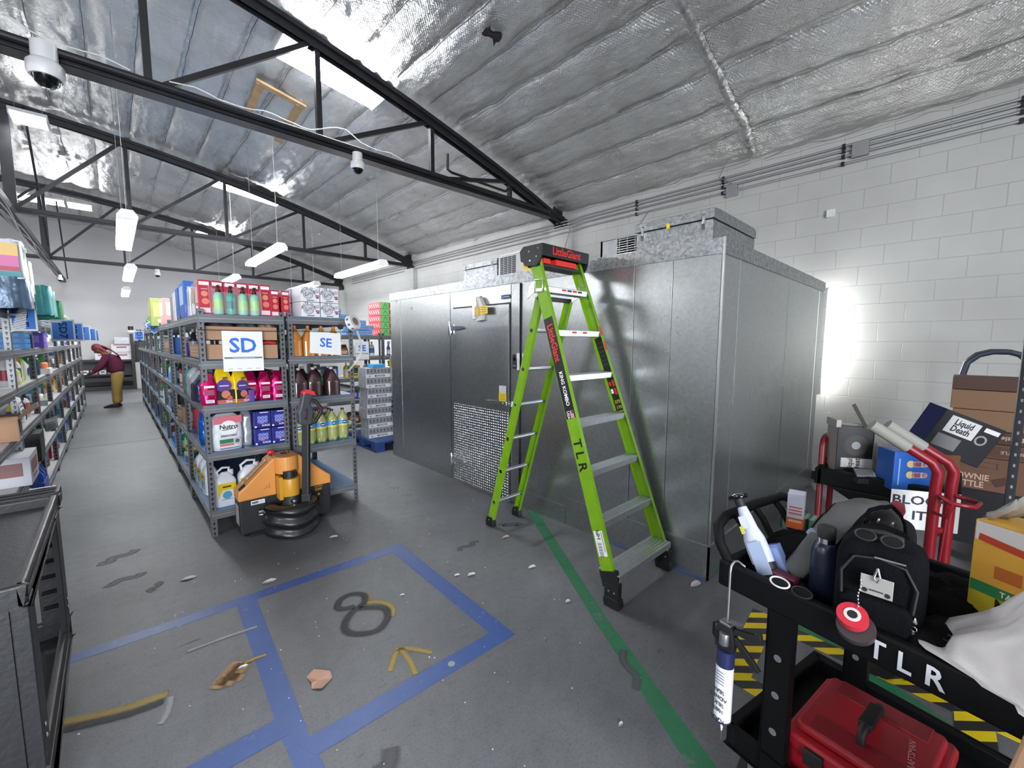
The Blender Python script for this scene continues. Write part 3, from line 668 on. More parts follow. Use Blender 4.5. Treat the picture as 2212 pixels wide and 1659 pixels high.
for k, z_ in enumerate((.205, .49, .79, 1.09, 1.385, 1.685, 1.985)):
    a, b_ = on(FL0, FL1, z_) - LO, on(FR0, FR1, z_) - LO
    dp = .088 if k else .15
    q = MB()
    y0 = a.y - (.045 if k else .085); y1 = y0 + dp
    q.box(a.x + .004, b_.x - .004, y0, y1, z_ - .004 - 0, z_ + .002, 'alu'); q.box(a.x + .004, b_.x - .004, y0, y0 + .004, z_ - .038, z_, 'alu'); q.box(a.x + .004, b_.x - .004, y1 - .004, y1, z_ - .038, z_, 'alu')
    for g in range(6): q.box(a.x + .006, b_.x - .006, y0 + .008 + g * dp * .15, y0 + .012 + g * dp * .15, z_ + .002, z_ + .005, 'alu')
    if k >= 5:
        q.plate((a.x + .20, y0 - .0005, z_ - .012), (1, 0, 0), (0, 0, 1), .05, .014, 'ladder_red', .0); q.plate((a.x + .32, y0 - .0005, z_ - .012), (1, 0, 0), (0, 0, 1), .05, .014, 'ladder_red', 0)
        if k == 6: q.plate((a.x + .26, y0 - .0005, z_ - .012), (1, 0, 0), (0, 0, 1), .05, .014, 'ladder_black', 0); q.plate((a.x + .38, y0 - .0005, z_ - .012), (1, 0, 0), (0, 0, 1), .05, .014, 'ladder_black', 0)
    q.build('step', lad, bevel=.0015)
for z_ in (.235, .53, .825, 1.115, 1.40, 1.69):
    a, b_ = on(RL0, RL1, z_) - LO, on(RR0, RR1, z_) - LO
    q = MB(); q.tube([a + Vector((.002, 0, 0)), b_ - Vector((.002, 0, 0))], .015, 'alu', 10); q.box(a.x, b_.x, a.y - .018, a.y + .012, z_ + .008, z_ + .013, 'alu'); 
    q.disc(a + Vector((-.0005, 0, 0)), (0, -1, 0), (0, 0, 1), .017, 'chrome', .001, 14, .010); q.disc(a + Vector((-.0006, 0, 0)), (0, -1, 0), (0, 0, 1), .010, 'ladder_black', .001, 12)
    q.build('rung', lad)
# top cap
q = MB()
q.prism([(1.985 - 2.02 + .02, 2.155), (1.99 - 2.02, 2.19), (1.985 - 2.02, 2.275), (2.165 - 2.02, 2.275), (2.20 - 2.02, 2.245), (2.19 - 2.02, 2.175), (2.16 - 2.02, 2.165), (2.15 - 2.02, 2.14), (2.04 - 2.02, 2.125)], 'x', 2.150 - 2.44, 2.164 - 2.44, 'ladder_black')
q.prism([(1.985 - 2.02 + .02, 2.155), (1.99 - 2.02, 2.19), (1.985 - 2.02, 2.275), (2.165 - 2.02, 2.275), (2.20 - 2.02, 2.245), (2.19 - 2.02, 2.175), (2.16 - 2.02, 2.165), (2.15 - 2.02, 2.14), (2.04 - 2.02, 2.125)], 'x', 2.668 - 2.44, 2.682 - 2.44, 'ladder_black')
q.box(2.155 - 2.44, 2.675 - 2.44, -.035, .15, 2.262, 2.276, 'ladder_black'); q.box(2.155 - 2.44, 2.675 - 2.44, -.036, -.022, 2.195, 2.276, 'ladder_black'); q.box(2.155 - 2.44, 2.675 - 2.44, .13, .15, 2.16, 2.27, 'ladder_black')
q.box(2.17 - 2.44, 2.66 - 2.44, .0, .12, 2.13, 2.15, 'ladder_black')
cap = q.build('top_cap', lad, bevel=.003)
q = MB(); q.text('LittleGiant', (-.025, -.0365, 2.236), (1, 0, 0), (0, 0, 1), .075, 'ladder_red', .001, .98); q.build('lettering', cap)
q = MB(); q.box(-.24, -.17, -.01, .09, 2.15, 2.185, 'ladder_red'); q.box(-.11, .12, -.01, .09, 2.15, 2.19, 'ladder_red'); q.build('red_insert', cap, bevel=.003)
q = MB()
for y_, z_ in ((-.0, 2.245), (.085, 2.235), (.015, 2.19), (.075, 2.17)): q.cyl((2.150 - 2.44 - .003, y_, z_), (2.152 - 2.44, y_, z_), .0065, 'chrome', 10)
q.build('rivet', cap)
# hinge bracket
for s_, xx in ((-1, 2.166), (1, 2.650)):
    o = Vector((xx + s_ * .004, 2.03, 1.98)) - LO
    q = MB(); q.prism([(o.y + .03, o.z - .03), (o.y + .10, o.z - .07), (o.y + .085, o.z + .0), (o.y + .06, o.z + .035), (o.y + .02, o.z + .045)], 'x', o.x - .003, o.x + .003, 'alu')
    q.tube([(o.x, o.y + .03, o.z + .055), (o.x, o.y - .045, o.z + .055), (o.x, o.y - .045, o.z - .03), (o.x, o.y + .03, o.z - .03)], .006, 'alu', 6, True)
    q.cyl((o.x - .008 , o.y + .06, o.z - .02), (o.x + .006, o.y + .06, o.z - .02), .011, 'chrome', 12); q.build('hinge_bracket', lad)
q = MB(); q.bar(RL1 - LO + Vector((0, .0, .0)), RR1 - LO, .03, .03, 'ladder_black'); q.build('spreader_bar', lad)
# feet
def foot(p, d, front):
    q = MB(); p = Vector(p) - LO
    if front:
        q.box(-.022 + p.x, .022 + p.x, p.y - .045, p.y + .05, 0.02, .14, 'ladder_black'); q.prism([(p.y - .05, .0), (p.y + .045, .0), (p.y + .055, .03), (p.y + .05, .06), (p.y - .05, .06), (p.y - .06, .02)], 'x', p.x - .027, p.x + .027, 'ladder_black')
        for k in (-.02, .02): q.cyl((p.x - .025, p.y + k, .10), (p.x - .021, p.y + k, .10), .006, 'chrome', 8)
    else:
        q.prism([(p.y - .04, .0), (p.y + .04, .0), (p.y + .05, .03), (p.y + .03, .085), (p.y - .035, .085), (p.y - .05, .01)], 'x', p.x - .02, p.x + .024, 'ladder_black')
        q.cyl((p.x - .023, p.y, .06), (p.x - .019, p.y, .06), .005, 'chrome', 8)
    return q.build('foot', lad, bevel=.004)
foot((2.117, 1.335, 0), 1, True); foot((2.763, 1.335, 0), 1, True); foot((2.312, 2.71, 0), 1, False); foot((2.628, 2.71, 0), 1, False)
for s_, x_ in ((1, 2.125), (-1, 2.755)):
    q = MB(); q.prism([(x_ - 2.44, .03), (x_ - 2.44 + s_ * .02, .03), (x_ - 2.44 + s_ * .13, .165), (x_ - 2.44 + s_ * .02, .165)], 'y', -.66, -.645, 'ladder_black'); q.build('brace', lad)
# stickers on the left front rail (outer face)
d = (FL1 - FL0).normalized(); u = -d; v = (Vector((0, -1, 0)) - d * Vector((0, -1, 0)).dot(d)).normalized()
def rp_(z_, off=0.0): return on(FL0, FL1, z_) - LO + v * off
q = MB(); q.plate(rp_(1.44), u, v, .70, .078, 'ladder_black', .0015)
q.text('LittleGiant', rp_(1.60), u, v, .070, 'ladder_red', .003, .88); q.text('KING KOMBO', rp_(1.30), u, v, .040, cm('f2f2f2'), .003, .92)
q.text('USA', rp_(1.135, -.016), u, v, .028, cm('f2f2f2'), .003); q.plate(rp_(1.135, .016), u, v, .05, .028, cm('e8c6cc'), .003)
for k in range(4): q.plate(rp_(1.135, .006 + k * .0068), u, v, .05, .003, cm('b8323c'), .0035)
q.plate(rp_(1.148, .023), u, v, .02, .014, cm('2a3a78'), .004)
q.build('rail_sticker', rl)
q = MB(); q.text('T', rp_(.955, 0), u, v, .092, 'ladder_black', .002); q.text('L', rp_(.885, 0), u, v, .092, 'ladder_black', .002); q.text('R', rp_(.812, 0), u, v, .092, 'ladder_black', .002); q.build('stencil_letters', rl)
q = MB(); q.plate(rp_(.365), u, v, .155, .066, cm('f0f1f2'), .0015); q.text('HPI', rp_(.415, 0), -u, -v, .038, cm('1c1c1e'), .003)
for k in range(15): q.plate(rp_(.37 - k * .0056, -.006), v, -u, .03, .0012 + .0018 * ((k * 7) % 3 > 0), cm('1c1c1e'), .003)
q.plate(rp_(.375, .024), v, -u, .006, .12, cm('8a8c90'), .003)
q.build('barcode_label', rl)
q = MB(); a0, a1 = on(FL0, FL1, .135) - LO, on(FL0, FL1, .235) - LO
q.box(a0.x - .006, a0.x + .03, a0.y - .052, a1.y + .030, .125, .215, 'ladder_black', (R(-19), 0, 0)); q.build('rail_boot', rl)
# inside of the right rail: long information sticker
d = (FR1 - FR0).normalized(); u = -d; v = (Vector((0, -1, 0)) - d * Vector((0, -1, 0)).dot(d)).normalized()
def rq_(z_, off=0.0): return on(FR0, FR1, z_) - LO + v * off + Vector((-.0045, 0, 0))
q = MB(); q.plate(rq_(1.50), u, v, .30, .068, 'ladder_black', .001); q.plate(rq_(1.225), u, v, .26, .068, 'ladder_black', .001); q.plate(rq_(1.665), u, v, .03, .068, 'ladder_red', .001)
for z_, o_, s_, c_ in ((1.30, .012, .05, 'ladder_red'), (1.30, -.018, .03, 'ladder_red'), (1.24, .012, .05, 'ladder_red')): q.plate(rq_(z_, o_), u, v, s_, .02, c_, .002)
q.plate(rq_(1.245, -.018), u, v, .035, .02, cm('f0f0f0'), .002)
q.text('375', rq_(1.165, .0), v, -u, .034, cm('d8b45a'), .002); q.text('170', rq_(1.125, 0), v, -u, .032, cm('d8b45a'), .002)
for k in range(6): q.plate(rq_(1.60 - k * .032), v, -u, .05, .003, cm('55565a'), .002)
q.build('inside_sticker', rr_)
q = MB(); q.plate(on(FR0, FR1, 1.60) - LO + Vector((-.012, -.0455, 0)), (1, 0, 0), d, .024, .30, 'ladder_black', .001)
for z_ in (1.69, 1.58): q.plate(on(FR0, FR1, z_) - LO + Vector((-.012, -.0455, 0)), (1, 0, 0), d, .02, .07, 'ladder_red', .002)
q.build('edge_sticker', rr_)
# ================================================================ TAPE, PAINT AND LITTER ON THE FLOOR
m, nt, b = new_mat('blue_tape'); tc = N(nt, 'TexCoord'); n = N(nt, 'TexNoise', i_Scale=9.0, i_Detail=7.0, i_Roughness=0.7); L(nt, tc, 'Object', n, 'Vector')
rp = ramp(nt, [(0.0, '6b7390'), (0.33, '4a5f98'), (0.42, '2d4d8c'), (0.8, '355796')]); L(nt, n, 'Fac', rp, 'Fac'); L(nt, rp, 'Color', b, 'Base Color'); b.inputs['Roughness'].default_value = .45
m, nt, b = new_mat('green_tape'); tc = N(nt, 'TexCoord'); n = N(nt, 'TexNoise', i_Scale=7.0, i_Detail=8.0, i_Roughness=0.75); L(nt, tc, 'Object', n, 'Vector')
rp = ramp(nt, [(0.0, '6f7472'), (0.36, '5f7568'), (0.45, '2c6b4b'), (0.8, '35805a')]); L(nt, n, 'Fac', rp, 'Fac'); L(nt, rp, 'Color', b, 'Base Color'); b.inputs['Roughness'].default_value = .5
m, nt, b = new_mat('hazard_tape'); tc = N(nt, 'TexCoord'); sp = N(nt, 'SeparateXYZ'); L(nt, tc, 'Object', sp, 'Vector')
a = N(nt, 'Math', operation='ADD'); L(nt, sp, 'X', a, 0); L(nt, sp, 'Y', a, 1); k = N(nt, 'Math', operation='MULTIPLY'); k.inputs[1].default_value = 7.5; L(nt, a, 'Value', k, 0)
fr = N(nt, 'Math', operation='FRACT'); L(nt, k, 'Value', fr, 0); gt = N(nt, 'Math', operation='GREATER_THAN'); gt.inputs[1].default_value = .5; L(nt, fr, 'Value', gt, 0)
mx = N(nt, 'MixRGB'); mx.inputs['Color1'].default_value = lin('e3c91c'); mx.inputs['Color2'].default_value = lin('26262a'); L(nt, gt, 'Value', mx, 'Fac'); L(nt, mx, 'Color', b, 'Base Color'); b.inputs['Roughness'].default_value = .4
def tape(quads, mname, name, label, z=0.001, cat='floor tape', group=None):
    q = MB()
    for i, p in enumerate(quads):
        zz = z + i * .00025; n_ = len(p)
        q.prism(p, 'z', 0.0002, zz, mname)
    o = q.build(name); tag(o, label, cat, group); return o
tape([[(-0.9, 3.03), (0.47, 2.985), (1.56, 2.95), (1.49, 2.86), (0.45, 2.895), (-0.9, 2.955)]], 'blue_tape', 'floor_tape', 'blue floor tape, long far edge of the two taped bays', .001)
tape([[(0.447, 2.94), (0.55, 2.92), (0.48, 1.70), (0.478, 0.9), (0.381, 0.9), (0.395, 1.85)]], 'blue_tape', 'floor_tape', 'blue floor tape dividing the two bays, left of the painted numeral', .0013)
tape([[(1.458, 2.94), (1.565, 2.95), (1.508, 1.56), (1.408, 1.60)]], 'blue_tape', 'floor_tape', 'blue floor tape at the right side of the bay with the painted numeral', .0016)
tape([[(0.43, 1.70), (1.42, 1.667), (1.50, 1.562), (0.47, 1.598)]], 'blue_tape', 'floor_tape', 'blue floor tape at the near side of the bay with the painted numeral', .0019)
tape([[(0.45, 1.878), (-0.9, 1.90), (-0.9, 1.79), (0.42, 1.768)]], 'blue_tape', 'floor_tape', 'blue floor tape at the near side of the left taped bay', .0022)
tape([[(2.815, 2.79), (2.875, 2.70), (2.0, 1.31), (1.576, .54), (1.2, -.10), (1.12, -.05), (1.50, .609), (1.93, 1.34)]], 'green_tape', 'floor_tape', 'green floor tape running from under the ladder to the lower edge', .001)
tape([[(3.02, 1.04), (3.10, 1.02), (2.80, .50), (2.2, -.6), (2.1, -.6), (2.72, .55)]], 'green_tape', 'floor_tape', 'green floor tape starting at the near corner of the cooler', .001)
tape([[(1.9, 1.045), (2.76, 1.04), (2.815, 1.9), (2.79, 1.9), (2.74, 1.12), (2.5, 1.10)][0:0] or [(2.795, 1.05), (2.825, 1.05), (2.825, 1.9), (2.795, 1.9)]], 'blue_tape', 'floor_tape', 'narrow strip of blue tape at the foot of the cooler front', .001)
tape([[(2.60, .62), (2.70, .62), (2.64, -.6), (2.54, -.6)]], 'hazard_tape', 'hazard_tape', 'black and yellow floor tape running away under the black cart', .0018)
tape([[(2.03, .56), (2.72, .62), (2.72, .74), (2.03, .68)]], 'hazard_tape', 'hazard_tape', 'black and yellow floor tape crossing behind the hanging caulking gun', .0022)
tape([[(2.03, .62), (2.13, .62), (2.06, -.6), (1.96, -.6)]], 'hazard_tape', 'hazard_tape', 'black and yellow floor tape seen between the near cart legs', .0026)
tape([[(1.96, -.24), (2.66, -.22), (2.66, -.10), (1.96, -.12)]], 'hazard_tape', 'hazard_tape', 'black and yellow floor tape under the right end of the black cart', .003)
tape([[(1.56, .30), (1.74, .34), (1.72, .47), (1.60, .46)]], 'hazard_tape', 'hazard_tape', 'scrap of yellow and black tape below the left cart leg', .002)
# spray paint: ribbons that fade out at their edges
def spray(name, col):
    m, nt, b = new_mat(name); b.inputs['Base Color'].default_value = lin(col); b.inputs['Roughness'].default_value = .6
    at = N(nt, 'Attribute', attribute_name='fade'); tc = N(nt, 'TexCoord'); n = N(nt, 'TexNoise', i_Scale=70.0, i_Detail=5.0, i_Roughness=.8); L(nt, tc, 'Object', n, 'Vector')
    s_ = N(nt, 'Math', operation='MULTIPLY_ADD'); L(nt, at, 'Fac', s_, 0); s_.inputs[1].default_value = 1.5; L(nt, n, 'Fac', s_, 2)
    mr = N(nt, 'MapRange'); mr.inputs['From Min'].default_value = .9; mr.inputs['From Max'].default_value = 1.9; mr.inputs['To Max'].default_value = .9; L(nt, s_, 'Value', mr, 'Value'); L(nt, mr, 'Result', b, 'Alpha')
spray('spray_black', '232326'); spray('spray_yellow', 'a8924a'); spray('spray_tan', 'b8925e'); spray('spray_grey', 'a0a1a4'); spray('spray_dark', '55565a')
def ribbon(lines, w, m, name, label, z, cat='floor paint'):
    q = MB(); q.attr = []
    for pts in lines:
        P_ = [Vector((p[0], p[1], 0)) for p in pts]; out = []
        for i in range(len(P_) - 1):
            p0 = P_[max(i - 1, 0)]; p1 = P_[i]; p2 = P_[i + 1]; p3 = P_[min(i + 2, len(P_) - 1)]
            for k in range(6):
                t_ = k / 6; out.append(0.5 * ((2 * p1) + (p2 - p0) * t_ + (2 * p0 - 5 * p1 + 4 * p2 - p3) * t_ * t_ + (3 * p1 - p0 - 3 * p2 + p3) * t_ ** 3))
        out.append(P_[-1]); n_ = len(out); vs = []; o0 = len(q.v)
        for i, p in enumerate(out):
            d_ = (out[min(i + 1, n_ - 1)] - out[max(i - 1, 0)]).normalized(); s_ = Vector((-d_.y, d_.x, 0))
            e_ = 0.0 if i in (0, n_ - 1) else 1.0
            for c_, a_ in ((-1, 0), (-.45, .8), (0, 1), (.45, .8), (1, 0)):
                vs.append((p.x + s_.x * c_ * w, p.y + s_.y * c_ * w, z)); q.attr.append(a_ * e_)
        q.add(vs, [(5 * i + j, 5 * i + 5 + j, 5 * i + 6 + j, 5 * i + 1 + j) for i in range(n_ - 1) for j in range(4)], m)
    return tag(q.build(name), label, cat)
ribbon([[(0.97, 2.40), (.90, 2.43), (.885, 2.47), (.93, 2.53), (1.0, 2.54), (1.055, 2.48), (1.02, 2.40), (0.93, 2.36), (.86, 2.29), (.84, 2.22), (.88, 2.15), (.97, 2.11), (1.06, 2.17), (1.085, 2.26), (1.04, 2.32), (.97, 2.37)]], .034, 'spray_black', 'painted_numeral', 'black sprayed numeral eight inside the right taped bay', .0035)
ribbon([[(1.075, 2.49), (1.06, 2.43), (1.04, 2.385), (1.08, 2.36), (1.12, 2.30), (1.125, 2.23), (1.08, 2.16)]], .028, 'spray_yellow', 'painted_numeral', 'yellow sprayed numeral half covered by the black eight', .003)
ribbon([[(.99, 1.91), (.93, 1.85), (.875, 1.785)], [(.99, 1.91), (1.05, 1.83), (1.10, 1.75)], [(.99, 1.90), (.985, 1.79), (.96, 1.68)]], .024, 'spray_yellow', 'painted_arrow', 'yellow sprayed arrow near the lower side of the right bay', .003)
ribbon([[(.235, 2.24), (.30, 2.31), (.36, 2.37)], [(.27, 2.235), (.33, 2.29), (.38, 2.33)], [(.31, 2.24), (.35, 2.27)]], .052, 'spray_tan', 'painted_arrow', 'tan sprayed arrowhead in the left taped bay', .003)
ribbon([[(.37, 2.335), (.42, 2.335), (.475, 2.325)]], .018, 'spray_yellow', 'painted_line', 'short yellow sprayed shaft of the tan arrowhead', .0032)
ribbon([[(-.40, 2.52), (-.27, 2.48), (-.16, 2.43), (-.05, 2.385), (.09, 2.36)]], .035, 'spray_yellow', 'painted_line', 'long yellow sprayed line at the left beside the grey cart', .003)
ribbon([[(-.40, 2.47), (-.27, 2.43), (-.16, 2.385), (-.05, 2.34), (.07, 2.32)]], .028, 'spray_black', 'painted_line', 'dark sprayed line just below the long yellow one', .0028)
ribbon([[(.09, 2.34), (.07, 2.24), (.04, 2.18)]], .022, 'spray_grey', 'paint_smear', 'pale grey smear at the end of the yellow line', .003, 'smear')
ribbon([[(0.16, 2.63), (0.35, 2.62), (.5, 2.60)]], .018, 'spray_grey', 'paint_smear', 'pale scrape crossing the dividing blue tape', .0032, 'smear')
random.seed(11)
for i, (x_, y_, l_, a_, w_, lab) in enumerate(((-.08, 4.18, .25, .5, .05, 'dark branching stain on the floor in front of the aisle'), (-.05, 3.75, .22, .2, .045, 'blotchy dark scuff on the floor left of the taped bays'), (.1, 3.5, .12, 1.1, .03, 'small dark scuff near the white scrap in the aisle mouth'), (1.95, 2.55, .22, .1, .03, 'brown scuff mark right of the taped bay corner'), (2.45, 2.6, .2, 2.5, .05, 'dark smudge on the floor between the ladder legs'), (1.75, 1.0, .25, .9, .03, 'faint dark smear left of the green line'), (.62, 1.35, .2, .8, .05, 'dark smudge below the junction of the blue tapes'))):
    ribbon([[(x_ - l_ * math.cos(a_) * (.5 - k / 4) + .02 * math.sin(k * 2.3 + i), y_ - l_ * math.sin(a_) * (.5 - k / 4) + .02 * math.cos(k * 3 + i)) for k in range(5)]], w_, 'spray_dark', 'floor_stain', lab, .0012, 'stain')
# scraps
mat('card_scrap', 'c39a86', 0.8, var=.06, vs=15)
def scrap(pts, m, name, label, z=.004, lift=.006, cat='scrap'):
    cx_ = sum(p[0] for p in pts) / len(pts); cy_ = sum(p[1] for p in pts) / len(pts)
    q = MB(); vs = [(cx_, cy_, z + .002)] + [(p[0], p[1], z + lift * abs(math.sin(i * 2.1))) for i, p in enumerate(pts)]; n_ = len(pts)
    q.add(vs, [(0, i + 1, (i + 1) % n_ + 1) for i in range(n_)], m); q.add([(a, b_, c - .0025) for a, b_, c in vs], [(0, (i + 1) % n_ + 1, i + 1) for i in range(n_)], m)
    return tag(q.build(name), label, cat)
scrap([(.57, 2.03), (.612, 2.05), (.665, 1.985), (.66, 1.94), (.60, 1.905), (.583, 1.92), (.565, 1.94), (.575, 1.97)], 'card_scrap', 'cardboard_scrap', 'torn piece of tan cardboard in the right taped bay')
wp = cm('e2e2e2', .7)
for x_, y_, s_, lab in ((.27, 3.47, .035, 'small white paper scrap at the mouth of the aisle'), (.36, 2.31, .018, 'tiny white paper scrap on the tan arrowhead'), (.655, 3.06, .035, 'curled white scrap beside the far blue tape'), (1.62, 2.26, .018, 'white paper scrap right of the taped bay, the left one'), (1.70, 2.20, .026, 'larger white paper scrap right of the taped bay'), (1.22, 3.42, .03, 'pale paper scrap in front of the pallet jack'), (2.72, 1.09, .05, 'flat white scrap of paper at the near cooler corner'), (2.25, 2.45, .035, 'pinkish paper scrap between the ladder legs'), (2.08, 1.98, .03, 'white scrap on the floor left of the ladder feet'), (1.45, .86, .012, 'tiny white crumb near the green line in front'), (1.23, 2.31, .014, 'tiny bright scrap above the painted arrow'), (1.95, 1.55, .02, 'small torn label on the floor by the ladder')):
    random.seed(int(x_ * 1000)); n_ = 7
    scrap([(x_ + s_ * (1 + .5 * random.random()) * math.cos(2 * PI * k / n_), y_ + s_ * (.35 + .4 * random.random()) * math.sin(2 * PI * k / n_)) for k in range(n_)], wp if x_ != 2.25 else cm('c9a9a8', .7), 'paper_scrap', lab)
q = MB(); q.disc((1.126, 1.624, 0), X, Y, .018, cm('9fa0a3'), .003, 16); tag(q.build('tape_hole'), 'small round worn spot in the near blue tape', 'worn spot')
q = MB(); random.seed(5)
for k in range(240):
    x_ = random.uniform(-.3, 3.0); y_ = random.uniform(.4, 4.6); r_ = random.uniform(.0015, .004)
    if x_ > 2.7 or (1.95 < x_ < 2.9 and 1.1 < y_ < 2.9) or y_ < .9 or y_ > 3.4: continue
    q.cyl((x_, y_, 0), (x_, y_, .002), r_, wp, 5)
o = q.build('floor_crumbs'); o['kind'] = 'stuff'; tag(o, 'tiny white crumbs scattered over the grey floor', 'crumbs')
q = MB(); q.text('F', (2.142, 4.158, 0), (-.6, -.8, 0), (.8, -.6, 0), .15, 'spray_dark2' if 'spray_dark2' in MATS else cm('4b4b4e'), .001); tag(q.build('stencil_letter'), 'worn black stencilled letter F on the floor by the cooler', 'stencil')
q = MB(); q.text('E', (2.136, 3.875, 0), (-.6, -.8, 0), (.8, -.6, 0), .14, cm('4b4b4e'), .001); tag(q.build('stencil_letter'), 'worn black stencilled letter E on the floor, nearer the ladder', 'stencil')
# ================================================================ SHELVING RACKS
def slot_mat(name, axis, base='6e7074', hole='131416'):
    m, nt, b = new_mat(name); tc = N(nt, 'TexCoord'); sp = N(nt, 'SeparateXYZ'); L(nt, tc, 'Object', sp, 'Vector')
    def mt(op, a, c=0.0):
        n = N(nt, 'Math', operation=op)
        for i, q in enumerate((a, c)):
            if isinstance(q, (int, float)): n.inputs[i].default_value = q
            else: L(nt, q, 0, n, i) if q.bl_idname != 'ShaderNodeSeparateXYZ' else L(nt, q, axis, n, i)
        return n
    u = mt('ABSOLUTE', mt('SUBTRACT', mt('ABSOLUTE', sp), .021))
    zf = N(nt, 'Math', operation='MULTIPLY'); L(nt, sp, 'Z', zf, 0); zf.inputs[1].default_value = 1 / .042
    fz = mt('FRACT', zf)
    slot = mt('MULTIPLY', mt('LESS_THAN', u, .0035), mt('MULTIPLY', mt('GREATER_THAN', fz, .22), mt('LESS_THAN', fz, .75)))
    head = mt('MULTIPLY', mt('LESS_THAN', u, .0075), mt('MULTIPLY', mt('GREATER_THAN', fz, .52), mt('LESS_THAN', fz, .80)))
    msk = mt('MAXIMUM', slot, head)
    mx = N(nt, 'MixRGB'); mx.inputs['Color1'].default_value = lin(base); mx.inputs['Color2'].default_value = lin(hole); L(nt, msk, 'Value', mx, 'Fac'); L(nt, mx, 'Color', b, 'Base Color')
    b.inputs['Roughness'].default_value = .35; b.inputs['Metallic'].default_value = .35
slot_mat('post_slots_x', 'X'); slot_mat('post_slots_y', 'Y')
mat('rack_grey', '73767a', 0.35, 0.35)
mat('rack_lip', 'a4a7ab', 0.25, 0.6)
mat('board_blue', '5380ab', 0.3, var=.08, vs=5)
mat('board_grey', 'b3b3b3', 0.4, var=.06, vs=5)
def post_mesh(sx, sy, h):
    q = MB(); W_ = .042
    # flange along x (normal y) carries slots by x, flange along y by y
    x0, x1 = sorted((0, sx * W_)); y0, y1 = sorted((0, sy * W_)); t_ = .0022
    q.box(x0, x1, *sorted((0, sy * t_)), 0, h, 'post_slots_x'); q.box(*sorted((0, sx * t_)), y0, y1, 0, h, 'post_slots_y')
    return q
def rack(label, x0, y0, w, d, levels, h, board, group, cat='shelving rack'):
    """w along x, d along y; levels = heights of the board tops"""
    t = thing('shelving_rack', label, cat, (x0, y0, 0), group=group)
    for (cx_, cy_, sx, sy) in ((0, 0, 1, 1), (w, 0, -1, 1), (0, d, 1, -1), (w, d, -1, -1)):
        p = post_mesh(sx, sy, h).build('post', t); p.location = (cx_, cy_, 0)
    for z_ in levels:
        q = MB()
        for (a, b_, c, e) in ((.003, w - .003, -.001, .012), (.003, w - .003, d - .012, d + .001)):
            q.box(a, b_, c, e, z_ - .068, z_ - .004, 'rack_grey'); 
        q.box(.012, w - .012, -.006, .004, z_ - .040, z_ - .030, 'rack_lip'); q.box(.012, w - .012, d - .004, d + .006, z_ - .04, z_ - .03, 'rack_lip')
        for (a, b_) in ((-.001, .012), (w - .012, w + .001)):
            q.box(a, b_, .003, d - .003, z_ - .068, z_ - .004, 'rack_grey')
        q.box(-.006, .004, .012, d - .012, z_ - .04, z_ - .03, 'rack_lip'); q.box(w - .004, w + .006, .012, d - .012, z_ - .04, z_ - .03, 'rack_lip')
        q.box(.006, w - .006, .006, d - .006, z_ - .014, z_, board)
        q.build('shelf', t)
    return t
UN = 1.22
SDX, SEX, RY = .49, 1.135, 4.10
SDL = (.21, .70, 1.09, 1.45, 1.82); SEL = (.18, .635, 1.09, 1.47, 1.83)
LXF, LY = -.58, 3.93
LL = (.14, .50, .87, 1.22, 1.53, 1.84)
sd0 = rack('front grey rack of the middle row, the one hung with the SD sign', SDX, RY, .62, UN - .01, SDL, 1.86, 'board_blue', 'racks of the middle row')
se0 = rack('front grey rack of the middle row, the one hung with the tilted SE sign', SEX, RY, .585, UN - .01, SEL, 1.86, 'board_blue', 'racks of the middle row')
for k in range(1, 9):
    dup(sd0, (SDX, RY + UN * k, 0), label='grey rack on the aisle side of the middle row, %s bay from the near end' % ORD[k])
    if k < 6: dup(se0, (SEX, RY + UN * k, 0), label='grey rack on the right side of the middle row, %s bay from the near end' % ORD[k])
l0 = rack('nearest grey rack of the left row, half cut off by the picture edge', LXF - .62, LY, .62, UN - .01, LL, 1.87, 'board_grey', 'racks of the left row')
for k in range(1, 9):
    dup(l0, (LXF - .62, LY + UN * k, 0), label='grey rack of the left row, %s bay from the near end' % ORD[k])
b0 = rack('grey rack behind the stack of silver drink trays, topped with blue packs', 2.20, 7.0, 1.23, .60, (.2, .62, 1.0, 1.36, 1.72), 1.76, 'board_grey', 'racks behind the drink trays')
dup(b0, (3.46, 7.0, 0), label='grey rack topped with red and green boxes, partly hidden by the cooler')
# ---------------------------------------------------------------- signs
mat('paper', 'eceded', 0.6, var=.02, vs=6, bump=.15, bs=12)
mat('sign_blue', '2f6fe0', 0.5)
mat('sign_card', '4d86dd', 0.5)
def sign(text, c, u, v, w, h, label, foot=False, tc='sign_blue', card=False, tsize=None, trot=False, smear=False):
    q = MB(); c = Vector(c); u = Vector(u).normalized(); v = Vector(v).normalized(); n = u.cross(v)
    q.plate(c, u, v, w, h, 'paper'); q.plate(c - n * .001, -u, v, w, h, 'paper')
    if card: q.plate(c, u, v, w * .86, h * .86, 'sign_card', .0006)
    tt = tsize or h * .42
    cc = c + v * (h * .12 if foot else 0)
    if trot: q.text(text, cc, -v, u, tt, tc, .0012)
    else: q.text(text, cc, u, v, tt, tc, .0012)
    if foot:
        q.plate(c - v * (h * .17), u, v, w * .94, h * .04, cm('6e6f72'), .0008)
        q.plate(c - v * (h * .17), u, v, w * .55, h * .012, cm('c9cacc'), .0012)
        for k in range(4): q.plate(c - v * (h * .44) + u * (w * (-.34 + .23 * k)), u, v, w * .12, h * .012, cm('9a9b9e'), .0008)
    o = q.build('sign'); tag(o, label, 'sign'); return o
sign('SD', (.786, RY - .012, 1.525), X, Z, .29, .335, 'white paper sign reading SD in blue on the front rack', foot=True, tsize=.165)
sign('SE', (1.455, RY - .012, 1.59), (1, 0, -.09), (.05, 0, 1), .285, .205, 'tilted white paper sign reading SE above the dark juice jugs', tsize=.115)
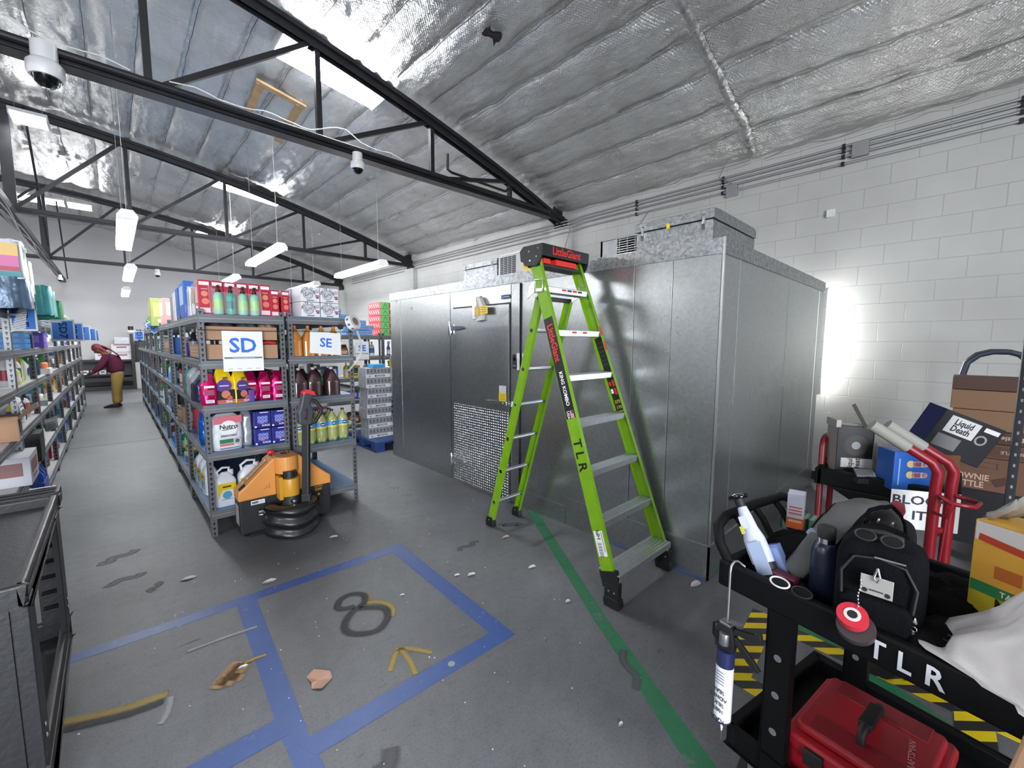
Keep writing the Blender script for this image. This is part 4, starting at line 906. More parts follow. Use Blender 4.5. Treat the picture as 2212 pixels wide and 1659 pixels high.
sign('SE', (3.085, 6.985, 1.46), X, Z, .235, .31, 'smaller white SE sign on the rack behind the drink trays', foot=True, tsize=.14)
q = MB(); q.tube([(SDX, RY - .012, 1.694), (.8, RY - .016, 1.690), (SDX + .61, RY - .012, 1.694)], .003, 'rubber_black', 5); tag(q.build('cord'), 'thin black cord holding the SD sign across the front rack', 'cord')
q = MB(); q.tube([(SEX, RY - .012, 1.70), (1.45, RY - .016, 1.695), (SEX + .585, RY - .012, 1.70)], .003, 'rubber_black', 5); tag(q.build('cord'), 'thin black cord holding the tilted SE sign across the rack', 'cord')
for k, (x_, y_, t_) in enumerate(((-.495, 5.02, 'SD5'), (-.375, 6.50, 'SD7'), (-.345, 7.5, 'SD9'), (-.318, 8.9, 'SD11'), (-.285, 10.3, 'SD13'), (-.275, 11.6, 'SD15'))):
    w_ = .215 if k < 3 else .20
    nm = ['nearest blue aisle card on the left row, covered with white peeled tape', 'blue aisle card reading SD7 standing out from the left row', 'blue aisle card reading SD9 just behind the SD7 card', 'blue aisle card reading SD11 on the left row', 'fifth blue aisle card along the left row, seen small', 'farthest blue aisle card of the left row'][k]
    cu = Vector((.72, -.69, 0)) if k == 0 else Vector((.85, -.52, 0))
    q = MB(); q.box(LXF - .02, x_ + .02, y_ + .002, y_ + .012, 1.795, 1.81, 'lamp_white')
    o = sign(t_, (x_, y_, 1.79 if k == 0 else 1.715), cu, Z, w_, .225, nm, card=True, tc=cm('17264f'), tsize=.10 if len(t_) < 4 else .08, trot=True)
    h_ = q.build('hanger', o)
    if k == 0:
        q = MB(); cc = Vector((x_, y_, 1.79)); cn = cu.cross(Z)
        for i in range(12):
            q.plate(cc + cu * (-.045 + .006 * i) + Z * (-.10 + .018 * i) + cn * (.004 + .0012 * (i % 3)), cu + Z * .25, Z - cu * .2, .13 - .006 * i, .013, 'paper')
        q.build('peeled_tape', o)
o = sign('SD18', (.47, 8.24, 1.83), (1, -.4, .75), (-.7, 0, 1), .17, .17, 'diamond wise tilted blue card on the middle row aisle side', card=True, tc=cm('17264f'), tsize=.09)
o = sign('SD14', (.40, 11.6, 1.72), (.85, -.5, 0), Z, .17, .19, 'blue aisle card reading SD14 at the far end of the middle row', card=True, tc=cm('17264f'), tsize=.12, trot=True)
q = MB(); q.box(.36, SDX + .10, 11.602, 11.612, 1.795, 1.81, 'lamp_white'); q.build('hanger', o)
# ---------------------------------------------------------------- hanging label roll
t = thing('label_roll', 'white roll of printed labels hanging from the corner of the middle row', 'label roll', (1.70, RY - .06, 1.79), rot=(R(62), R(38), R(12)))
q = MB(); q.lathe([(.075, -.03), (.075, .03)], 'paper', 24)
for k in range(9): q.plate((.0765 * math.cos(k * .7), .0765 * math.sin(k * .7), 0), (-math.sin(k * .7), math.cos(k * .7), 0), Z, .022, .026, cm('6f7074'), .0008)
q.build('roll', t)
q = MB(); q.lathe([(.040, -.031), (.040, .031)], cm('8a7a68'), 18); q.build('core', t)
q = MB(); q.grid(lambda u_, v_: (.03 - .12 * u_ + .05 * math.sin(u_ * 5), -.03 + .05 * v_, 0), 1, 1, 'paper')
t2 = MB(); t2.grid(lambda u_, v_: (1.74 - .0 * u_ + .05 * math.sin(u_ * 3.4) - .22 * max(0, u_ - .6) ** 1.2, RY - .05 + .05 * v_, 1.74 - .42 * u_), 16, 2, 'paper'); tag(t2.build('label_strip'), 'loose paper strip curling down from the hanging label roll', 'paper strip')
t = thing('ribbon_spool', 'black bobbin of grey ribbon tied above the tilted SE sign', 'spool', (1.59, RY - .03, 1.745), rot=(R(90), 0, 0))
q = MB(); q.lathe([(.024, -.012), (.024, .012)], 'rubber_black', 16); q.build('spool', t); q = MB(); q.cyl((0, -.02, 0), (0, -.14, 0), .0025, 'grey_cable', 5); q.build('tail', t)
# ================================================================ GOODS ON THE FRONT RACKS
def carton(name, label, cat, x, y, z, w, d, h, col, art=None, rz=0, group=None, bevel=.003, parts=True):
    """printed carton: body with art on the side facing the camera side (-y), w along x"""
    t = thing(name, label, cat, (x, y, z), rz, group)
    q = MB(); q.box(-w / 2, w / 2, 0, d, 0.001, h, col); q.build('carton', t, bevel=bevel)
    if art:
        q = MB(); art(q, w, d, h); q.build('printed_panel', t)
    return t
# red cracker boxes, wrapped bottles in front
mat('box_red', 'b3203a', 0.35, var=.05); mat('box_pink', 'd9577b', 0.35)
def red_art(q, w, d, h):
    q.plate((0, -.001, h * .9), X, Z, w * .8, h * .1, cm('f4e9ea'), 0); q.text('RITZ', (0, -.001, h * .9), X, Z, h * .08, 'box_red', .001) if False else None
    q.plate((0, -.001, h * .74), X, Z, w * .5, h * .02, cm('e8b7bd')); q.lathe([(w * .3, -.0012), (w * .3, -.001)], cm('cf7f5f'), 8, (0, 0, 0)) if False else None
    q.disc((0, -.001, h * .6), X, Z, w * .27, cm('d98b6a'), .001); q.disc((w * .05, -.001, h * .38), X, Z, w * .3, cm('dd7a66'), .001); q.plate((0, -.001, h * .12), X, Z, w * .8, h * .14, cm('efd5d9'))
proto = carton('cracker_box', 'first tall red carton from the left on the top shelf', 'carton', .555, RY + .06, SDL[4], .083, .20, .27, 'box_red', red_art, group='tall red cartons on the top shelf')
for k in range(1, 8):
    r = dup(proto, (.555 + .086 * k - (.0 if k < 6 else .012), RY + .06, SDL[4]), label='%s tall red carton from the left on the top shelf' % ORD[k])
    if k > 5: r.scale = (.8, 1, .86)
mat('bottle_green', '8fcbb2', 0.35, var=.12, vs=30); mat('bottle_teal', '4ba394', 0.35)
def pump(label, x, y, z, col='bottle_green', s=1.0, group='green pump bottles under clear wrap'):
    t = thing('pump_bottle', label, 'bottle', (x, y, z), group=group)
    q = MB(); q.lathe([(.033 * s, .001), (.036 * s, .01), (.036 * s, .145), (.030 * s, .165), (.013 * s, .175), (.012 * s, .18)], col, 16); b_ = q.build('bottle_body', t)
    q = MB(); q.lathe([(.036 * s * 1.01, .04), (.036 * s * 1.01, .12)], cm('a9d98a'), 16) if col == 'bottle_green' else q.lathe([(.036 * s * 1.01, .05), (.036 * s * 1.01, .11)], cm('2f7f78'), 16); q.build('label_band', t)
    q = MB(); q.cyl((0, 0, .178), (0, 0, .20), .016, 'rubber_black', 12); q.cyl((0, 0, .2), (0, 0, .222), .006, 'rubber_black', 8); q.box(-.008, .008, -.034, .012, .218, .232, 'rubber_black'); q.build('pump', t)
    return t
for k in range(4): pump('%s green pump bottle from the left in front of the red cartons' % ORD[k], .64 + .085 * k, RY + .03 - .0, SDL[4], 'bottle_green' if k != 1 else 'bottle_teal', .95)
mat('clear_wrap', 'f4f6f8', 0.12, alpha=.16)
q = MB(); q.grid(lambda u, v: (.575 + .37 * u, RY - .012 - .008 * math.sin(v * 6 + u * 9) + (.05 * v ** 2), SDL[4] + .005 + .235 * v * (1 - .25 * abs(math.sin(u * 6)))), 24, 10, 'clear_wrap'); tag(q.build('plastic_wrap'), 'crinkled clear plastic wrap in front of the green pump bottles', 'plastic wrap')
def orange_art(q, w, d, h):
    q.plate((0, -.001, h * .82), X, Z, w * .7, h * .1, cm('f3e8d5')); q.disc((0, -.001, h * .5), X, Z, w * .22, cm('3f9a76'), .001); q.plate((0, -.001, h * .18), X, Z, w, h * .3, cm('dfeadb'), .0006)
carton('snack_box', 'orange carton with a green figure right of the red cartons', 'carton', 1.07 + .0, RY + .22, SDL[4], .085, .1, .19, cm('e58a3a'), orange_art)
# white can cases, two by two in front and wrapped ones behind
mat('case_white', 'e6e6ea', 0.35); mat('case_wrap', '9d9db0', 0.25, var=.3, vs=18, bump=.4, bs=30)
def claw_art(q, w, d, h):
    q.disc((-w * .12, -.001, h * .52), X, Z, h * .33, cm('55565c'), .001, 24, h * .30); q.disc((-w * .12, -.001, h * .52), X, Z, h * .29, cm('c9cace'), .001)
    pts = [(-w * .12 + h * .2 * math.cos(a), h * .5 + h * .12 * math.sin(a * 2)) for a in [i * .5 for i in range(9)]]
    for i in range(8): q.bar((pts[i][0], -.003, pts[i][1]), (pts[i + 1][0], -.003, pts[i + 1][1]), .002, .009, cm('8a8b92'))
    for i, ch in enumerate('WHITE CLAW'):
        a = PI * .93 - i * PI * .86 / 9
        q.text(ch, (-w * .12 + h * .41 * math.cos(a), -.001, h * .52 + h * .41 * math.sin(a)), (math.sin(a), 0, -math.cos(a)), (math.cos(a), 0, math.sin(a)), h * .19, cm('1b1b1f'), .002)
    q.disc((w * .36, -.001, h * .72), X, Z, h * .13, cm('b9bac0'), .001); q.plate((w * .36, -.001, h * .42), X, Z, w * .22, h * .1, cm('b53a8e')); q.plate((w * .38, -.001, h * .3), X, Z, w * .16, h * .09, cm('2a2a30')); q.plate((-w * .02, -.001, h * .1), X, Z, w * .4, h * .05, cm('3a3b45'))
def can_case(label, x, y, z, front=True, rz=0):
    return carton('can_case', label, 'carton', x, y, z, .163, .26 if front else .20, .135, 'case_white' if front else 'case_wrap', claw_art if front else None, group='white printed can cases on the top shelf')
for i in range(2):
    for j in range(2): can_case('%s white printed can case, %s one of the front pile' % (('lower', 'upper')[j], ('left', 'right')[i]), 1.345 + .172 * i, RY + .02, SEL[4] + .138 * j)
for i in range(4):
    for j in range(2):
        can_case('%s wrapped can case, %s behind the front pile' % (('lower', 'upper')[j], ORD[i]), 1.335 - .012 * i, RY + .30 + .215 * i, SEL[4] + .138 * j, False)
# cardboard trays behind the SD sign
mat('cardboard', 'b08a6c', 0.75, var=.06, vs=4, bump=.1); mat('cardboard_in', '7d6250', 0.8)
def tray(label, x, y, z, w, d, h, cat='cardboard tray'):
    t = thing('cardboard_tray', label, cat, (x, y, z), group='open cardboard trays behind the SD sign')
    q = MB(); q.box(-w / 2, w / 2, 0, .006, 0, h, 'cardboard'); q.box(-w / 2, w / 2, d - .006, d, 0, h, 'cardboard'); q.box(-w / 2, w / 2, 0, d, 0, .006, 'cardboard')
    for s_ in (-1, 1): q.box(*sorted((s_ * w / 2, s_ * (w / 2 - .006))), 0, d, 0, h, 'cardboard')
    q.build('tray_body', t)
    q = MB()
    for k in range(9):
        for j in range(3): q.plate((-w / 2 - .0008, .06 + d * .1 * k, h * (.25 + .25 * j)), -Y, Z, .035, h * .1, cm('e4dad2'), 0)
    q.build('printed_side', t); return t
tray('lower open cardboard tray behind the SD sign', .80, RY + .05, SDL[3], .53, .95, .125)
tray('upper open cardboard tray behind the SD sign', .80, RY + .05, SDL[3] + .16, .53, .45, .115)
for k, (x_, y_, c_, w_, lab) in enumerate(((.66, .12, '4f4548', .20, 'dark crumpled snack bag in the left of the upper cardboard tray'), (.86, .15, '55606b', .16, 'blue grey foil bag in the middle of the upper tray'), (1.0, .12, 'a98c78', .12, 'tan bag lying in the right of the upper tray'))):
    q = MB(); q.grid(lambda u, v: (x_ + w_ * (u - .5) * 1.2, RY + .06 + y_ + .22 * (v - .5), SDL[3] + .255 + .07 * math.sin(PI * u) ** .5 * math.sin(PI * v) ** .5 + .012 * math.sin(u * 17 + v * 11 + k)), 14, 10, cm(c_, .35)); q.grid(lambda u, v: (x_ + w_ * (u - .5) * 1.2, RY + .06 + y_ + .22 * (.5 - v), SDL[3] + .25 + .003 * u), 2, 2, cm(c_, .35)); tag(q.build('snack_bag'), lab, 'bag')
q = MB(); q.tube([(.96, RY + .12, SDL[3] + .14), (1.0, RY + .11, SDL[3] + .15), (1.06, RY + .12, SDL[3] + .135)], .02, cm('c9303a', .3), 8); tag(q.build('candy_packet'), 'small red and white packet in the lower tray right of the SD sign', 'packet')
# foil bags and yellow treat bags
def pouch(name, label, x, y, z, w, d, h, m, rz=0, tip=.35, group=None, art=None, lean=0.0, cat='bag', crink=.006):
    t = thing(name, label, cat, (x, y, z), rz, group)
    def f(u, v):
        a = 2 * PI * u; k = 1 - max(0, v - (1 - tip)) / tip * .97
        e = .55
        cx_ = math.copysign(abs(math.cos(a)) ** e, math.cos(a)); sy_ = math.copysign(abs(math.sin(a)) ** e, math.sin(a))
        ww = w / 2 * (1 - (1 - k) * .45) * (.92 + .08 * math.sin(PI * min(1, v * 1.3))); dd = d / 2 * (k if v > .05 else .9)
        nz = crink * noise.noise(Vector((cx_ * 3 + x * 7, sy_ * 3, v * 7 + y)))
        return (ww * cx_ + nz, dd * sy_ + nz + lean * v * h, .002 + h * v)
    q = MB(); q.grid(f, 28, 18, m); q.poly([f(i / 14, 0) for i in range(14)][::-1], m); q.build('bag_body', t)
    if art: q = MB(); art(q, w, d, h); q.build('printed_panel', t)
    return t
mat('foil_magenta', 'c2155f', 0.22, .65, bump=.3, bs=22, var=.1); mat('bag_yellow', 'e2c11f', 0.35, bump=.15, bs=14); mat('foil_teal', '1f93a0', .25, .6, bump=.3, bs=20); mat('foil_silver', 'c9ccd2', .25, .6, bump=.35, bs=20); mat('foil_navy', '262b4a', .25, .5, bump=.3, bs=20); mat('foil_blue', '1763c8', .2, .65, bump=.35, bs=25)
def mag_art(q, w, d, h):
    f = -d / 2 - .004
    q.plate((0, f, h * .6), X, Z, w * .6, h * .07, cm('e8dfe4')); q.plate((0, f, h * .42), X, Z, w * .6, h * .18, cm('8a1040')); q.plate((w * .02, f, h * .13), X, Z, w * .48, h * .10, cm('efeff0'))
    for k in range(9): q.plate((-w * .17 + w * .045 * k, f, h * .13), X, Z, w * .018, h * .075, cm('3a3a3c'), .001)
    for k in range(4): q.plate((0, f, h * (.35 + .04 * k)), X, Z, w * .5, h * .008, cm('c98aa8'), .001)
for x_, y_, lab in ((.535, .03, 'magenta foil bag at the left corner post of the front rack'), (.845, .12, 'magenta foil bag half hidden by the right yellow bag'), (.95, .10, 'middle magenta foil bag standing free on the third shelf'), (1.055, .10, 'right magenta foil bag beside the rack post')):
    pouch('treat_bag', lab, x_, RY + y_, SDL[2], .115, .09, .25, 'foil_magenta', art=mag_art, group='magenta foil bags')
def yel_art(q, w, d, h):
    f = -d / 2 - .004
    q.text('an', (0, f, h * .72), X, Z, h * .13, cm('3a3325'), .001); q.disc((-.01, f, h * .50), X, (0, 0, .7), w * .36, cm('5a3d92'), .001); q.plate((-.01, f, h * .50), X, Z, w * .45, h * .03, cm('d9cfe8'), .002)
    q.plate((0, f, h * .22), X, Z, w * .9, h * .34, cm('1e1a1d')); q.disc((0.0, f, h * .26), X, Z, w * .22, cm('cf7e66'), .002); q.disc((w * .18, f, h * .16), X, Z, w * .14, cm('c66a58'), .002); q.plate((0, f, h * .07), X, Z, w * .92, h * .09, cm('c0606a'), .002); q.text('25ct', (w * .14, f, h * .065), X, Z, h * .085, cm('f4f4f4'), .003)
pouch('treat_bag', 'left yellow treat bag printed with 25ct at the shelf edge', .645, RY + .055, SDL[2], .145, .07, .30, 'bag_yellow', rz=.12, art=yel_art, lean=.12, group='yellow treat bags')
pouch('treat_bag', 'right yellow treat bag printed with 25ct, turned aside with a purple edge', .765, RY + .06, SDL[2], .13, .07, .29, 'bag_yellow', rz=.35, art=yel_art, lean=.12, group='yellow treat bags')
q = MB(); q.box(-.02, .02, -.03, .03, 0, .1, cm('6a4aa8', .4)); o = q.build('purple_carton', None, .003); o.location = (.83, RY + .05, SDL[2] + .001); o.rotation_euler = (0, 0, .3); tag(o, 'small purple carton at the foot of the right yellow bag', 'carton')
for x_, y_, m_, h_, lab in ((.53, .36, 'foil_navy', .22, 'navy and white bag on the aisle side behind the corner post'), (.54, .60, 'foil_silver', .25, 'crumpled silver bag on the aisle side of the front rack'), (.55, .85, 'foil_silver', .29, 'tall white bag with an orange ribbon on the aisle side'), (.55, 1.07, 'foil_teal', .27, 'bright teal bag on the aisle side of the front rack'), (.8, .45, 'foil_navy', .24, 'dark bag behind the magenta bags'), (1.0, .5, 'foil_navy', .26, 'black bag behind the right magenta bag')):
    pouch('treat_bag', lab, x_, RY + y_, SDL[2], .16 if x_ < .6 else .2, .13, h_, m_, rz=-1.4 if x_ < .6 else 0)
q = MB(); q.box(SDX + .01, SDX + .016, RY + .78, RY + 1.15, 1.15, 1.19, cm('d0793c', .4)); tag(q.build('ribbon'), 'orange band across the white and teal bags on the aisle side', 'ribbon')
pouch('treat_bag', 'pale green and white can shaped pack beside the rack post', 1.075, RY + .25, SDL[2], .07, .07, .2, cm('b9cdb9', .4), tip=.1)
# level four: pet food bag, clear bottle, navy cartons, blue foil
def pet_art(q, w, d, h):
    f = -d / 2 - .006
    q.plate((0, f + .003, h * .85), X, Z, w * .86, h * .2, cm('cf6f7c')); q.disc((0, f, h * .62), X, Z, w * .27, cm('eeeef0'), .002, 24); q.text('Nutro', (0, f, h * .66), X, Z, h * .17, cm('1d1d20'), .004); q.bar((-w * .2, f - .003, h * .575), (w * .22, f - .003, h * .60), .002, .005, cm('1d1d20'))
    q.text('ESSENTIALS', (0, f, h * .41), X, Z, h * .075, cm('3a3a3d'), .003); q.plate((-w * .08, f, h * .26), X, Z, w * .42, h * .11, cm('2f7d4c'), .002); q.plate((-w * .08, f, h * .16), X, Z, w * .42, h * .06, cm('cf6f7c'), .002); q.disc((w * .25, f, h * .24), X, Z, w * .13, cm('b9bcc0'), .002); q.disc((w * .25, f, h * .24), X, Z, w * .07, cm('5a5d60'), .003)
    q.plate((0, f, h * .06), X, Z, w * .6, h * .02, cm('4a4b4e'), .002)
mat('bag_white', 'dcdfe6', .4, bump=.25, bs=10)
pouch('pet_food_bag', 'white pet food bag with pink top on the fourth shelf down', .645, RY + .10, SDL[1], .235, .15, .30, 'bag_white', rz=.10, tip=.12, art=pet_art)
pouch('pet_food_bag', 'shiny blue foil bag behind the white pet food bag', .56, RY + .48, SDL[1], .12, .16, .30, 'foil_blue')
pouch('clear_bag', 'clear plastic bag of white items between pet food and navy cartons', .80, RY + .15, SDL[1], .085, .12, .31, 'foil_silver', tip=.15)
mat('box_navy', '23277c', .35)
def surge_art(q, w, d, h):
    q.plate((0, -.001, h * .5), X, Z, w * .62, h * .5, cm('3d4aa5')); 
    for i in range(3):
        for j in range(2): q.disc((-w * .2 + w * .2 * i, -.001, h * (.42 + .2 * j)), X, Z, h * .09, cm('98a4e0'), .001, 10); q.disc((-w * .2 + w * .2 * i, -.001, h * (.42 + .2 * j)), X, Z, h * .05, cm('4a55a8'), .002, 8)
    q.plate((-w * .05, -.001, h * .3), X, Z, w * .2, h * .08, cm('c96a72'), .002); q.plate((w * .1, -.001, h * .93), X, Z, w * .5, h * .05, cm('dfe0ec')); q.text('SURGE', (w * .18, -.001, h * .15), X, Z, h * .14, cm('f0f0f6'), .002); q.disc((-w * .42, -.001, h * .1), X, Z, h * .06, cm('dfe0ec'), .002, 12)
for i in range(2):
    for j in range(2): carton('snack_box', '%s %s navy carton with pictures on the fourth shelf down' % (('lower', 'upper')[j], ('left', 'right')[i]), 'carton', .907 + .135 * i, RY + .03, SDL[1] + .151 * j + .0 , .130, .25, .146, 'box_navy', surge_art, group='navy cartons piled two by two')
# level five: white jugs
mat('jug_white', 'dfe1ea', .3); mat('label_yellow', 'e6c91c', .4)
def jug(label, x, y, z, s=1.0, rz=0, mb='jug_white', ml='label_yellow', cap=None, group=None, w=.15, d=.11, h=.28, art=True):
    t = thing('bleach_jug', label, 'jug', (x, y, z), rz, group); w *= s; d *= s; h *= s
    def f(u, v):
        a = 2 * PI * u; e = .45
        k = 1.0 if v < .72 else 1 - ((v - .72) / .28) ** 1.6 * .72
        return (w / 2 * k * math.copysign(abs(math.cos(a)) ** e, math.cos(a)), d / 2 * k * math.copysign(abs(math.sin(a)) ** e, math.sin(a)), .002 + h * v)
    q = MB(); q.grid(f, 24, 14, mb); q.poly([f(i / 24, 1) for i in range(24)], mb); q.poly([f(i / 24, 0) for i in range(24)][::-1], mb); q.build('jug_body', t)
    q = MB(); q.tube([(-w * .30, 0, h * .84), (-w * .36, 0, h * 1.03), (-w * .1, 0, h * 1.14), (w * .22, 0, h * 1.12), (w * .18, 0, h * .95)], .010 * s, mb, 8); q.build('handle', t)
    q = MB(); q.cyl((w * .30, 0, h * .9), (w * .30, 0, h * 1.06), .018 * s, cap or cm('cdd3e0'), 12); q.build('cap', t)
    if art:
        q = MB(); q.plate((0, -d / 2 - .002, h * .42), X, Z, w * .86, h * .54, cm('dfe6ee')); q.plate((0, -d / 2 - .002, h * .60), X, Z, w * .86, h * .20, ml, .001); q.poly([(-w * .43, -d / 2 - .0035, h * .52), (-w * .2, -d / 2 - .0035, h * .52), (-w * .43, -d / 2 - .0035, h * .25)], ml); q.poly([(w * .43, -d / 2 - .0035, h * .52), (w * .43, -d / 2 - .0035, h * .25), (w * .25, -d / 2 - .0035, h * .52)], ml)
        q.plate((0, -d / 2 - .002, h * .60), X, Z, w * .4, h * .05, cm('4a4420'), .002); q.disc((0, -d / 2 - .002, h * .35), X, (0, 0, .6), w * .22, cm('5f9fc8'), .002); q.plate((0, -d / 2 - .002, h * .22), X, Z, w * .5, h * .02, cm('7a8aa0'), .002)
        q.build('label', t)
    return t
jug('white jug with a yellow label at the left of the bottom shelf', .62, RY + .12, SDL[0], 1.02, .05)
jug('white jug with a yellow label beside the orange pallet jack', .805, RY + .12, SDL[0], 1.12, 0, w=.165)
jug('white jug with a blue cap behind the pallet jack cover', .99, RY + .16, SDL[0], 1.15, cap=cm('4f9ad0'), w=.165)
for k, (y_, lab) in enumerate(((.55, 'first'), (.78, 'second'), (1.02, 'third'))): jug('white jug seen sideways from the aisle, %s behind the corner jug' % lab, .57, RY + y_, SDL[0], .98, -1.5)
# right rack: amber jugs, dark juice jugs, lemonade bottles
mat('juice_amber', 'c07a33', .18, coat=.5, var=.06); mat('juice_dark', '3c2226', .15, coat=.6); mat('lemonade', 'a5ab6c', .15, coat=.6); mat('cap_grey', 'b5b0ac', .4); mat('cap_black', '1a1a1c', .4)
def big_jug(label, x, y, z, m, w=.15, h=.24, group=None, cap='cap_grey'):
    t = thing('juice_jug', label, 'jug', (x, y, z), group=group)
    def f(u, v):
        a = 2 * PI * u; e = .6; k = 1.0 if v < .55 else max(.20, 1 - ((v - .55) / .45) ** 1.15 * .82)
        r_ = k * (1 + .015 * math.cos(a * 8))
        return (w / 2 * r_ * math.copysign(abs(math.cos(a)) ** e, math.cos(a)), w / 2 * r_ * math.copysign(abs(math.sin(a)) ** e, math.sin(a)), .002 + h * v)
    q = MB(); q.grid(f, 32, 16, m); q.poly([f(i / 32, 0) for i in range(32)][::-1], m); q.poly([f(i / 32, 1) for i in range(32)], m); q.build('jug_body', t)
    q = MB(); q.cyl((0, 0, h), (0, 0, h + .022), w * .13, cap, 14); q.build('cap', t)
    return t
for k in range(4): big_jug(['leftmost amber juice jug beside the rack post', 'second amber juice jug from the left', 'third amber juice jug, behind the tilted SE sign', 'fourth amber juice jug, mostly hidden by the tilted SE sign'][k], 1.215 + .118 * k, RY + .09 + .01 * (k % 2), SEL[3], 'juice_amber', .115, .26, 'amber juice jugs', cap=cm('b87a50'))
for k in range(3): big_jug(['leftmost dark juice jug in the front line', 'middle dark juice jug in the front line', 'right dark juice jug in the front line'][k], 1.23 + .15 * k - .015 * (k == 1), RY + .09 + .02 * (k == 1), SEL[2], 'juice_dark', .14, .25, 'dark juice jugs')
for k in range(4): big_jug('dark juice jug in the second line, %s from the left' % ORD[k], 1.21 + .125 * k, RY + .32, SEL[2], 'juice_dark', .12, .25, 'dark juice jugs')
for k in range(2): big_jug('dark juice jug at the back, %s from the left' % ORD[k], 1.22 + .13 * k, RY + .55, SEL[2], 'juice_dark', .12, .26, 'dark juice jugs')
for o in [o for o in COL.objects if o.get('label', '').startswith('dark juice jug in the second line')]:
    q = MB(); q.box(.03, .05, -.064, -.060, .08, .16, cm('3f9a6a', .4)); q.build('jug_label', o)
def soda(label, x, y, z, s=1.0, group='lemonade bottles on the fourth shelf', rz=0, rot=None):
    t = thing('lemonade_bottle', label, 'bottle', (x, y, z), rz, group, rot)
    q = MB(); n = 20; prof = [(.030, .002), (.046, .012), (.052, .035), (.054, .09), (.050, .125), (.054, .15), (.054, .19), (.046, .225), (.030, .255), (.014, .275), (.013, .29)]
    q.lathe([(a * s, b_ * s) for a, b_ in prof], 'lemonade', n)
    for k in range(5):
        a = 2 * PI * k / 5; q.lathe([(.004, .0), (.018 * s, .004), (.022 * s, .03), (.012 * s, .06)], 'lemonade', 8, (.033 * s * math.cos(a), .033 * s * math.sin(a), .0))
    q.build('bottle_body', t)
    q = MB(); q.lathe([(.0548 * s, .150 * s), (.0548 * s, .195 * s)], cm('5aa2d8', .35), n); q.lathe([(.0546 * s, .135 * s), (.0546 * s, .150 * s)], cm('e0d04a', .35), n); q.plate((-.004, -.0575 * s, .175 * s), X, Z, .04 * s, .028 * s, cm('16202a')); q.plate((-.004, -.058 * s, .175 * s), X, Z, .03 * s, .012 * s, cm('c9cfd4')); q.build('label_band', t)
    q = MB(); q.cyl((0, 0, .288 * s), (0, 0, .308 * s), .0155 * s, 'cap_black', 12); q.build('cap', t)
    return t
for k in range(5): soda('lemonade bottle with blue label, %s of the front line' % ORD[k], 1.20 + .11 * k, RY + .07 + .015 * k, SEL[1], 1.0)
for k in range(3): soda('lemonade bottle behind the front line, %s from the left' % ORD[k], 1.30 + .12 * k, RY + .22, SEL[1], 1.0)
soda('lemonade bottle lying on its side at the right rack post', 1.625, RY + .42, SEL[1] + .056, .9, rot=(R(75), 0, R(40)))
for k in range(5):
    carton('drink_tray', 'flat pink and white drink tray behind the lemonade, number %s up' % ORD[k].replace('first', 'one').replace('second', 'two').replace('third', 'three').replace('fourth', 'four').replace('fifth', 'five'), 'tray', 1.44, RY + .62, SEL[1] + .066 * k, .46, .3, .06, cm('e2dde0'), lambda q, w, d, h: q.plate((0, -.001, h * .8), X, Z, w, h * .35, cm('c04a6a')))
for k in range(2):
    carton('snack_box', ('white low carton with orange dots at the back of the jug shelf', 'grey cardboard carton at the back right of the jug shelf')[k], 'carton', 1.56 + .03 * k, RY + .75 + .2 * k, SEL[2], .2, .15, (.05, .16)[k], (cm('dfdcd8'), cm('86807a'))[k])
pouch('powder_tub', 'white tub behind the right dark juice jug', 1.53, RY + .45, SEL[2], .09, .09, .18, cm('d4d4d0'), tip=.1, cat='tub')
t = soda('small green soda bottle on the bottom shelf behind the pallet jack', 1.22, RY + .12, SEL[0], .8, group=None)
t.children[0].data = t.children[0].data.copy(); t.children[0].data.materials[0] = MATS[cm('2f9a6c', .12)]
# blue packs and small packages on the aisle edge of the top shelf
def tall_pack(label, x, y, z, w, d, h, col, c2, group=None):
    t = thing('wrapped_pack', label, 'pack', (x, y, z), 0, group)
    q = MB(); q.box(0, w, 0, d, .001, h, col); q.build('pack', t, bevel=.008)
    q = MB(); q.plate((-.001, d / 2, h * .62), -Y, Z, d * .8, h * .5, c2); q.plate((w / 2, -.001, h * .6), X, Z, w * .8, h * .5, c2); q.plate((w * .5, -.001, h * .2), X, Z, w * .5, h * .1, cm('f0f0f4')); q.build('printed_panel', t)
    return t
tall_pack('pale plastic wrapped carton left of the first red carton', .495, RY + .09, SDL[4], .022, .2, .25, 'clear_wrap', cm('c9a9a4'))
tall_pack('white bottle pack right behind the left rack post on the top shelf', .50, RY + .30, SDL[4], .06, .09, .20, cm('dfe2ea'), cm('cfe0b8'))
tall_pack('rack of white cup lids beside the blue pack on the top shelf', .50, RY + .44, SDL[4], .2, .16, .24, cm('e8e8ea'), cm('bfc3ca'))
tall_pack('small violet carton on the top shelf edge', .50, RY + .66, SDL[4], .12, .14, .12, cm('5560c8'), cm('7f88dc'))
tall_pack('tall blue pack with a white picture on the top shelf', .50, RY + .84, SDL[4], .3, .34, .34, cm('2464b8'), cm('bcd0ea'))
tall_pack('narrow deep blue pack on the top shelf, second bay', .50, RY + 1.30, SDL[4], .22, .22, .32, cm('1f52b4'), cm('2b5fc0'))
tall_pack('brown and white carton pair on the top shelf, second bay', .50, RY + 1.62, SDL[4], .25, .2, .30, cm('e0dcdc'), cm('f0eeee'))
tall_pack('brown carton behind the white one on the top shelf', .50, RY + 1.85, SDL[4], .22, .25, .28, cm('8f7a74'), cm('a08c86'))
tall_pack('low red and cream carton farther along the top shelf', .50, RY + 3.0, SDL[4], .3, .5, .34, cm('d9a29a'), cm('e9dccb'))
tall_pack('olive green pack at the far end of the top shelf', .42, RY + 3.9, SDL[4], .3, .4, .40, cm('8a9450'), cm('a6ad6c'))
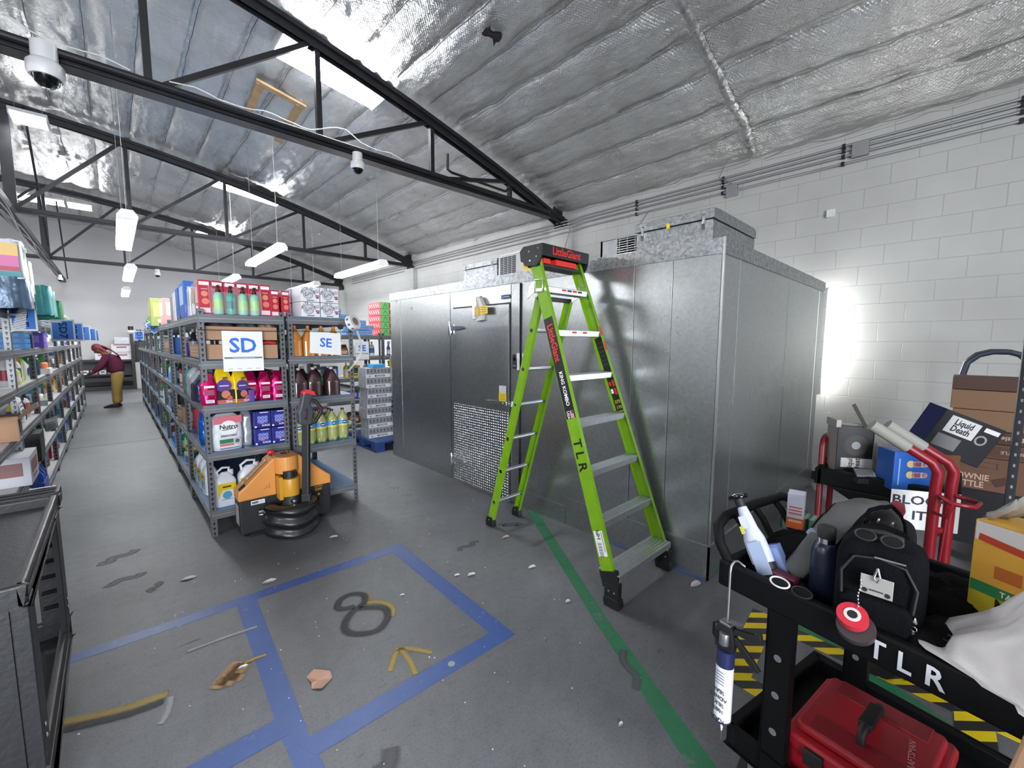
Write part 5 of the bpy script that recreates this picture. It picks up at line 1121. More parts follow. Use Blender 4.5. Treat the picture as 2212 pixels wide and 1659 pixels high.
# ================================================================ SMALL GOODS ALONG THE ROWS
KINDS = []
def gk(kind, colname, m, m2, w, d, h, form):
    """a simple product: one mesh with body and label/cap, centred on x,y, standing on z=0"""
    q = MB()
    if form == 'box':
        q.box(-w / 2, w / 2, -d / 2, d / 2, 0, h, m)
        for s_ in (-1, 1): q.plate((s_ * (w / 2 + .001), 0, h * .58), Y * s_, Z, d * .74, h * .46, m2); q.plate((s_ * (w / 2 + .001), 0, h * .2), Y * s_, Z, d * .5, h * .1, m2)
        q.plate((0, -d / 2 - .001, h * .58), X, Z, w * .74, h * .46, m2)
    elif form == 'bottle':
        r_ = w / 2; q.lathe([(r_ * .9, .0), (r_, .01), (r_, h * .62), (r_ * .8, h * .74), (r_ * .32, h * .84), (r_ * .30, h * .9)], m, 12); q.lathe([(r_ * 1.02, h * .2), (r_ * 1.02, h * .55)], m2, 12); q.cyl((0, 0, h * .89), (0, 0, h), r_ * .36, m2, 8)
    elif form == 'spray':
        r_ = w / 2; q.lathe([(r_ * .95, 0), (r_, .01), (r_, h * .5), (r_ * .4, h * .72), (r_ * .35, h * .8)], m, 12, sx=1, sy=.7); q.lathe([(r_ * 1.02, h * .12), (r_ * 1.02, h * .42)], m2, 12, sy=.7); q.box(-.018, .045, -.012, .012, h * .8, h, m2); q.box(.02, .035, -.008, .008, h * .68, h * .82, m2)
    elif form == 'bag':
        def f(u, v):
            a = 2 * PI * u; k = 1 if v < .6 else 1 - (v - .6) / .4 * .92
            return (w / 2 * k * math.copysign(abs(math.cos(a)) ** .6, math.cos(a)), d / 2 * (1 - .25 * v) * math.copysign(abs(math.sin(a)) ** .6, math.sin(a)), h * v)
        q.grid(f, 16, 8, m); q.poly([f(i / 16, 0) for i in range(16)][::-1], m)
        for s_ in (-1, 1): q.plate((s_ * (w / 2 + .002), 0, h * .36), Y * s_, Z, d * .6, h * .3, m2)
    elif form == 'pack':
        for i in range(2):
            for j in range(3):
                q.lathe([(w / 4.2, 0), (w / 4.0, .01), (w / 4.0, h * .7), (w / 8, h * .9), (w / 9, h)], m, 8, (w * (-.25 + .5 * i), d * (-.33 + .33 * j), 0))
        q.box(-w / 2, w / 2, -d / 2, d / 2, h * .15, h * .5, m2)
    elif form == 'tray':
        q.box(-w / 2, w / 2, -d / 2, d / 2, 0, h * .5, m)
        for j in range(4): q.lathe([(d / 9, h * .3), (d / 9, h * .9), (d / 14, h)], m2, 8, (w * .25, d * (-.36 + .24 * j), 0)); q.lathe([(d / 9, h * .3), (d / 9, h * .9), (d / 14, h)], m2, 8, (-w * .2, d * (-.36 + .24 * j), 0))
    me = q.build('proto'); KINDS.append((kind, colname, me.data, form, d, h)); bpy.data.objects.remove(me)
gk('carton', 'blue', cm('2a5fb4'), cm('dfe4ee'), .16, .22, .2, 'box'); gk('carton', 'white', cm('dcdad8'), cm('6a7aa0'), .18, .2, .17, 'box'); gk('carton', 'red', cm('a8303c'), cm('e9d6cf'), .15, .2, .2, 'box')
gk('carton', 'brown', cm('8f6f55'), cm('b59a80'), .2, .28, .18, 'box'); gk('carton', 'purple', cm('6244a8'), cm('c8bfe8'), .14, .24, .14, 'box'); gk('carton', 'black', cm('26262a'), cm('77787e'), .18, .24, .22, 'box')
gk('carton', 'yellow', cm('d9bf2c'), cm('4a4a2c'), .12, .18, .2, 'box'); gk('carton', 'teal', cm('2c8f94'), cm('d8ecec'), .16, .2, .2, 'box'); gk('carton', 'orange', cm('d4743a'), cm('f0e0d0'), .14, .16, .14, 'box')
gk('bottle', 'green', cm('2c8a45', .15), cm('a9d098'), .085, .085, .27, 'bottle'); gk('bottle', 'blue', cm('1c4f9c', .15), cm('dfe6f2'), .09, .09, .26, 'bottle'); gk('bottle', 'white', cm('e2e2e2', .3), cm('3f6fa8'), .09, .09, .25, 'bottle')
gk('bottle', 'yellow', cm('d8cf62', .2), cm('f2efe0'), .09, .09, .25, 'bottle'); gk('bottle', 'red', cm('b02c4a', .25), cm('f0dfe2'), .08, .08, .23, 'bottle'); gk('bottle', 'dark', cm('1d2430', .15), cm('8a9098'), .08, .08, .28, 'bottle')
gk('spray bottle', 'white', cm('e4e2dc', .3), cm('b8d24a'), .10, .08, .27, 'spray'); gk('spray bottle', 'orange', cm('c9602c', .3), cm('ececea'), .10, .08, .25, 'spray'); gk('spray bottle', 'violet', cm('6c58b8', .3), cm('e6e2f2'), .09, .08, .26, 'spray')
gk('bag', 'silver', 'foil_silver', cm('4a6ea8'), .18, .22, .24, 'bag'); gk('bag', 'pale', cm('d8d4ce', .4), cm('a8404a'), .18, .22, .22, 'bag'); gk('bag', 'green', cm('3f7f4a', .35), cm('e0e8d8'), .16, .2, .22, 'bag'); gk('bag', 'brown', cm('6a4a38', .4), cm('cfa890'), .18, .24, .2, 'bag')
gk('bottle pack', 'clear blue', cm('9fc4d8', .15), cm('3f8ad0'), .2, .28, .24, 'pack'); gk('bottle pack', 'green', cm('4f9a5c', .15), cm('e0e8e0'), .2, .28, .22, 'pack'); gk('jar tray', 'white', cm('dcdcda'), cm('8a5a48'), .24, .3, .12, 'tray'); gk('jar tray', 'grey', cm('8a8a8c'), cm('c8b8a0'), .24, .3, .12, 'tray')
LEV = {0: 'lowest', 1: 'second', 2: 'third', 3: 'fourth', 4: 'fifth', 5: 'top'}
def goods(row, lab, x, y0, levels, bays, n, skip=(), face=1, seed=1, maxh=None, group=None):
    random.seed(seed)
    for b_ in bays:
        for li, z in enumerate(levels):
            if (b_, li) in skip: continue
            room = (levels[li + 1] - z - .08) if li + 1 < len(levels) else .34
            y = y0 + UN * b_ + .09; c = 0; nn = n(b_)
            while y < y0 + UN * (b_ + 1) - .12 and c < nn:
                kind, colr, me, form, d, h = random.choice(KINDS)
                sc_ = min(1.0 if li < len(levels) - 1 else 1.15, room / h * .98)
                if sc_ < .55: continue
                gap = random.uniform(.0, .10) if nn > 3 else random.uniform(.04, .2)
                y += d * sc_ / 2
                if y > y0 + UN * (b_ + 1) - .10: break
                o = bpy.data.objects.new(kind.replace(' ', '_'), me); COL.objects.link(o)
                o.location = (x + random.uniform(-.03, .02), y, z + .001); o.scale = (sc_, sc_, sc_); o.rotation_euler = (0, 0, random.uniform(-.15, .15) + (PI if face < 0 else 0))
                c += 1
                tag(o, '%s %s, %s shelf of %s %s bay, %s item in' % (colr, kind, LEV[li] if li < len(levels) - 1 else 'top', lab, ORD[b_], ORD[c - 1]), kind.split()[-1], 'small goods on the %s' % row)
                y += d * sc_ / 2 + .01 + gap
goods('left row', 'left row', LXF - .14, LY, LL, range(1, 8), lambda b_: 5 if b_ < 4 else 4, seed=21, skip={(1, 5), (1, 0), (1, 1), (1, 2), (1, 3), (1, 4), (2, 3), (2, 4)})
goods('middle row', 'middle row', SDX + .13, RY, SDL, range(1, 7), lambda b_: 4 if b_ < 4 else 3, seed=8, skip={(1, 4), (2, 4), (3, 4)}, face=-1)
goods('right side of the middle row', 'right middle', SEX + .40, RY, SEL, range(1, 4), lambda b_: 3, seed=5)
# goods on the racks behind the drink trays
random.seed(31)
for r_, (x0, tx) in enumerate(((2.3, 'left'), (3.6, 'right'))):
    for li, z in enumerate((.2, .62, 1.0, 1.36)):
        x = x0
        for c in range(5):
            kind, colr, me, form, d, h = random.choice(KINDS)
            room = (.62, 1.0, 1.36, 1.72)[li] - z - .08; sc_ = min(1, room / h * .98)
            if sc_ < .5: continue
            o = bpy.data.objects.new(kind.replace(' ', '_'), me); COL.objects.link(o); o.location = (x + .05, 7.15, z + .001); o.scale = (sc_,) * 3; o.rotation_euler = (0, 0, -PI / 2)
            tag(o, '%s %s, %s shelf of the %s back rack, %s item from the left' % (colr, kind, LEV[li], tx, ORD[c]), kind.split()[-1], 'goods on the back racks')
            x += max(d, .1) * sc_ + random.uniform(.01, .07)
mat('pack_blue', '4a86c0', .3, var=.12, vs=25)
def blue_art(q, w, d, h):
    for i in range(3): q.plate((-w * .33 + w * .33 * i, -.001, h * .5), X, Z, w * .28, h * .8, cm('6fa8d8')); q.plate((-w * .33 + w * .33 * i, -.001, h * .5), X, Z, w * .16, h * .3, cm('b04a5a'), .001)
n_ = 0
for j, row in enumerate((5, 5, 4, 2, 1)):
    for i in range(row):
        if j < 2 and i < 2: continue
        n_ += 1
        carton('can_pack', 'blue drink pack, %s layer up, %s from the left, on the back rack' % (ORD[j], ORD[i]), 'pack', 2.62 + .155 * i + .02 * j, 7.06, 1.722 + .085 * j, .15, .2, .082, 'pack_blue', blue_art, group='blue drink packs')
def rg_art(q, w, d, h):
    q.plate((0, -.001, h * .5), X, Z, w * .98, h * .96, cm('74c878')); q.plate((w * .0, -.001, h * .5), X, Z, w * .1, h * .7, cm('c43a3a'), .001); q.bar((-w * .35, -.003, h * .2), (-w * .25, -.003, h * .8), .002, .008, cm('2f7a3c')); q.bar((-w * .15, -.003, h * .25), (-w * .25, -.003, h * .8), .002, .008, cm('2f7a3c')); q.bar((w * .3, -.003, h * .2), (w * .4, -.003, h * .8), .002, .008, cm('2f7a3c'))
for j in range(5):
    t = carton('soda_case', 'red and green soda case, %s from the bottom of its stack' % ORD[j], 'carton', 3.63, 7.02, 1.722 + .118 * j, .36, .48, .115, cm('c0323a'), rg_art, group='red and green soda cases')
    q = MB()
    for k in range(5): q.bar((-.181, .05 + .085 * k, .03), (-.181, .10 + .085 * k, .085), .002, .012, cm('efdcdc'))
    q.build('script_print', t)
# silver drink trays on a blue pallet
mat('tray_silver', 'bfc1c4', .25, .35, var=.25, vs=16, bump=.5, bs=30)
mat('pallet_blue', '24427c', .5, var=.1, vs=8)
def monster_art(q, w, d, h):
    for i in range(7): q.plate((-w * .42 + w * .14 * i, -.001, h * .68), X, Z, w * .11, h * .5, cm('8d9094')); q.plate((-w * .42 + w * .14 * i, -.001, h * .70), X, Z, w * .03, h * .3, cm('3a3c40'), .001)
    q.plate((0, -.001, h * .2), X, Z, w * .98, h * .36, cm('e6e7e8'), .0012); q.text('MONSTER', (w * .05, -.001, h * .2), X, Z, h * .25, cm('1e1f22'), .003); q.text('m', (-w * .36, -.001, h * .2), X, Z, h * .26, cm('1e1f22'), .003)
for j in range(7):
    t = carton('drink_tray', 'silver wrapped drink tray, %s from the bottom of the pallet stack' % ORD[j], 'tray', 2.91 + .012 * math.sin(j * 2), 6.02 - .02 * (j == 0), .152 + .152 * j, .40, .28, .150, 'tray_silver', monster_art, group='silver drink trays on the pallet')
for j in range(3): carton('drink_tray', ['black wrapped drink trays', 'white drink carton above the black trays', 'second white drink carton above the black trays'][j] + ' beside the silver stack', 'tray', 3.27, 6.1, (.152, .80, 1.01)[j], .28, .3, (.64, .2, .2)[j], (cm('1d1e21', .3), cm('dfe1e2'), cm('dfe1e2'))[j], (lambda q, w, d, h: [q.plate((-w * .3, -.001, h * (.1 + .13 * k)), X, Z, w * .3, h * .08, cm('9a9c9f')) for k in range(7)]) if j == 0 else (lambda q, w, d, h: q.plate((-w * .3, -.001, h * .5), X, Z, w * .12, h * .5, cm('4a4c50'))))
q = MB(); q.box(-.1, .1, 0, .2, 0, .05, cm('3f9ad8')); o = q.build('can_pack', None, .004); o.location = (2.93, 6.05, 1.218); tag(o, 'flat light blue pack on top of the silver drink trays', 'pack')
for k in range(4):
    q = MB(); q.lathe([(.022, 0), (.024, .01), (.024, .09), (.010, .12), (.010, .14)], cm('8a7438', .2), 10); q.cyl((0, 0, .14), (0, 0, .155), .012, cm('c8b060'), 8); o = q.build('gold_bottle'); o.location = (3.20 + .05 * k, 6.2, 1.212); tag(o, 'small gold bottle on the white carton beside the trays, %s from left' % ORD[k], 'bottle', 'small gold bottles')
t = thing('pallet', 'blue plastic pallet under the silver drink trays', 'pallet', (2.67, 5.70, 0))
q = MB(); q.box(0, .95, 0, 1.0, .12, .15, 'pallet_blue'); 
for i in range(9):
    for j in range(9): q.disc((.06 + i * .1, .06 + j * .1, .1505), X, Y, .028, cm('3d3f44'), 0, 8)
q.build('deck', t, bevel=.004)
for i in range(3):
    q = MB()
    for j in range(3): q.box(.0 + .40 * i, .15 + .40 * i, .0 + .425 * j, .15 + .425 * j, .03, .125, 'pallet_blue')
    q.box(.0 + .40 * i, .15 + .40 * i, 0, 1.0, 0, .03, 'pallet_blue'); q.build('runner', t, bevel=.006)
# wrapped packs on the near top shelf of the left row
mat('wrap_teal', '4fa3a8', .18, .25, var=.15, vs=10, bump=.3, bs=8); mat('wrap_slate', '5a7088', .18, .25, var=.3, vs=8, bump=.4, bs=9); mat('wrap_green', '1f6a48', .15, .2, bump=.4, bs=12)
def lpack(label, x, y, z, w, d, h, m, cap=None, name='wrapped_pack'):
    t = thing(name, label, 'pack', (x, y, z))
    q = MB(); q.grid(lambda u, v: (w / 2 * math.copysign(abs(math.cos(2 * PI * u)) ** .35, math.cos(2 * PI * u)) * (1 - .06 * v), d / 2 * math.copysign(abs(math.sin(2 * PI * u)) ** .35, math.sin(2 * PI * u)), .001 + h * v + .006 * math.sin(u * 40)), 32, 6, m)
    q.box(-w / 2 * .9, w / 2 * .9, -d / 2 * .95, d / 2 * .95, h * .96, h, m); q.build('pack_body', t)
    if cap: q = MB(); cap(q, w, d, h); q.build('printed_panel', t)
    return t
z5 = LL[5]
def pink_panel(q, w, d, h):
    for yy_, c_ in ((-d / 2 - .003, 0), ):
        q.plate((0, yy_, h * .6), X, Z, w * .86, h * .6, cm('d9b26a')); q.plate((0, yy_, h * .42), X, Z, w * .86, h * .3, cm('c9629a'), .001); q.plate((0, yy_, h * .22), X, Z, w * .86, h * .12, cm('b0304a'), .002); q.plate((0, yy_, h * .08), X, Z, w * .9, h * .14, cm('2a8f94'), .001); q.plate((-w * .1, yy_, h * .85), X, Z, w * .5, h * .14, cm('e9eef2'), .002)
    q.plate((w / 2 + .002, 0, h * .82), Y, Z, d * .2, h * .12, cm('1c1c1e'))
lpack('slate blue shrink wrapped roll pack, nearest on the left row top', LXF - .06, 4.95, z5, .44, .36, .225, 'wrap_slate')
lpack('dark blue wrapped pack at the very left edge on the top shelf', LXF - .25, 4.45, z5, .44, .4, .20, cm('2f3f70', .25))
tc_ = lpack('tall pink and yellow printed pack on top of the slate wrapped pack', LXF - .04, 4.95, z5 + .227, .36, .30, .27, cm('c9d0d4', .2), pink_panel)
lpack('teal wrapped pack below the second printed pack', LXF - .03, 5.50, z5, .26, .22, .155, 'wrap_slate')
lpack('yellow and grey pack behind the pink printed pack', LXF - .01, 5.50, z5 + .157, .26, .2, .27, cm('b8b59a', .25), lambda q, w, d, h: (q.plate((0, -d / 2 - .002, h * .5), X, Z, w * .7, h * .6, cm('c9b84a')), q.plate((0, -d / 2 - .002, h * .3), X, Z, w * .5, h * .2, cm('8a3a3a'), .001)))
lpack('bright teal shrink wrapped towel pack on the left row top', LXF + .04, 5.98, z5, .30, .30, .27, 'wrap_teal', lambda q, w, d, h: (q.plate((-w * .2, -d / 2 - .003, h * .82), X, Z, w * .2, h * .1, cm('d8c8d8')), q.plate((-w * .1, -d / 2 - .003, h * .15), X, Z, w * .4, h * .2, cm('b07aa8'))))
lpack('second teal towel pack right behind the first', LXF + .04, 6.30, z5, .30, .25, .25, 'wrap_teal')
lpack('dark green wrapped bottle pack on the left row top', LXF + .05, 6.95, z5, .30, .34, .20, 'wrap_green', name='bottle_pack')
lpack('pale wire basket of cartons on the left row top', LXF - .02, 7.85, z5, .30, .34, .14, cm('c9cacb'), name='wire_basket')
# near shelf of the left row: items the photo shows clearly
def at_left(name, lab, cat, y, li, make, x=LXF - .10, group=None):
    t = thing(name, lab, cat, (x, y, LL[li]), group=group); make(t); return t
def mk_orange(t):
    q = MB(); q.lathe([(.05, .001), (.056, .01), (.056, .15), (.045, .175), (.02, .19), (.02, .205)], cm('e6e3de', .3), 16); q.build('bottle_body', t)
    q = MB(); q.lathe([(.0565, .03), (.0565, .14)], cm('c4622f'), 16); q.disc((.057, 0, .085), Y, Z, .025, cm('f0e6da'), .001); q.build('label_band', t)
    q = MB(); q.cyl((0, 0, .2), (0, 0, .235), .012, cm('e6e3de'), 10); q.box(-.01, .045, -.01, .01, .235, .25, cm('e6e3de')); q.build('pump', t)
at_left('pump_bottle', 'white pump bottle with an orange label near the left edge', 'bottle', 6.15, 2, mk_orange)
def one(form, m, m2, w, d, h, y, li, lab, cat, name=None, x=LXF - .09, rz=0, dz=0):
    k0 = len(KINDS); gk(cat, '', m, m2, w, d, h, form); me = KINDS.pop()[2]
    o = bpy.data.objects.new(name or cat.replace(' ', '_'), me); COL.objects.link(o); o.location = (x, y, LL[li] + .001 + dz); o.rotation_euler = (0, 0, rz); tag(o, lab, cat.split()[-1])
for k in range(3): one('box', cm('1f6fb4'), cm('2a86c8'), .20, .42, .045, 5.86, 4, ['lowest', 'middle', 'topmost'][k] + ' of three flat blue packs below the blue taped card', 'pack', dz=.048 * k)
one('spray', cm('dcd46a', .3), cm('f0eedf'), .13, .12, .23, 5.62, 3, 'round yellow and white jug of cleaner in the left row', 'jug')
one('bottle', cm('e0e3e8', .3), cm('2d6f8c'), .10, .10, .25, 5.82, 3, 'tall white bottle with teal bands beside the yellow jug', 'bottle')
one('box', cm('d3cf2e'), cm('e6e38a'), .07, .09, .22, 6.02, 3, 'slim bright yellow box beside the white bottle, left row', 'box')
one('bottle', cm('b8b8ba', .4), cm('8a2038'), .09, .09, .25, 5.44, 3, 'grey canister with a dark red lid in the left row', 'canister')
one('bag', cm('d8dad6', .4), cm('4a3a8a'), .11, .14, .24, 6.22, 3, 'white and violet pack at the end of the jug shelf', 'bag')
one('spray', cm('c9c83a', .3), cm('2c3c8c'), .11, .09, .26, 5.72, 2, 'yellow spray bottle left of the orange labelled pump bottle', 'bottle')
one('spray', cm('23357c', .3), cm('1b1b1e'), .09, .08, .27, 5.92, 2, 'dark blue spray bottle with black trigger, left row', 'bottle')
one('box', cm('17181b'), cm('232428'), .26, .30, .26, 5.85, 1, 'large black box on the second shelf of the left row', 'box')
one('box', cm('c9cbd2'), cm('8a5a5a'), .30, .42, .22, 5.02, 1, 'clear tub of brown snacks with a white printed band, near left edge', 'tub')
one('pack', cm('23489c', .2), cm('2f5cb8'), .24, .34, .28, 5.95, 0, 'blue wrapped bottle pack on the lowest left shelf', 'pack', name='bottle_pack')
one('bag', cm('5a3a2c', .6), cm('8f5a36'), .28, .36, .24, 5.35, 0, 'brown and purple pet food bag on the lowest left shelf', 'bag')
one('box', cm('5a3fa4'), cm('7f68c4'), .24, .36, .16, 7.05, 4, 'violet carton with white lettering under the SD7 card', 'carton')
one('bottle', cm('8fb08a', .15), cm('a8c49f'), .14, .14, .24, 6.6, 4, 'pale green glass bottle left of the violet carton', 'bottle')
for k in range(3): one('bottle', cm('2f8f3f', .12), cm('b8d8a0'), .09, .09, .26, 6.55 + .12 * k, 3, 'bright green bottle, %s of three below the violet carton' % ORD[k], 'bottle')
one('bottle', cm('1b4a38', .12), cm('123a5c'), .12, .12, .26, 7.05, 3, 'dark teal bottle after the three green ones', 'bottle')
one('tray', cm('e0dedc'), cm('b8602f'), .24, .3, .13, 7.35, 3, 'white tray with orange cups in the left row', 'tray')
random.seed(77)
for (y_, li, kc) in ((5.25, 5, 0), ):
    pass
# peeled paper notice hanging from the left row
q = MB(); q.grid(lambda u, v: (LXF + .02 + .10 * u, 6.35 - .12 * u + .05 * v, .80 - .13 * v + .05 * u), 5, 5, 'paper')
for k in range(4): q.bar((LXF + .045, 6.318, .765 - .02 * k), (LXF + .10, 6.26, .79 - .02 * k), .002, .004, cm('4a4a4e'))
tag(q.build('paper_notice'), 'tilted paper notice with lines of print hanging off the left row shelf', 'notice')
q = MB(); q.grid(lambda u, v: (LXF + .012 + .02 * math.sin(v * 2), 4.9 + .22 * u, 1.18 - .2 * v - .03 * u), 5, 5, 'paper')
for k in range(4): q.plate((LXF + .02, 5.0, 1.13 - .035 * k), Y, Z, .14, .012, cm('5a5b60'), .012)
tag(q.build('paper_notice'), 'white notice with grey lines taped at the left picture edge', 'notice')
t = thing('open_carton', 'open brown carton sticking out at the left picture edge', 'carton', (LXF - .2, 4.85, LL[2]), .1)
q = MB(); q.box(-.2, .22, -.2, .2, .002, .16, 'cardboard'); q.build('carton_body', t)
q = MB(); q.prism([(.22, .16), (.225, .16), (.33, .24), (.325, .245)], 'y', -.2, .2, 'cardboard_in'); q.build('flap', t)
q = MB(); q.grid(lambda u, v: (LXF - .28 + .26 * u, 4.65 + .5 * v, LL[0] + .01 + .07 * math.sin(PI * u) ** .6 * math.sin(PI * v) ** .6), 8, 10, cm('3f9a8a', .3)); tag(q.build('wipes_pack'), 'teal and yellow soft pack on the lowest left shelf', 'pack')
# ---- far end of the aisle
t = thing('open_display_cooler', 'black open display shelf with goods against the far wall', 'display shelf', (-1.0, 18.95, 0))
q = MB(); q.box(-.6, 1.42, .0, .6, 0, .14, cm('17181a')); q.box(-.6, 1.42, .45, .6, .14, 1.0, cm('3a3b3e')); q.box(-.6, 1.42, -.02, .1, .30, .42, cm('1b1c1e')); q.build('shelf_base', t)
q = MB(); q.box(-.6, 1.42, .1, .5, .94, 1.0, cm('1d1e20')); q.build('shelf_board', t)
q = MB(); q.box(-.6, 1.42, .0, .5, .5, .54, cm('2a2b2d')); q.build('shelf_board', t)
q = MB(); q.box(1.42, 1.50, -.02, .12, 0, 1.86, cm('1a1b1d')); q.build('corner_post', t)
random.seed(12)
for k in range(9):
    q = MB(); q.box(-.08, .08, -.06, .06, 0, .13, cm(['d8d6d4', '9a6a70', 'b8b8bc', '6f6a80'][k % 4])); q.plate((0, -.061, .07), X, Z, .08, .05, cm('5a4a50')); o = q.build('carton'); o.location = (-1.0 - .5 + .2 * k, 18.98, .542); tag(o, 'small carton on the low black shelf at the far wall, %s from the left' % ORD[k], 'carton', 'cartons on the far black shelf')
for k in range(3):
    carton('can_case', 'white printed carton on the far black shelf, %s' % ('lower of two', 'upper of two', 'left of the pair')[k], 'carton', (.20, .20, -.30)[k], 19.05, (1.001, 1.26, 1.001)[k], .5 if k < 2 else .3, .3, .25, cm('d9d7da'), lambda q, w, d, h: (q.plate((0, -.001, h * .6), X, Z, w * .5, h * .2, cm('8a6a74')), q.plate((0, -.001, h * .85), X, Z, w * .8, h * .1, cm('b9949c'))))
carton('drink_tray', 'silver wrapped tray leaning on top of the far white cartons', 'tray', .22, 19.0, 1.512, .36, .3, .22, 'foil_silver')
t = thing('gadget', 'white gadget with a black cap on top of the far black post', 'gadget', (.46, 18.99, 1.862)); q = MB(); q.lathe([(.07, 0), (.11, .04), (.1, .1), (.05, .12)], cm('d9d9da'), 14); q.build('base', t); q = MB(); q.cyl((0, 0, .12), (0, 0, .24), .07, cm('1b1b1d'), 14); q.build('cap', t)
t = thing('machine', 'dark machine standing against the far wall beside the white panel', 'machine', (.82, 19.2, 0)); q = MB(); q.box(-.28, .3, 0, .35, 0.9, 1.62, cm('151517')); q.box(-.14, .1, -.01, .0, 1.34, 1.42, cm('6a4448')); q.build('body', t); q = MB(); q.box(-.32, .32, 0, .38, 0, .9, cm('c4c3c1')); q.build('base_cabinet', t)
q = MB(); q.box(-3.2, -1.9, 0, .5, 0, 1.9, cm('8c8c8e')) ; o = q.build('storage_cabinet', None, .01); o.location = (0, 19.05, 0); tag(o, 'grey cabinet against the far wall left of the black shelf', 'cabinet')
# ================================================================ ELECTRIC PALLET JACK
mat('jack_orange', 'd8924a', 0.42, var=.05, vs=6)
mat('jack_gold', 'c8922a', 0.4)
mat('jack_black', '1b1c1f', 0.5, var=.15, vs=12)
mat('skirt_black', '1a1b1e', 0.35, var=.2, vs=10, bump=.4, bs=18)
mat('jack_grey', '3a3d43', 0.45)
JX, JY = 1.005, 3.90
jk = thing('pallet_jack', 'orange and black electric pallet jack parked in front of the middle racks', 'pallet jack', (JX, JY, 0))
def J(x, y, z): return (x - JX, y - JY, z)
q = MB(); q.box(-.355, .355, -.05, .14, .045, .335, 'jack_black'); q.build('battery_case', jk, bevel=.01)
# cover: sloping shoulders, cut away in the middle for the column
for s_ in (-1, 1):
    q = MB(); pf = [(s_ * .36, .325), (s_ * .36, .40), (s_ * .315, .435), (s_ * .10, .635), (s_ * .085, .64), (s_ * .085, .40), (s_ * .085, .325)]
    q.prism(pf, 'y', -.055, .13, 'jack_orange'); q.build('cover_shoulder', jk, bevel=.012, seg=3)
q = MB()
q.prism([(-.09 * math.cos(PI * k / 14), -.045 - .09 * math.sin(PI * k / 14)) for k in range(15)] + [(.09, .13), (-.09, .13)], 'z', .50, .645, 'jack_orange'); q.box(-.09, .09, .03, .13, .33, .5, 'jack_orange')
q.build('cover_tower', jk, bevel=.012, seg=3)
q = MB(); q.box(-.347, -.290, -.04, .02, .410, .432, 'rubber_black', (0, R(-42), 0)); q.build('grip_recess', jk)
q = MB()   # printed strip on the left shoulder slope
sl = Vector((.215, 0, .20)).normalized()
o_ = Vector((-.205, .035, .542)); nrm = Vector((-.20, 0, .215)).normalized()
q.plate(o_ + nrm * .006, sl, Y, .20, .05, cm('d9cfc6')); 
for k in range(5): q.disc(o_ + nrm * .007 + sl * (-.07 + .035 * k), sl, Y, .013, cm('4a3a34'), 0, 10, .008)
q.plate(o_ + nrm * .006 - sl * .135, sl, Y, .03, .05, cm('c9c4be')); q.build('control_label', jk)
q = MB()
for s_, nn in ((-1, 3), (1, 3)):
    for i in range(3):
        for j in range(i + 1 if s_ < 0 else 3): q.disc((s_ * .155 + .018 * (i - 1) , -.0565, .40 + .015 * j), X, Z, .0035, 'rubber_black', .001, 8)
q.build('vent_hole', jk)
q = MB(); q.cyl((-.10, .02, .645), (-.10, .02, .668), .012, 'jack_black'); q.lathe([(.024, .665), (.030, .678), (.026, .69), (.012, .694)], cm('d02a3a', .3), 14, (-.10, .02, 0)); q.build('emergency_button', jk)
q = MB(); q.box(-.02, .02, .0, .04, .645, .655, 'jack_black'); q.cyl((.04, .02, .645), (.04, .02, .672), .006, 'jack_black', 8); q.build('key_switch', jk)
q = MB(); q.plate((-.225, -.0515, .295), X, Z, .10, .035, cm('dfe3e4')); q.plate((-.245, -.0525, .295), X, Z, .045, .018, cm('5a6a72')); q.plate((-.20, -.0525, .295), X, Z, .03, .008, cm('9fc4c8')); q.build('maker_label', jk)
q = MB(); q.plate((.25, -.0515, .275), X, Z, .085, .10, cm('121315')); q.text('CAUTION', (.25, -.0525, .315), X, Z, .016, 'jack_gold', .001); q.plate((.25, -.0525, .295), X, Z, .06, .006, 'jack_gold'); q.plate((.25, -.0525, .283), X, Z, .06, .004, 'jack_gold'); q.poly([(.235, -.053, .235), (.265, -.053, .235), (.25, -.053, .26)], 'jack_gold'); q.build('caution_label', jk)
q = MB(); q.plate((-.3565, .04, .20), -Y, Z, .12, .17, cm('a9a8a8')); q.plate((-.3572, .04, .24), -Y, Z, .09, .03, cm('c8837a')); q.build('side_label', jk)
# steering column
q = MB(); q.lathe([(.068, .325), (.068, .475)], 'jack_gold', 26, (0, -.14, 0)); q.box(-.088, -.060, -.16, -.06, .30, .49, 'jack_gold'); q.build('column_sleeve', jk, bevel=.002)
q = MB(); q.lathe([(.05, .47), (.05, .53)], 'jack_black', 20, (0, -.13, 0)); q.build('column_top', jk); q = MB(); q.lathe([(.085, .20), (.082, .25), (.06, .31), (.055, .33)], 'rubber_black', 20, (0, -.16, 0)); q.build('drive_motor', jk); q = MB(); q.lathe([(.026, .285), (.026, .31)], 'chrome', 14, (-.0, -.225, 0)); q.build('pivot_nut', jk)
q = MB()
def skirt(u, v):
    a = PI + PI * u; w_ = .20 + .012 * math.sin(v * 15 + math.sin(a * 3) * .9) + .01 * math.sin(v * 3)
    return (.0 + (w_ + .0) * math.cos(a), -.14 + w_ * 1.02 * math.sin(a) , .03 + .235 * v)
q.grid(skirt, 36, 24, 'skirt_black')
q.grid(lambda u, v: (((.20 - .095 * v)) * math.cos(PI + PI * u), -.14 + (.20 - .095 * v) * 1.02 * math.sin(PI + PI * u), .265 + .018 * math.sin(PI * v)), 36, 8, 'skirt_black')
q.grid(lambda u, v: (-.2 + .4 * u, -.14, .03 + .235 * v), 2, 2, 'skirt_black'); q.build('bumper_skirt', jk)
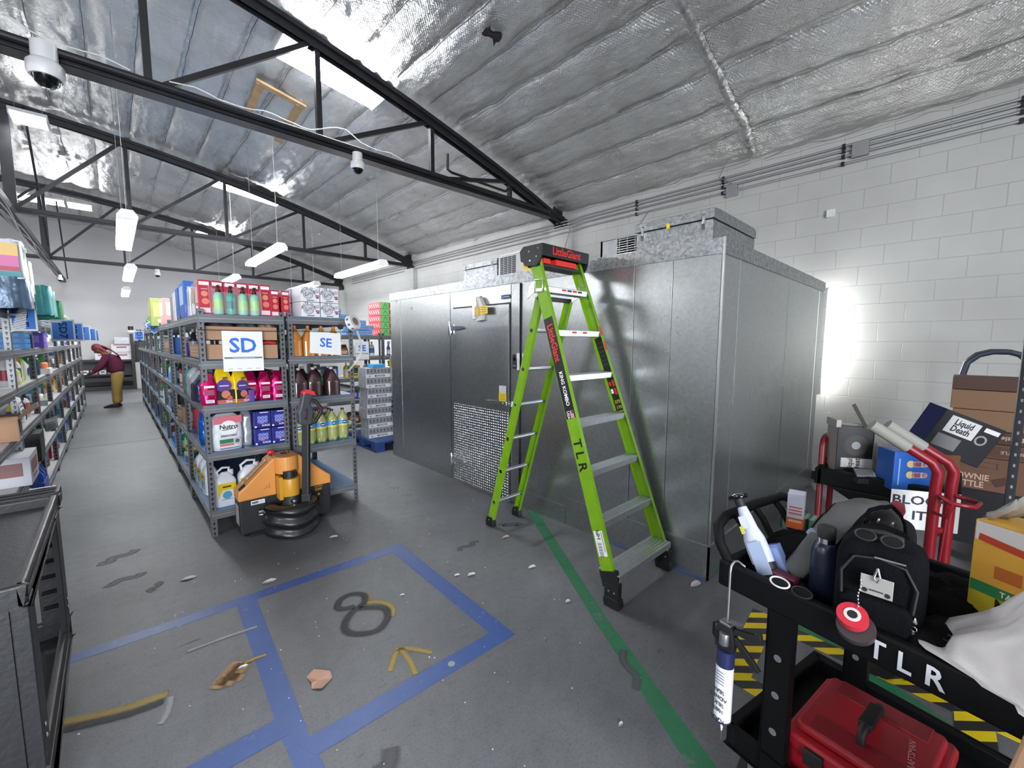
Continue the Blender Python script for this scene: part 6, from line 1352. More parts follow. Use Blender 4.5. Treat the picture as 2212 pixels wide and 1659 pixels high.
q = MB(); q.lathe([(.10, -.035), (.115, -.02), (.115, .02), (.10, .035)], 'rubber_black', 24); o = q.build('drive_wheel', jk); o.rotation_euler = (0, R(90), 0); o.location = (0, -.14, .117)
for s_ in (-1, 1):
    q = MB(); q.lathe([(.03, -.018), (.036, -.01), (.036, .01), (.03, .018)], 'rubber_black', 16); o = q.build('caster_wheel', jk); o.rotation_euler = (0, R(90), 0); o.location = (s_ * .30, .03, .037)
q = MB()
for z_ in (.20, .225): q.cyl((-.235, -.10, z_), (-.195, -.10, z_), .011, 'chrome', 10)
q.cyl((-.17, -.052, .275), (-.17, -.06, .275), .007, 'chrome', 8); q.build('bolt', jk)
# forks
for s_ in (-1, 1):
    q = MB(); q.box(s_ * .19 - .08, s_ * .19 + .08, .14, 1.25, .05, .095, 'jack_black'); q.build('fork', jk, bevel=.008)
# tiller
tl = MB(); tl.bar((.088, -.245, .20), (.092, -.24, .34), .07, .05, 'jack_black'); tl.bar((.088, -.24, .30), (.128, -.20, .95), .056, .042, 'jack_black'); tl.box(.06, .115, -.275, -.215, .235, .265, 'chrome'); tl.build('tiller_arm', jk, bevel=.006)
q = MB(); H = Vector((.137, -.20, 1.04))
q.prism([(H.x - .075, H.z - .11), (H.x - .02, H.z - .14), (H.x + .03, H.z - .12), (H.x + .045, H.z - .02), (H.x + .02, H.z + .05), (H.x + .055, H.z + .13), (H.x + .01, H.z + .15), (H.x - .035, H.z + .14), (H.x - .055, H.z + .05), (H.x - .078, H.z - .02)], 'y', H.y - .035, H.y + .035, 'jack_grey'); hd = q.build('tiller_head', jk, bevel=.014, seg=3)
q = MB(); q.prism([(H.x - .035, H.z + .125), (H.x - .03, H.z + .152), (H.x + .005, H.z + .170), (H.x + .055, H.z + .150), (H.x + .07, H.z + .11), (H.x + .03, H.z + .125), (H.x + .0, H.z + .14)], 'y', H.y - .037, H.y + .037, cm('d83440', .35)); q.build('belly_button', hd, bevel=.005)
q = MB(); q.tube([(H.x + .01, H.y - .02, H.z + .085), (H.x + .06, H.y - .03, H.z + .07), (H.x + .105, H.y - .035, H.z + .0), (H.x + .10, H.y - .035, H.z - .03), (H.x + .055, H.y - .03, H.z - .105), (H.x - .0, H.y - .02, H.z - .12)], .015, 'rubber_black', 10); q.build('grip_loop', hd)
q = MB(); q.prism([(H.x - .035, H.z - .075), (H.x - .012, H.z - .082), (H.x + .0, H.z + .01), (H.x - .022, H.z + .015)], 'y', H.y - .0375, H.y - .034, 'rubber_black'); q.plate((H.x - .025, H.y - .039, H.z - .03), (.2, 0, 1), (-1, 0, .2), .05, .006, cm('7a3a3a')); q.build('button_panel', hd)
# ================================================================ GREY UTILITY CART, LEFT EDGE
mat('cart_grey', '1d1e22', 0.45, var=.12, vs=9, bump=.12, bs=50)
gc = thing('utility_cart', 'large dark grey plastic utility cart cut off by the left picture edge', 'cart', (-.24, 1.90, 0))
q = MB()   # top tray, x from -0.7 to 0, y from 0 to 1.05
q.box(-.74, .0, .0, 1.05, .80, .82, 'cart_grey')
for (a, b_, c, e) in ((-.74, -.715, .0, 1.05), (-.03, .0, 0, 1.05), (-.74, 0, 0, .03), (-.74, 0, 1.02, 1.05)): q.box(a, b_, c, e, .79, .865, 'cart_grey')
q.build('top_tray', gc, bevel=.012, seg=3)
q = MB()
for k in range(3): q.box(-.74, .0, 1.05 + .055 * k, 1.062 + .055 * k, .82, .872, 'cart_grey')
q.box(-.74, 0, 1.05, 1.17, .81, .83, 'cart_grey'); q.box(-.015, .003, 1.05, 1.172, .80, .875, 'cart_grey'); q.box(-.36, -.35, 1.05, 1.17, .82, .87, 'cart_grey'); q.build('handle_bar', gc, bevel=.006)
q = MB(); q.plate((-.06, 1.17, .877), X, Y, .09, .02, cm('c9c8c0')); q.build('tape_scrap', gc)
q = MB(); q.box(-.74, .0, .0, 1.05, .14, .165, 'cart_grey')
for (a, b_, c, e) in ((-.74, -.715, .0, 1.05), (-.03, .0, 0, 1.05), (-.74, 0, 0, .03), (-.74, 0, 1.02, 1.05)): q.box(a, b_, c, e, .13, .25, 'cart_grey')
q.build('bottom_tray', gc, bevel=.012, seg=3)
for (x_, y_) in ((-.045, .05), (-.045, .96), (-.70, .05), (-.70, .96)):
    q = MB(); r_ = .045
    q.prism([(x_ - r_, y_ - r_), (x_ + r_, y_ - r_), (x_ + r_, y_ + r_ + .02), (x_ + r_ - .02, y_ + r_ + .02), (x_ + r_ - .02, y_ - r_ + .02), (x_ - r_, y_ - r_ + .02)] if y_ < .5 else [(x_ - r_, y_ + r_), (x_ + r_, y_ + r_), (x_ + r_, y_ - r_ - .05), (x_ + r_ - .02, y_ - r_ - .05), (x_ + r_ - .02, y_ + r_ - .02), (x_ - r_, y_ + r_ - .02)], 'z', .24, .80, 'cart_grey')
    for k in range(6): q.box(x_ - r_ + .01, x_ + r_ - .004, y_ - r_ + .012, y_ + r_ - .012, .34 + .075 * k, .348 + .075 * k, 'cart_grey')
    if x_ > -.1:
        for z_ in (.33, .37): q.cyl((x_ + r_ - .001, y_ - .012, z_), (x_ + r_ + .006, y_ - .012, z_), .008, 'chrome', 8)
    q.build('leg', gc, bevel=.004)
for (x_, y_) in ((-.08, .12), (-.08, .93), (-.66, .12), (-.66, .93)):
    q = MB(); q.cyl((x_ - .02, y_, .062), (x_ + .02, y_, .062), .062, 'rubber_black', 18); q.box(x_ - .03, x_ + .03, y_ - .03, y_ + .03, .10, .14, 'galv_plain'); q.build('caster', gc)
q = MB(); q.plate((-.20, -.0012, .55), X, Z, .10, .14, cm('e4e4e4'))
for k in range(7): q.plate((-.20, -.0018, .60 - .017 * k), X, Z, .08, .007, cm('6a7a86'))
q.prism([(-.30, .20), (-.04, .20), (-.04, .8), (-.30, .8)], 'y', -.001, .03, 'cart_grey'); q.build('end_panel', gc)
# ================================================================ BLACK SERVICE CART, RIGHT FOREGROUND
mat('cart_black', '0a0b0d', 0.55, var=.15, vs=10, bump=.08, bs=60)
mat('fabric_black', '050507', 0.9, bump=.4, bs=120)
mat('fabric_navy', '05070c', 0.9, bump=.4, bs=120)
mat('fabric_grey', '5e5f61', 0.8, bump=.4, bs=110, var=.15)
mat('fabric_dark_grey', '2a2b2e', 0.8, bump=.4, bs=110)
for k_ in ('fabric_black', 'fabric_navy', 'fabric_dark_grey', 'fabric_grey', 'cart_black'): MATS[k_].node_tree.nodes['Principled BSDF'].inputs['Specular IOR Level'].default_value = 0.15
mat('strap_pink', '8c2438', 0.6, bump=.2, bs=60)
CO = Vector((1.43, .50, 0)); CRZ = R(258)
CM = Matrix.Translation(CO) @ Matrix.Rotation(CRZ, 4, 'Z')
def ct(name, label, cat, loc=(0, 0, 0), rz=0.0, group=None, rot=None):
    """a thing given in the cart's own frame: x along the cart, y across it"""
    w = CM @ Vector(loc)
    t = thing(name, label, cat, w, CRZ + rz, group)
    if rot is not None:
        t.rotation_euler = (Matrix.Rotation(CRZ, 3, 'Z') @ Euler(rot).to_matrix()).to_euler()
    return t
sc_ = ct('service_cart', 'black plastic service cart with white stencilled letters, loaded with bags', 'cart')
q = MB()
q.box(.01, 1.14, .01, .61, .80, .815, 'cart_black')
for (a, b_, c, e) in ((0, 1.15, 0, .028), (0, 1.15, .592, .62), (0, .028, .03, .59), (1.12, 1.15, .03, .59)): q.box(a, b_, c, e, .795, .882, 'cart_black')
q.build('top_tray', sc_, bevel=.010, seg=3)
q = MB()
for t_, x_ in (('T', .425), ('L', .477), ('R', .530)):
    q = MB(); q.text(t_, (x_, -.004, .838), X, Z, .068, cm('d5d7df', .7), .001, .85); q.build('stencil_letter', sc_)
q = MB()
q.box(.06, 1.09, .01, .61, .27, .285, 'cart_black')
for (a, b_, c, e) in ((.06, 1.09, 0.0, .022), (.06, 1.09, .598, .62), (.06, .085, 0, .62), (1.065, 1.09, 0, .62)): q.box(a, b_, c, e, .26, .335, 'cart_black')
q.build('lower_tray', sc_, bevel=.008)
for (x_, y_) in ((.20, .0), (.20, .59), (.95, .0), (.95, .59)):
    q = MB(); q.box(x_ - .036, x_ + .036, y_ + .0, y_ + .006, .27, .80, 'cart_black'); q.box(x_ - .036, x_ - .030, y_, y_ + .03, .27, .8, 'cart_black'); q.box(x_ + .030, x_ + .036, y_, y_ + .03, .27, .8, 'cart_black')
    for z_ in (.42, .54, .66): q.cyl((x_, y_ - .0015, z_), (x_, y_ + .0, z_), .011, cm('6a6b70'), 12)
    q.build('leg', sc_, bevel=.003)
for (x_, y_) in ((.15, .06), (.15, .56), (1.0, .06), (1.0, .56)):
    q = MB(); q.cyl((x_, y_ - .018, .07), (x_, y_ + .018, .07), .07, 'rubber_black', 18); q.box(x_ - .03, x_ + .03, y_ - .032, y_ + .032, .12, .27, 'galv_plain'); q.build('caster', sc_)
q = MB(); q.tube([(.02, .03, .87), (-.02, .035, .92), (-.045, .06, .965), (-.055, .12, .985), (-.055, .31, .99), (-.055, .50, .985), (-.045, .56, .965), (-.02, .585, .92), (.02, .59, .87)], .017, 'cart_black', 12)
for y_ in (.17, .30, .44): q.tube([(-.055, y_, .985), (-.02, y_, .95), (.03, y_, .87)], .012, 'cart_black', 8)
q.build('push_handle', sc_)
# caulking gun hooked over the near rim
g = ct('caulking_gun', 'black caulking gun with a white cartridge hanging from the cart rim', 'caulking gun', (.062, -.035, 0))
q = MB(); q.tube([(.015, .055, .885), (.0, .04, .900), (0, .02, .905), (0, .004, .895), (0, 0, .875), (0, 0, .42)], .0038, 'galv_plain', 8); q.build('push_rod', g)
q = MB(); q.prism([(-.030, .615), (.026, .615), (.03, .645), (.022, .70), (-.02, .70), (-.034, .67)], 'y', -.014, .014, 'rubber_black'); q.box(-.018, .018, -.016, .016, .70, .708, 'galv_plain'); q.tube([(-.03, 0, .69), (-.046, 0, .68), (-.046, 0, .64), (-.03, 0, .625)], .004, 'rubber_black', 6); q.lathe([(.016, .635), (.016, .675)], 'galv_plain', 10, (-.0, -.012, 0)); q.build('gun_body', g, bevel=.003)
q = MB(); q.prism([(.02, .685), (.028, .70), (.085, .715), (.105, .73), (.108, .71), (.09, .69)], 'y', -.008, .008, 'rubber_black'); q.build('handle', g, bevel=.002)
q = MB(); q.prism([(.02, .66), (.03, .675), (.085, .635), (.11, .61), (.10, .60), (.07, .615)], 'y', -.006, .006, 'rubber_black'); q.build('trigger', g, bevel=.002)
q = MB(); q.poly([(.0, -.01, .712), (.04, -.02, .722), (.055, -.01, .728), (.045, .012, .722), (.0, .01, .712)], 'galv_plain'); q.build('thumb_plate', g)
q = MB(); q.lathe([(.027, .56), (.027, .615)], cm('232a52', .35), 18); q.build('cartridge_collar', g)
q = MB(); q.lathe([(.026, .372), (.0265, .56)], cm('eceef0', .4), 20); cg = q.build('cartridge', g)
q = MB()
for k in range(5): q.text(['SEAL', 'ADHES', 'SILIC', '100%', 'KAR'][k], (0.0, -.0275, .48 - .022 * k - (.012 if k == 4 else 0)), -X, -Z, .018 if k < 4 else .024, cm('20253a'), .0005)
for k in range(5): q.plate((0, -.0272, .545 - .01 * k), X, Z, .03, .003, cm('7a80a0'))
q.build('printed_text', cg)
q = MB(); q.lathe([(.009, .375), (.007, .36), (.002, .325)], cm('e9eaec', .4), 10); q.cyl((0, 0, .325), (0, 0, .29), .0006, 'grey_cable', 4); q.lathe([(.027, .368), (.027, .373)], cm('2a3050'), 18); q.build('nozzle', g)
# leaning white lotion style bottle with black tip
b_ = ct('foam_bottle', 'white plastic bottle with a black cap leaning at the cart corner', 'bottle', (.125, .085, .84), rot=(R(-8), R(-32), 0))
q = MB(); q.lathe([(.030, 0), (.036, .01), (.038, .09), (.036, .13), (.026, .165), (.022, .20), (.016, .235)], cm('c8cfea', .35), 18, sy=.7); q.build('bottle_body', b_)
q = MB(); q.lathe([(.0385, .0), (.0385, .055)], cm('1f2026'), 18, sy=.72); q.box(-.014, .036, -.0285, -.027, .02, .12, cm('aebfdf')); q.box(-.012, .012, -.024, -.0235, .165, .205, cm('e4e6f2')); q.box(-.02, -.006, -.0245, -.024, .15, .175, cm('d9d45a')); q.build('label', b_)
q = MB(); q.lathe([(.014, .235), (.018, .262)], 'rubber_black', 12); q.lathe([(.032, .264), (.034, .27), (.032, .276)], 'dark_glass', 20, sy=.9); q.lathe([(.022, .276), (.020, .279)], 'chrome', 14); q.build('cap', b_)
# flattened box beside it
o = MB(); o.box(-.018, .018, -.004, .02, 0, .13, cm('6f86b4', .5)); o.plate((0, -.0045, .065), X, Z, .03, .11, cm('8ea4cf')); t = ct('carton', 'blue and white slim box standing behind the leaning white bottle', 'box', (.165, .12, .83), rot=(0, R(-28), 0)); o.build('carton_body', t)
for k in range(6): pass
# white and orange carton
t = ct('juice_carton', 'small white and orange carton standing on the cart behind the bags', 'carton', (.02, .46, .895), rz=.35)
t.scale = (1.15, 1.15, 1.1)
q = MB(); q.box(-.024, .024, -.024, .024, 0, .125, cm('d2d6ea', .45)); q.build('carton_body', t, bevel=.002)
q = MB()
for u_, o_ in ((X, (0, -.0245, 0)), (-Y, (-.0245, 0, 0)), (Y, (.0245, 0, 0))):
    q.plate(Vector(o_) + Z * .02, u_, Z, .047, .038, cm('dc6a35')); q.plate(Vector(o_) + Z * .028, u_, Z, .036, .008, cm('f0c8a8'), .0006)
    for k in range(3): q.plate(Vector(o_) + Z * (.055 + .011 * k), u_, Z, .036, .005, cm('d0644a'), .0006)
q.build('printed_panel', t)
t = ct('wrapped_pack', 'green and white pack behind the orange carton on the cart', 'pack', (-.005, .53, .86), rz=.2); q = MB(); q.box(-.05, .06, -.03, .04, 0, .06, cm('6fa890', .4)); 
for k in range(5): q.box(-.05 + .022 * k, -.042 + .022 * k, -.031, .041, .0, .062, cm('1f4a3e'))
q.build('pack_body', t)
def soft(name, label, cat, cen, size, m, rz=0, e=.7, seed=1, cr=.012, rot=None, group=None, build=True):
    """soft rounded body standing on its own base"""
    t = ct(name, label, cat, cen, rz, group, rot)
    w, d, h = size
    def f(u, v):
        a = 2 * PI * u; b = -PI / 2 + PI * v
        cb = abs(math.cos(b)) ** e; x = w / 2 * cb * math.copysign(abs(math.cos(a)) ** e, math.cos(a)); y = d / 2 * cb * math.copysign(abs(math.sin(a)) ** e, math.sin(a)); z = h / 2 * (1 + math.copysign(abs(math.sin(b)) ** e, math.sin(b)))
        nz = cr * noise.noise(Vector((x * 14 + seed, y * 14, z * 14))) + cr * .6 * noise.noise(Vector((x * 34 + seed, y * 34, z * 30)))
        return (x * (1 + nz * 3), y * (1 + nz * 3), max(0.0, z + nz))
    q = MB(); q.grid(f, 36, 22, m); q.build('body', t)
    return t
# black tool backpack with badge
bp_ = soft('backpack', 'black tool backpack standing upright on the cart with a silver tag', 'backpack', (.385, .115, .817), (.185, .14, .27), 'fabric_navy', e=.45, seed=3, cr=.006, rz=.22)
q = MB(); q.prism([(-.07, .02), (.07, .02), (.072, .11), (.06, .13), (-.06, .13), (-.072, .11)], 'y', -.09, -.06, 'fabric_navy'); q.build('front_pocket', bp_, bevel=.012, seg=3)
q = MB(); q.tube([(-.07, -.078, .12), (-.074, -.075, .18), (-.05, -.07, .225), (0, -.068, .235), (.05, -.07, .225), (.074, -.075, .18), (.07, -.078, .12)], .0035, 'rubber_black', 7); q.box(-.01, .05, -.075, -.068, .236, .240, 'chrome'); q.build('piping', bp_)
q = MB(); q.tube([(-.035, -.02, .255), (-.035, -.03, .285), (0, -.035, .292), (.035, -.03, .285), (.035, -.02, .255)], .008, 'rubber_black', 8); q.build('carry_handle', bp_)
q = MB(); q.box(-.032, .032, -.096, -.093, .145, .195, cm('b9b9b4', .35, .5)); q.disc((-.022, -.0965, .155), X, Z, .006, 'rubber_black', .0005, 8); q.disc((.022, -.0965, .155), X, Z, .006, 'rubber_black', .0005, 8); q.box(-.014, .014, -.098, -.096, .157, .160, 'rubber_black'); q.build('badge', bp_, bevel=.001)
q = MB(); q.tube([(0, -.098, .22), (.006, -.102, .20), (.0, -.104, .185), (-.006, -.102, .195), (0, -.098, .22)], .003, 'chrome', 6); q.build('clip', bp_)
c_ = ct('chain', 'thin silver bead chain hanging from the backpack tag to the red tape roll', 'chain', (.378, .02, .89))
q = MB()
for k in range(13): q.lathe([(.0008, -.003), (.0028, 0), (.0008, .003)], 'chrome', 6, (.002 * math.sin(k), -.012 - .0008 * k, .105 - .0085 * k))
q.cyl((0, -.012, .105), (0, -.022, -.0), .0008, 'chrome', 4); q.build('beads', c_)
t = ct('tape_roll', 'red tape roll resting against the cart rim below the chain', 'tape roll', (.374, -.012, .900), rot=(R(35), 0, R(10)))
q = MB(); q.lathe([(.033, -.011), (.033, .011)], cm('c22c3c', .45), 24); q.build('red_tape', t)
q = MB(); q.lathe([(.018, -.0105), (.018, .0125)], cm('d9cfcf'), 18); q.disc((0, 0, .0128), X, Y, .011, 'rubber_black', 0, 14); q.build('core', t)
t = ct('tape_roll', 'dark tape roll lying under the red one at the cart rim', 'tape roll', (.381, -.006, .872), rot=(R(35), 0, R(10))); q = MB(); q.lathe([(.041, -.009), (.041, .009)], cm('3a3536', .5), 24); q.build('tape', t)
# black camera style strap bags, sunglasses, bottle
t = ct('water_bottle', 'dark insulated bottle with a steel ring between the bags on the cart', 'bottle', (.245, .145, .817)); q = MB(); q.lathe([(.034, 0), (.036, .01), (.036, .16), (.028, .185), (.022, .19)], cm('1b2236', .3), 20); q.build('bottle_body', t); q = MB(); q.lathe([(.0225, .19), (.0225, .205)], 'chrome', 18); q.lathe([(.0235, .205), (.0235, .235), (.018, .24)], 'rubber_black', 18); q.build('lid', t)
soft('water_bottle', 'pale grey bottle mostly hidden behind the grey padded strap', 'bottle', (.195, .20, .817), (.065, .065, .20), cm('7f88a4', .4), cr=0)
cap_ = ct('pouch', 'black flat fabric pouch lying at the left end of the cart', 'pouch', (.13, .20, .875), rot=(R(14), R(-30), R(20)))
q = MB(); q.prism([(-.075, -.06), (.06, -.075), (.085, -.05), (.08, .06), (.05, .085), (-.05, .085), (-.085, .05)], 'z', 0, .05, 'fabric_black'); q.build('pouch_body', cap_, bevel=.018, seg=3)
# grey padded tool belt / strap arching over everything
t = ct('tool_belt', 'grey padded tool belt arching over the middle of the cart', 'tool belt')
q = MB(); path = [(.165, .13, .875), (.195, .16, .935), (.22, .19, .995), (.235, .24, 1.045), (.245, .32, 1.08), (.265, .40, 1.08), (.29, .44, 1.03), (.30, .46, .95)]
wd = [.03, .036, .038, .04, .042, .045, .045, .04]
def belt(u, v):
    s_ = u * (len(path) - 1); i = min(int(s_), len(path) - 2); f_ = s_ - i
    p = Vector(path[i]).lerp(Vector(path[i + 1]), f_); w_ = wd[i] * (1 - f_) + wd[i + 1] * f_
    d_ = (Vector(path[i + 1]) - Vector(path[i])).normalized(); a_ = Vector((1, .25, .15)); a_ = (a_ - d_ * a_.dot(d_)).normalized(); n_ = a_.cross(d_)
    ang = 2 * PI * v
    return p + a_ * (w_ * math.copysign(abs(math.cos(ang)) ** .7, math.cos(ang))) + n_ * (.017 * math.copysign(abs(math.sin(ang)) ** .7, math.sin(ang)) + .002 * math.sin(u * 40))
q.grid(lambda u, v: CMi(belt(u, v)), 40, 20, 'fabric_grey') if False else q.grid(belt, 40, 20, 'fabric_grey'); q.build('pad', t)
q = MB(); q.tube([belt(k / 24, .5) for k in range(25)], .007, 'fabric_black', 7); q.build('edge_binding', t); q = MB(); q.tube([belt(k / 24, .0) for k in range(25)], .007, 'fabric_black', 7); q.build('edge_binding', t)
t2 = soft('tool_bag', 'grey canvas bag with steel buckles behind the padded belt', 'bag', (.27, .50, .817), (.16, .15, .20), 'fabric_dark_grey', e=.5, seed=8)
q = MB()
for k in range(3): q.tube([(-.02 + .035 * k, -.09, .19), (-.02 + .035 * k, -.098, .205), (-.02 + .035 * k, -.09, .22)], .004, 'chrome', 6)
q.build('buckle', t2)
soft('tool_bag', 'large black bag lying across the right half of the cart', 'bag', (.47, .36, .817), (.17, .28, .10), 'fabric_black', e=.6, seed=12, cr=.02)
soft('tool_bag', 'black soft bag slumped between the backpack and the white plastic bag', 'bag', (.50, .12, .817), (.09, .2, .085), 'fabric_black', e=.7, seed=15, cr=.02)
soft('tool_bag', 'rounded black pouch on top between belt and backpack', 'bag', (.335, .25, .97), (.13, .12, .09), 'fabric_black', e=.7, seed=18)
soft('tool_bag', 'black bag body under the rounded pouch in the middle of the cart', 'bag', (.33, .30, .817), (.16, .15, .16), 'fabric_black', e=.6, seed=19)
soft('tool_bag', 'black handled bag at the far left end of the cart', 'bag', (.06, .33, .817), (.10, .2, .10), 'fabric_black', e=.6, seed=22)
t = ct('grip', 'pink rubber grip sticking up among the black bags', 'grip', (.295, .46, 1.02), rot=(R(-20), R(15), 0)); q = MB(); q.lathe([(.022, -.05), (.026, 0), (.024, .05), (.012, .072)], 'strap_pink', 14, sy=.55); q.build('grip_body', t)
t = ct('grip', 'red grip handle lying beside the grey padded belt', 'grip', (.27, .24, .965), rot=(0, R(70), R(30))); q = MB(); q.lathe([(.014, -.05), (.018, 0), (.014, .05)], 'strap_pink', 12, sy=.6); q.build('grip_body', t)
t = ct('packet', 'dark red packet under the black pouch at the cart rim', 'packet', (.165, .075, .84)); q = MB(); q.box(-.03, .04, -.015, .02, 0, .05, cm('5a1c30', .4)); q.build('packet_body', t, bevel=.006)
for k, (x_, c_, m_) in enumerate(((.185, 'white oval framed glasses lens down on the cart rim', 'white_plastic'), (.245, 'black sunglasses with a bright reflection on the cart rim', 'rubber_black'))):
    t = ct('glasses', c_, 'glasses', (x_ , .014, .889), rot=(R(28), 0, R(-6)))
    q = MB(); q.tube([(.027 * math.cos(a * PI / 9), .017 * math.sin(a * PI / 9), 0) for a in range(18)], .0028 if k == 0 else .002, m_, 6, True); q.build('frame', t)
    q = MB(); q.disc((0, 0, -.001), X, (0, .64, 0), .026, 'dark_glass', 0, 18)
    q = MB(); q.add([(.026 * math.cos(a * PI / 9), .016 * math.sin(a * PI / 9), -.001) for a in range(18)], [tuple(range(18))], 'dark_glass'); q.build('lens', t)
t = ct('key_ring', 'small silver key ring hanging at the side of the backpack', 'key ring', (.475, .055, .905)); q = MB(); q.tube([(.006 * math.cos(a), -.004, .006 * math.sin(a)) for a in [k * PI / 5 for k in range(10)]], .0012, 'chrome', 5, True); q.box(-.002, .002, -.006, -.002, -.05, -.006, 'galv_plain'); q.lathe([(.001, .01), (.008, .015), (.001, .028)], 'chrome', 8); q.build('ring', t)
t = ct('sunglasses', 'black sunglasses resting on top of the black backpack', 'glasses', (.39, .06, 1.10), rot=(R(60), 0, R(8)))
t.scale = (.78, .78, .78)
for s_ in (-1, 1):
    q = MB(); q.tube([(s_ * .034 + .028 * math.cos(a * PI / 8), .018 * math.sin(a * PI / 8), 0) for a in range(16)], .003, 'rubber_black', 6, True); q.add([(s_ * .034 + .028 * math.cos(a * PI / 8), .018 * math.sin(a * PI / 8), 0) for a in range(16)], [tuple(range(16))], 'dark_glass'); q.build('lens', t)
# yellow and red jerky carton
sj = ct('snack_carton', 'tall yellow and red snack carton with torn foil, behind the white bag', 'carton', (.60, .33, .817), rz=-.30)
sj.scale = (1, 1, 1.1)
q = MB(); q.box(-.07, .16, -.06, .06, 0, .30, cm('d2a23a', .4)); q.build('carton_body', sj)
q = MB(); f_ = -.0605
q.plate((.045, f_, .275), X, Z, .226, .045, cm('d9d6d4'), .0); q.bar((-.06, f_ - .001, .262), (.158, f_ - .001, .235), .002, .016, cm('b8402a'))
q.plate((.045, f_, .20), X, Z, .226, .09, cm('d9a441')); q.plate((.0, f_, .19), X, Z, .05, .03, cm('b8662a'), .001); q.plate((.06, f_, .215), X, Z, .06, .025, cm('c27a30'), .001)
q.plate((.045, f_, .143), X, Z, .226, .026, cm('2f7a4a'), .001); q.text('TABASCO', (.03, f_, .143), X, Z, .018, cm('e9ead8'), .002)
q.plate((.045, f_, .07), X, Z, .226, .12, cm('b9a92c'), .0005); q.text('MONSTER', (.05, f_, .117), X, Z, .030, cm('2a2f1a'), .002)
q.plate((.045, f_, .06), X, Z, .13, .06, cm('a8252c'), .001); q.text('slim', (.03, f_, .078), X, Z, .045, cm('ecebe6'), .003); q.text('Jim', (.05, f_, .045), X, Z, .045, cm('ecebe6'), .003)
q.plate((-.0705, 0, .15), -Y, Z, .118, .29, cm('c88a34')); q.plate((-.0708, 0, .26), -Y, Z, .118, .07, cm('b03a2c'), .0004); q.build('printed_panel', sj)
q = MB(); q.grid(lambda u, v: (-.07 + .05 * u + .01 * math.sin(v * 9), -.045 + .07 * v, .30 + .045 * u * (1 + .3 * math.sin(v * 12)) + .01 * math.sin(v * 20)), 6, 10, 'foil_silver'); q.grid(lambda u, v: (.03 + .12 * u, -.05 + .10 * v, .30 + .02 * math.sin(u * 9) * math.sin(v * 8) + .02), 10, 10, 'foil_silver'); q.build('torn_foil', sj)
# white crumpled plastic bag
mat('plastic_white', 'dcd8d8', 0.35, bump=.35, bs=22, var=.04)
wb = ct('plastic_bag', 'white crumpled plastic bag in the lower right corner on the cart', 'plastic bag', (.79, .12, .86))
def wbag(u, v):
    a = 2 * PI * u; b = PI * .5 * v
    rx = .235 * (1 - v) ** 1.0 + .012; ry = .19 * (1 - v) ** .9 + .012
    f1 = 1 + .16 * noise.noise(Vector((math.cos(a) * 1.8, math.sin(a) * 1.8, v * 1.4))) + .12 * noise.noise(Vector((math.cos(a) * 6, math.sin(a) * 6, v * 3)))
    x = rx * math.cos(a) * f1; y = ry * math.sin(a) * f1
    z = .005 + .37 * v ** .92 * (1 + .08 * noise.noise(Vector((a, v * 3, 2))))
    if v < .12: z = .028 + .01 * math.sin(a * 9) * v; 
    x -= .05 * v
    if math.cos(a) < -.8 and v < .35: x -= .06 * (1 - v / .35)
    return (x, y, z)
q = MB(); q.grid(wbag, 72, 34, 'plastic_white'); q.build('bag_body', wb)
q = MB(); q.box(-.265, -.235, -.03, -.028, .045, .049, 'rubber_black', (0, 0, 0)); q.box(-.27, -.24, -.04, -.038, .035, .039, 'rubber_black'); q.build('printed_mark', wb)
# toolbox on the lower tray
tb = ct('toolbox', 'red plastic toolbox with a black handle on the lower tray of the cart', 'toolbox', (.345, .235, .287), rz=.06)
tb.scale = (.80, .90, .80)
mat('toolbox_red', '9c1a26', 0.4, bump=.08, bs=70)
q = MB(); q.prism([(-.16, -.19), (.20, -.19), (.215, -.17), (.215, .17), (.20, .19), (-.16, .19), (-.175, .17), (-.175, -.17)], 'z', 0, .12, 'toolbox_red'); q.build('base', tb, bevel=.01, seg=3)
q = MB(); q.prism([(-.17, -.20), (.21, -.20), (.225, -.18), (.225, .18), (.21, .20), (-.17, .20), (-.185, .18), (-.185, -.18)], 'z', .115, .165, 'toolbox_red'); q.prism([(-.15, -.17), (.19, -.17), (.20, -.15), (.20, .15), (.19, .17), (-.15, .17), (-.16, .15), (-.16, -.15)], 'z', .165, .20, 'toolbox_red')
lid = q.build('lid', tb, bevel=.012, seg=3)
q = MB(); q.box(-.12, .16, -.165, -.08, .1995, .204, cm('7d1620', .45)); q.box(-.12, .16, .08, .165, .1995, .204, cm('7d1620', .45)); q.build('lid_recess', lid, bevel=.003)
q = MB(); q.tube([(.02, -.10, .195), (.02, -.095, .235), (.02, -.07, .252), (.02, .05, .252), (.02, .085, .235), (.02, .09, .195)], .014, 'rubber_black', 10); q.box(.0, .04, -.07, .05, .238, .266, 'rubber_black'); q.build('handle', tb, bevel=.003)
q = MB(); q.text('CRAFTSMAN', (.14, -.02, .2008), (-.2, 1, 0), (-1, -.2, 0), .026, cm('c9868a'), .001); q.build('maker_name', lid)
for x_ in (-.08, .10): 
    q = MB(); q.box(x_ - .03, x_ + .03, -.215, -.198, .09, .15, 'rubber_black'); q.build('latch', tb, bevel=.003)
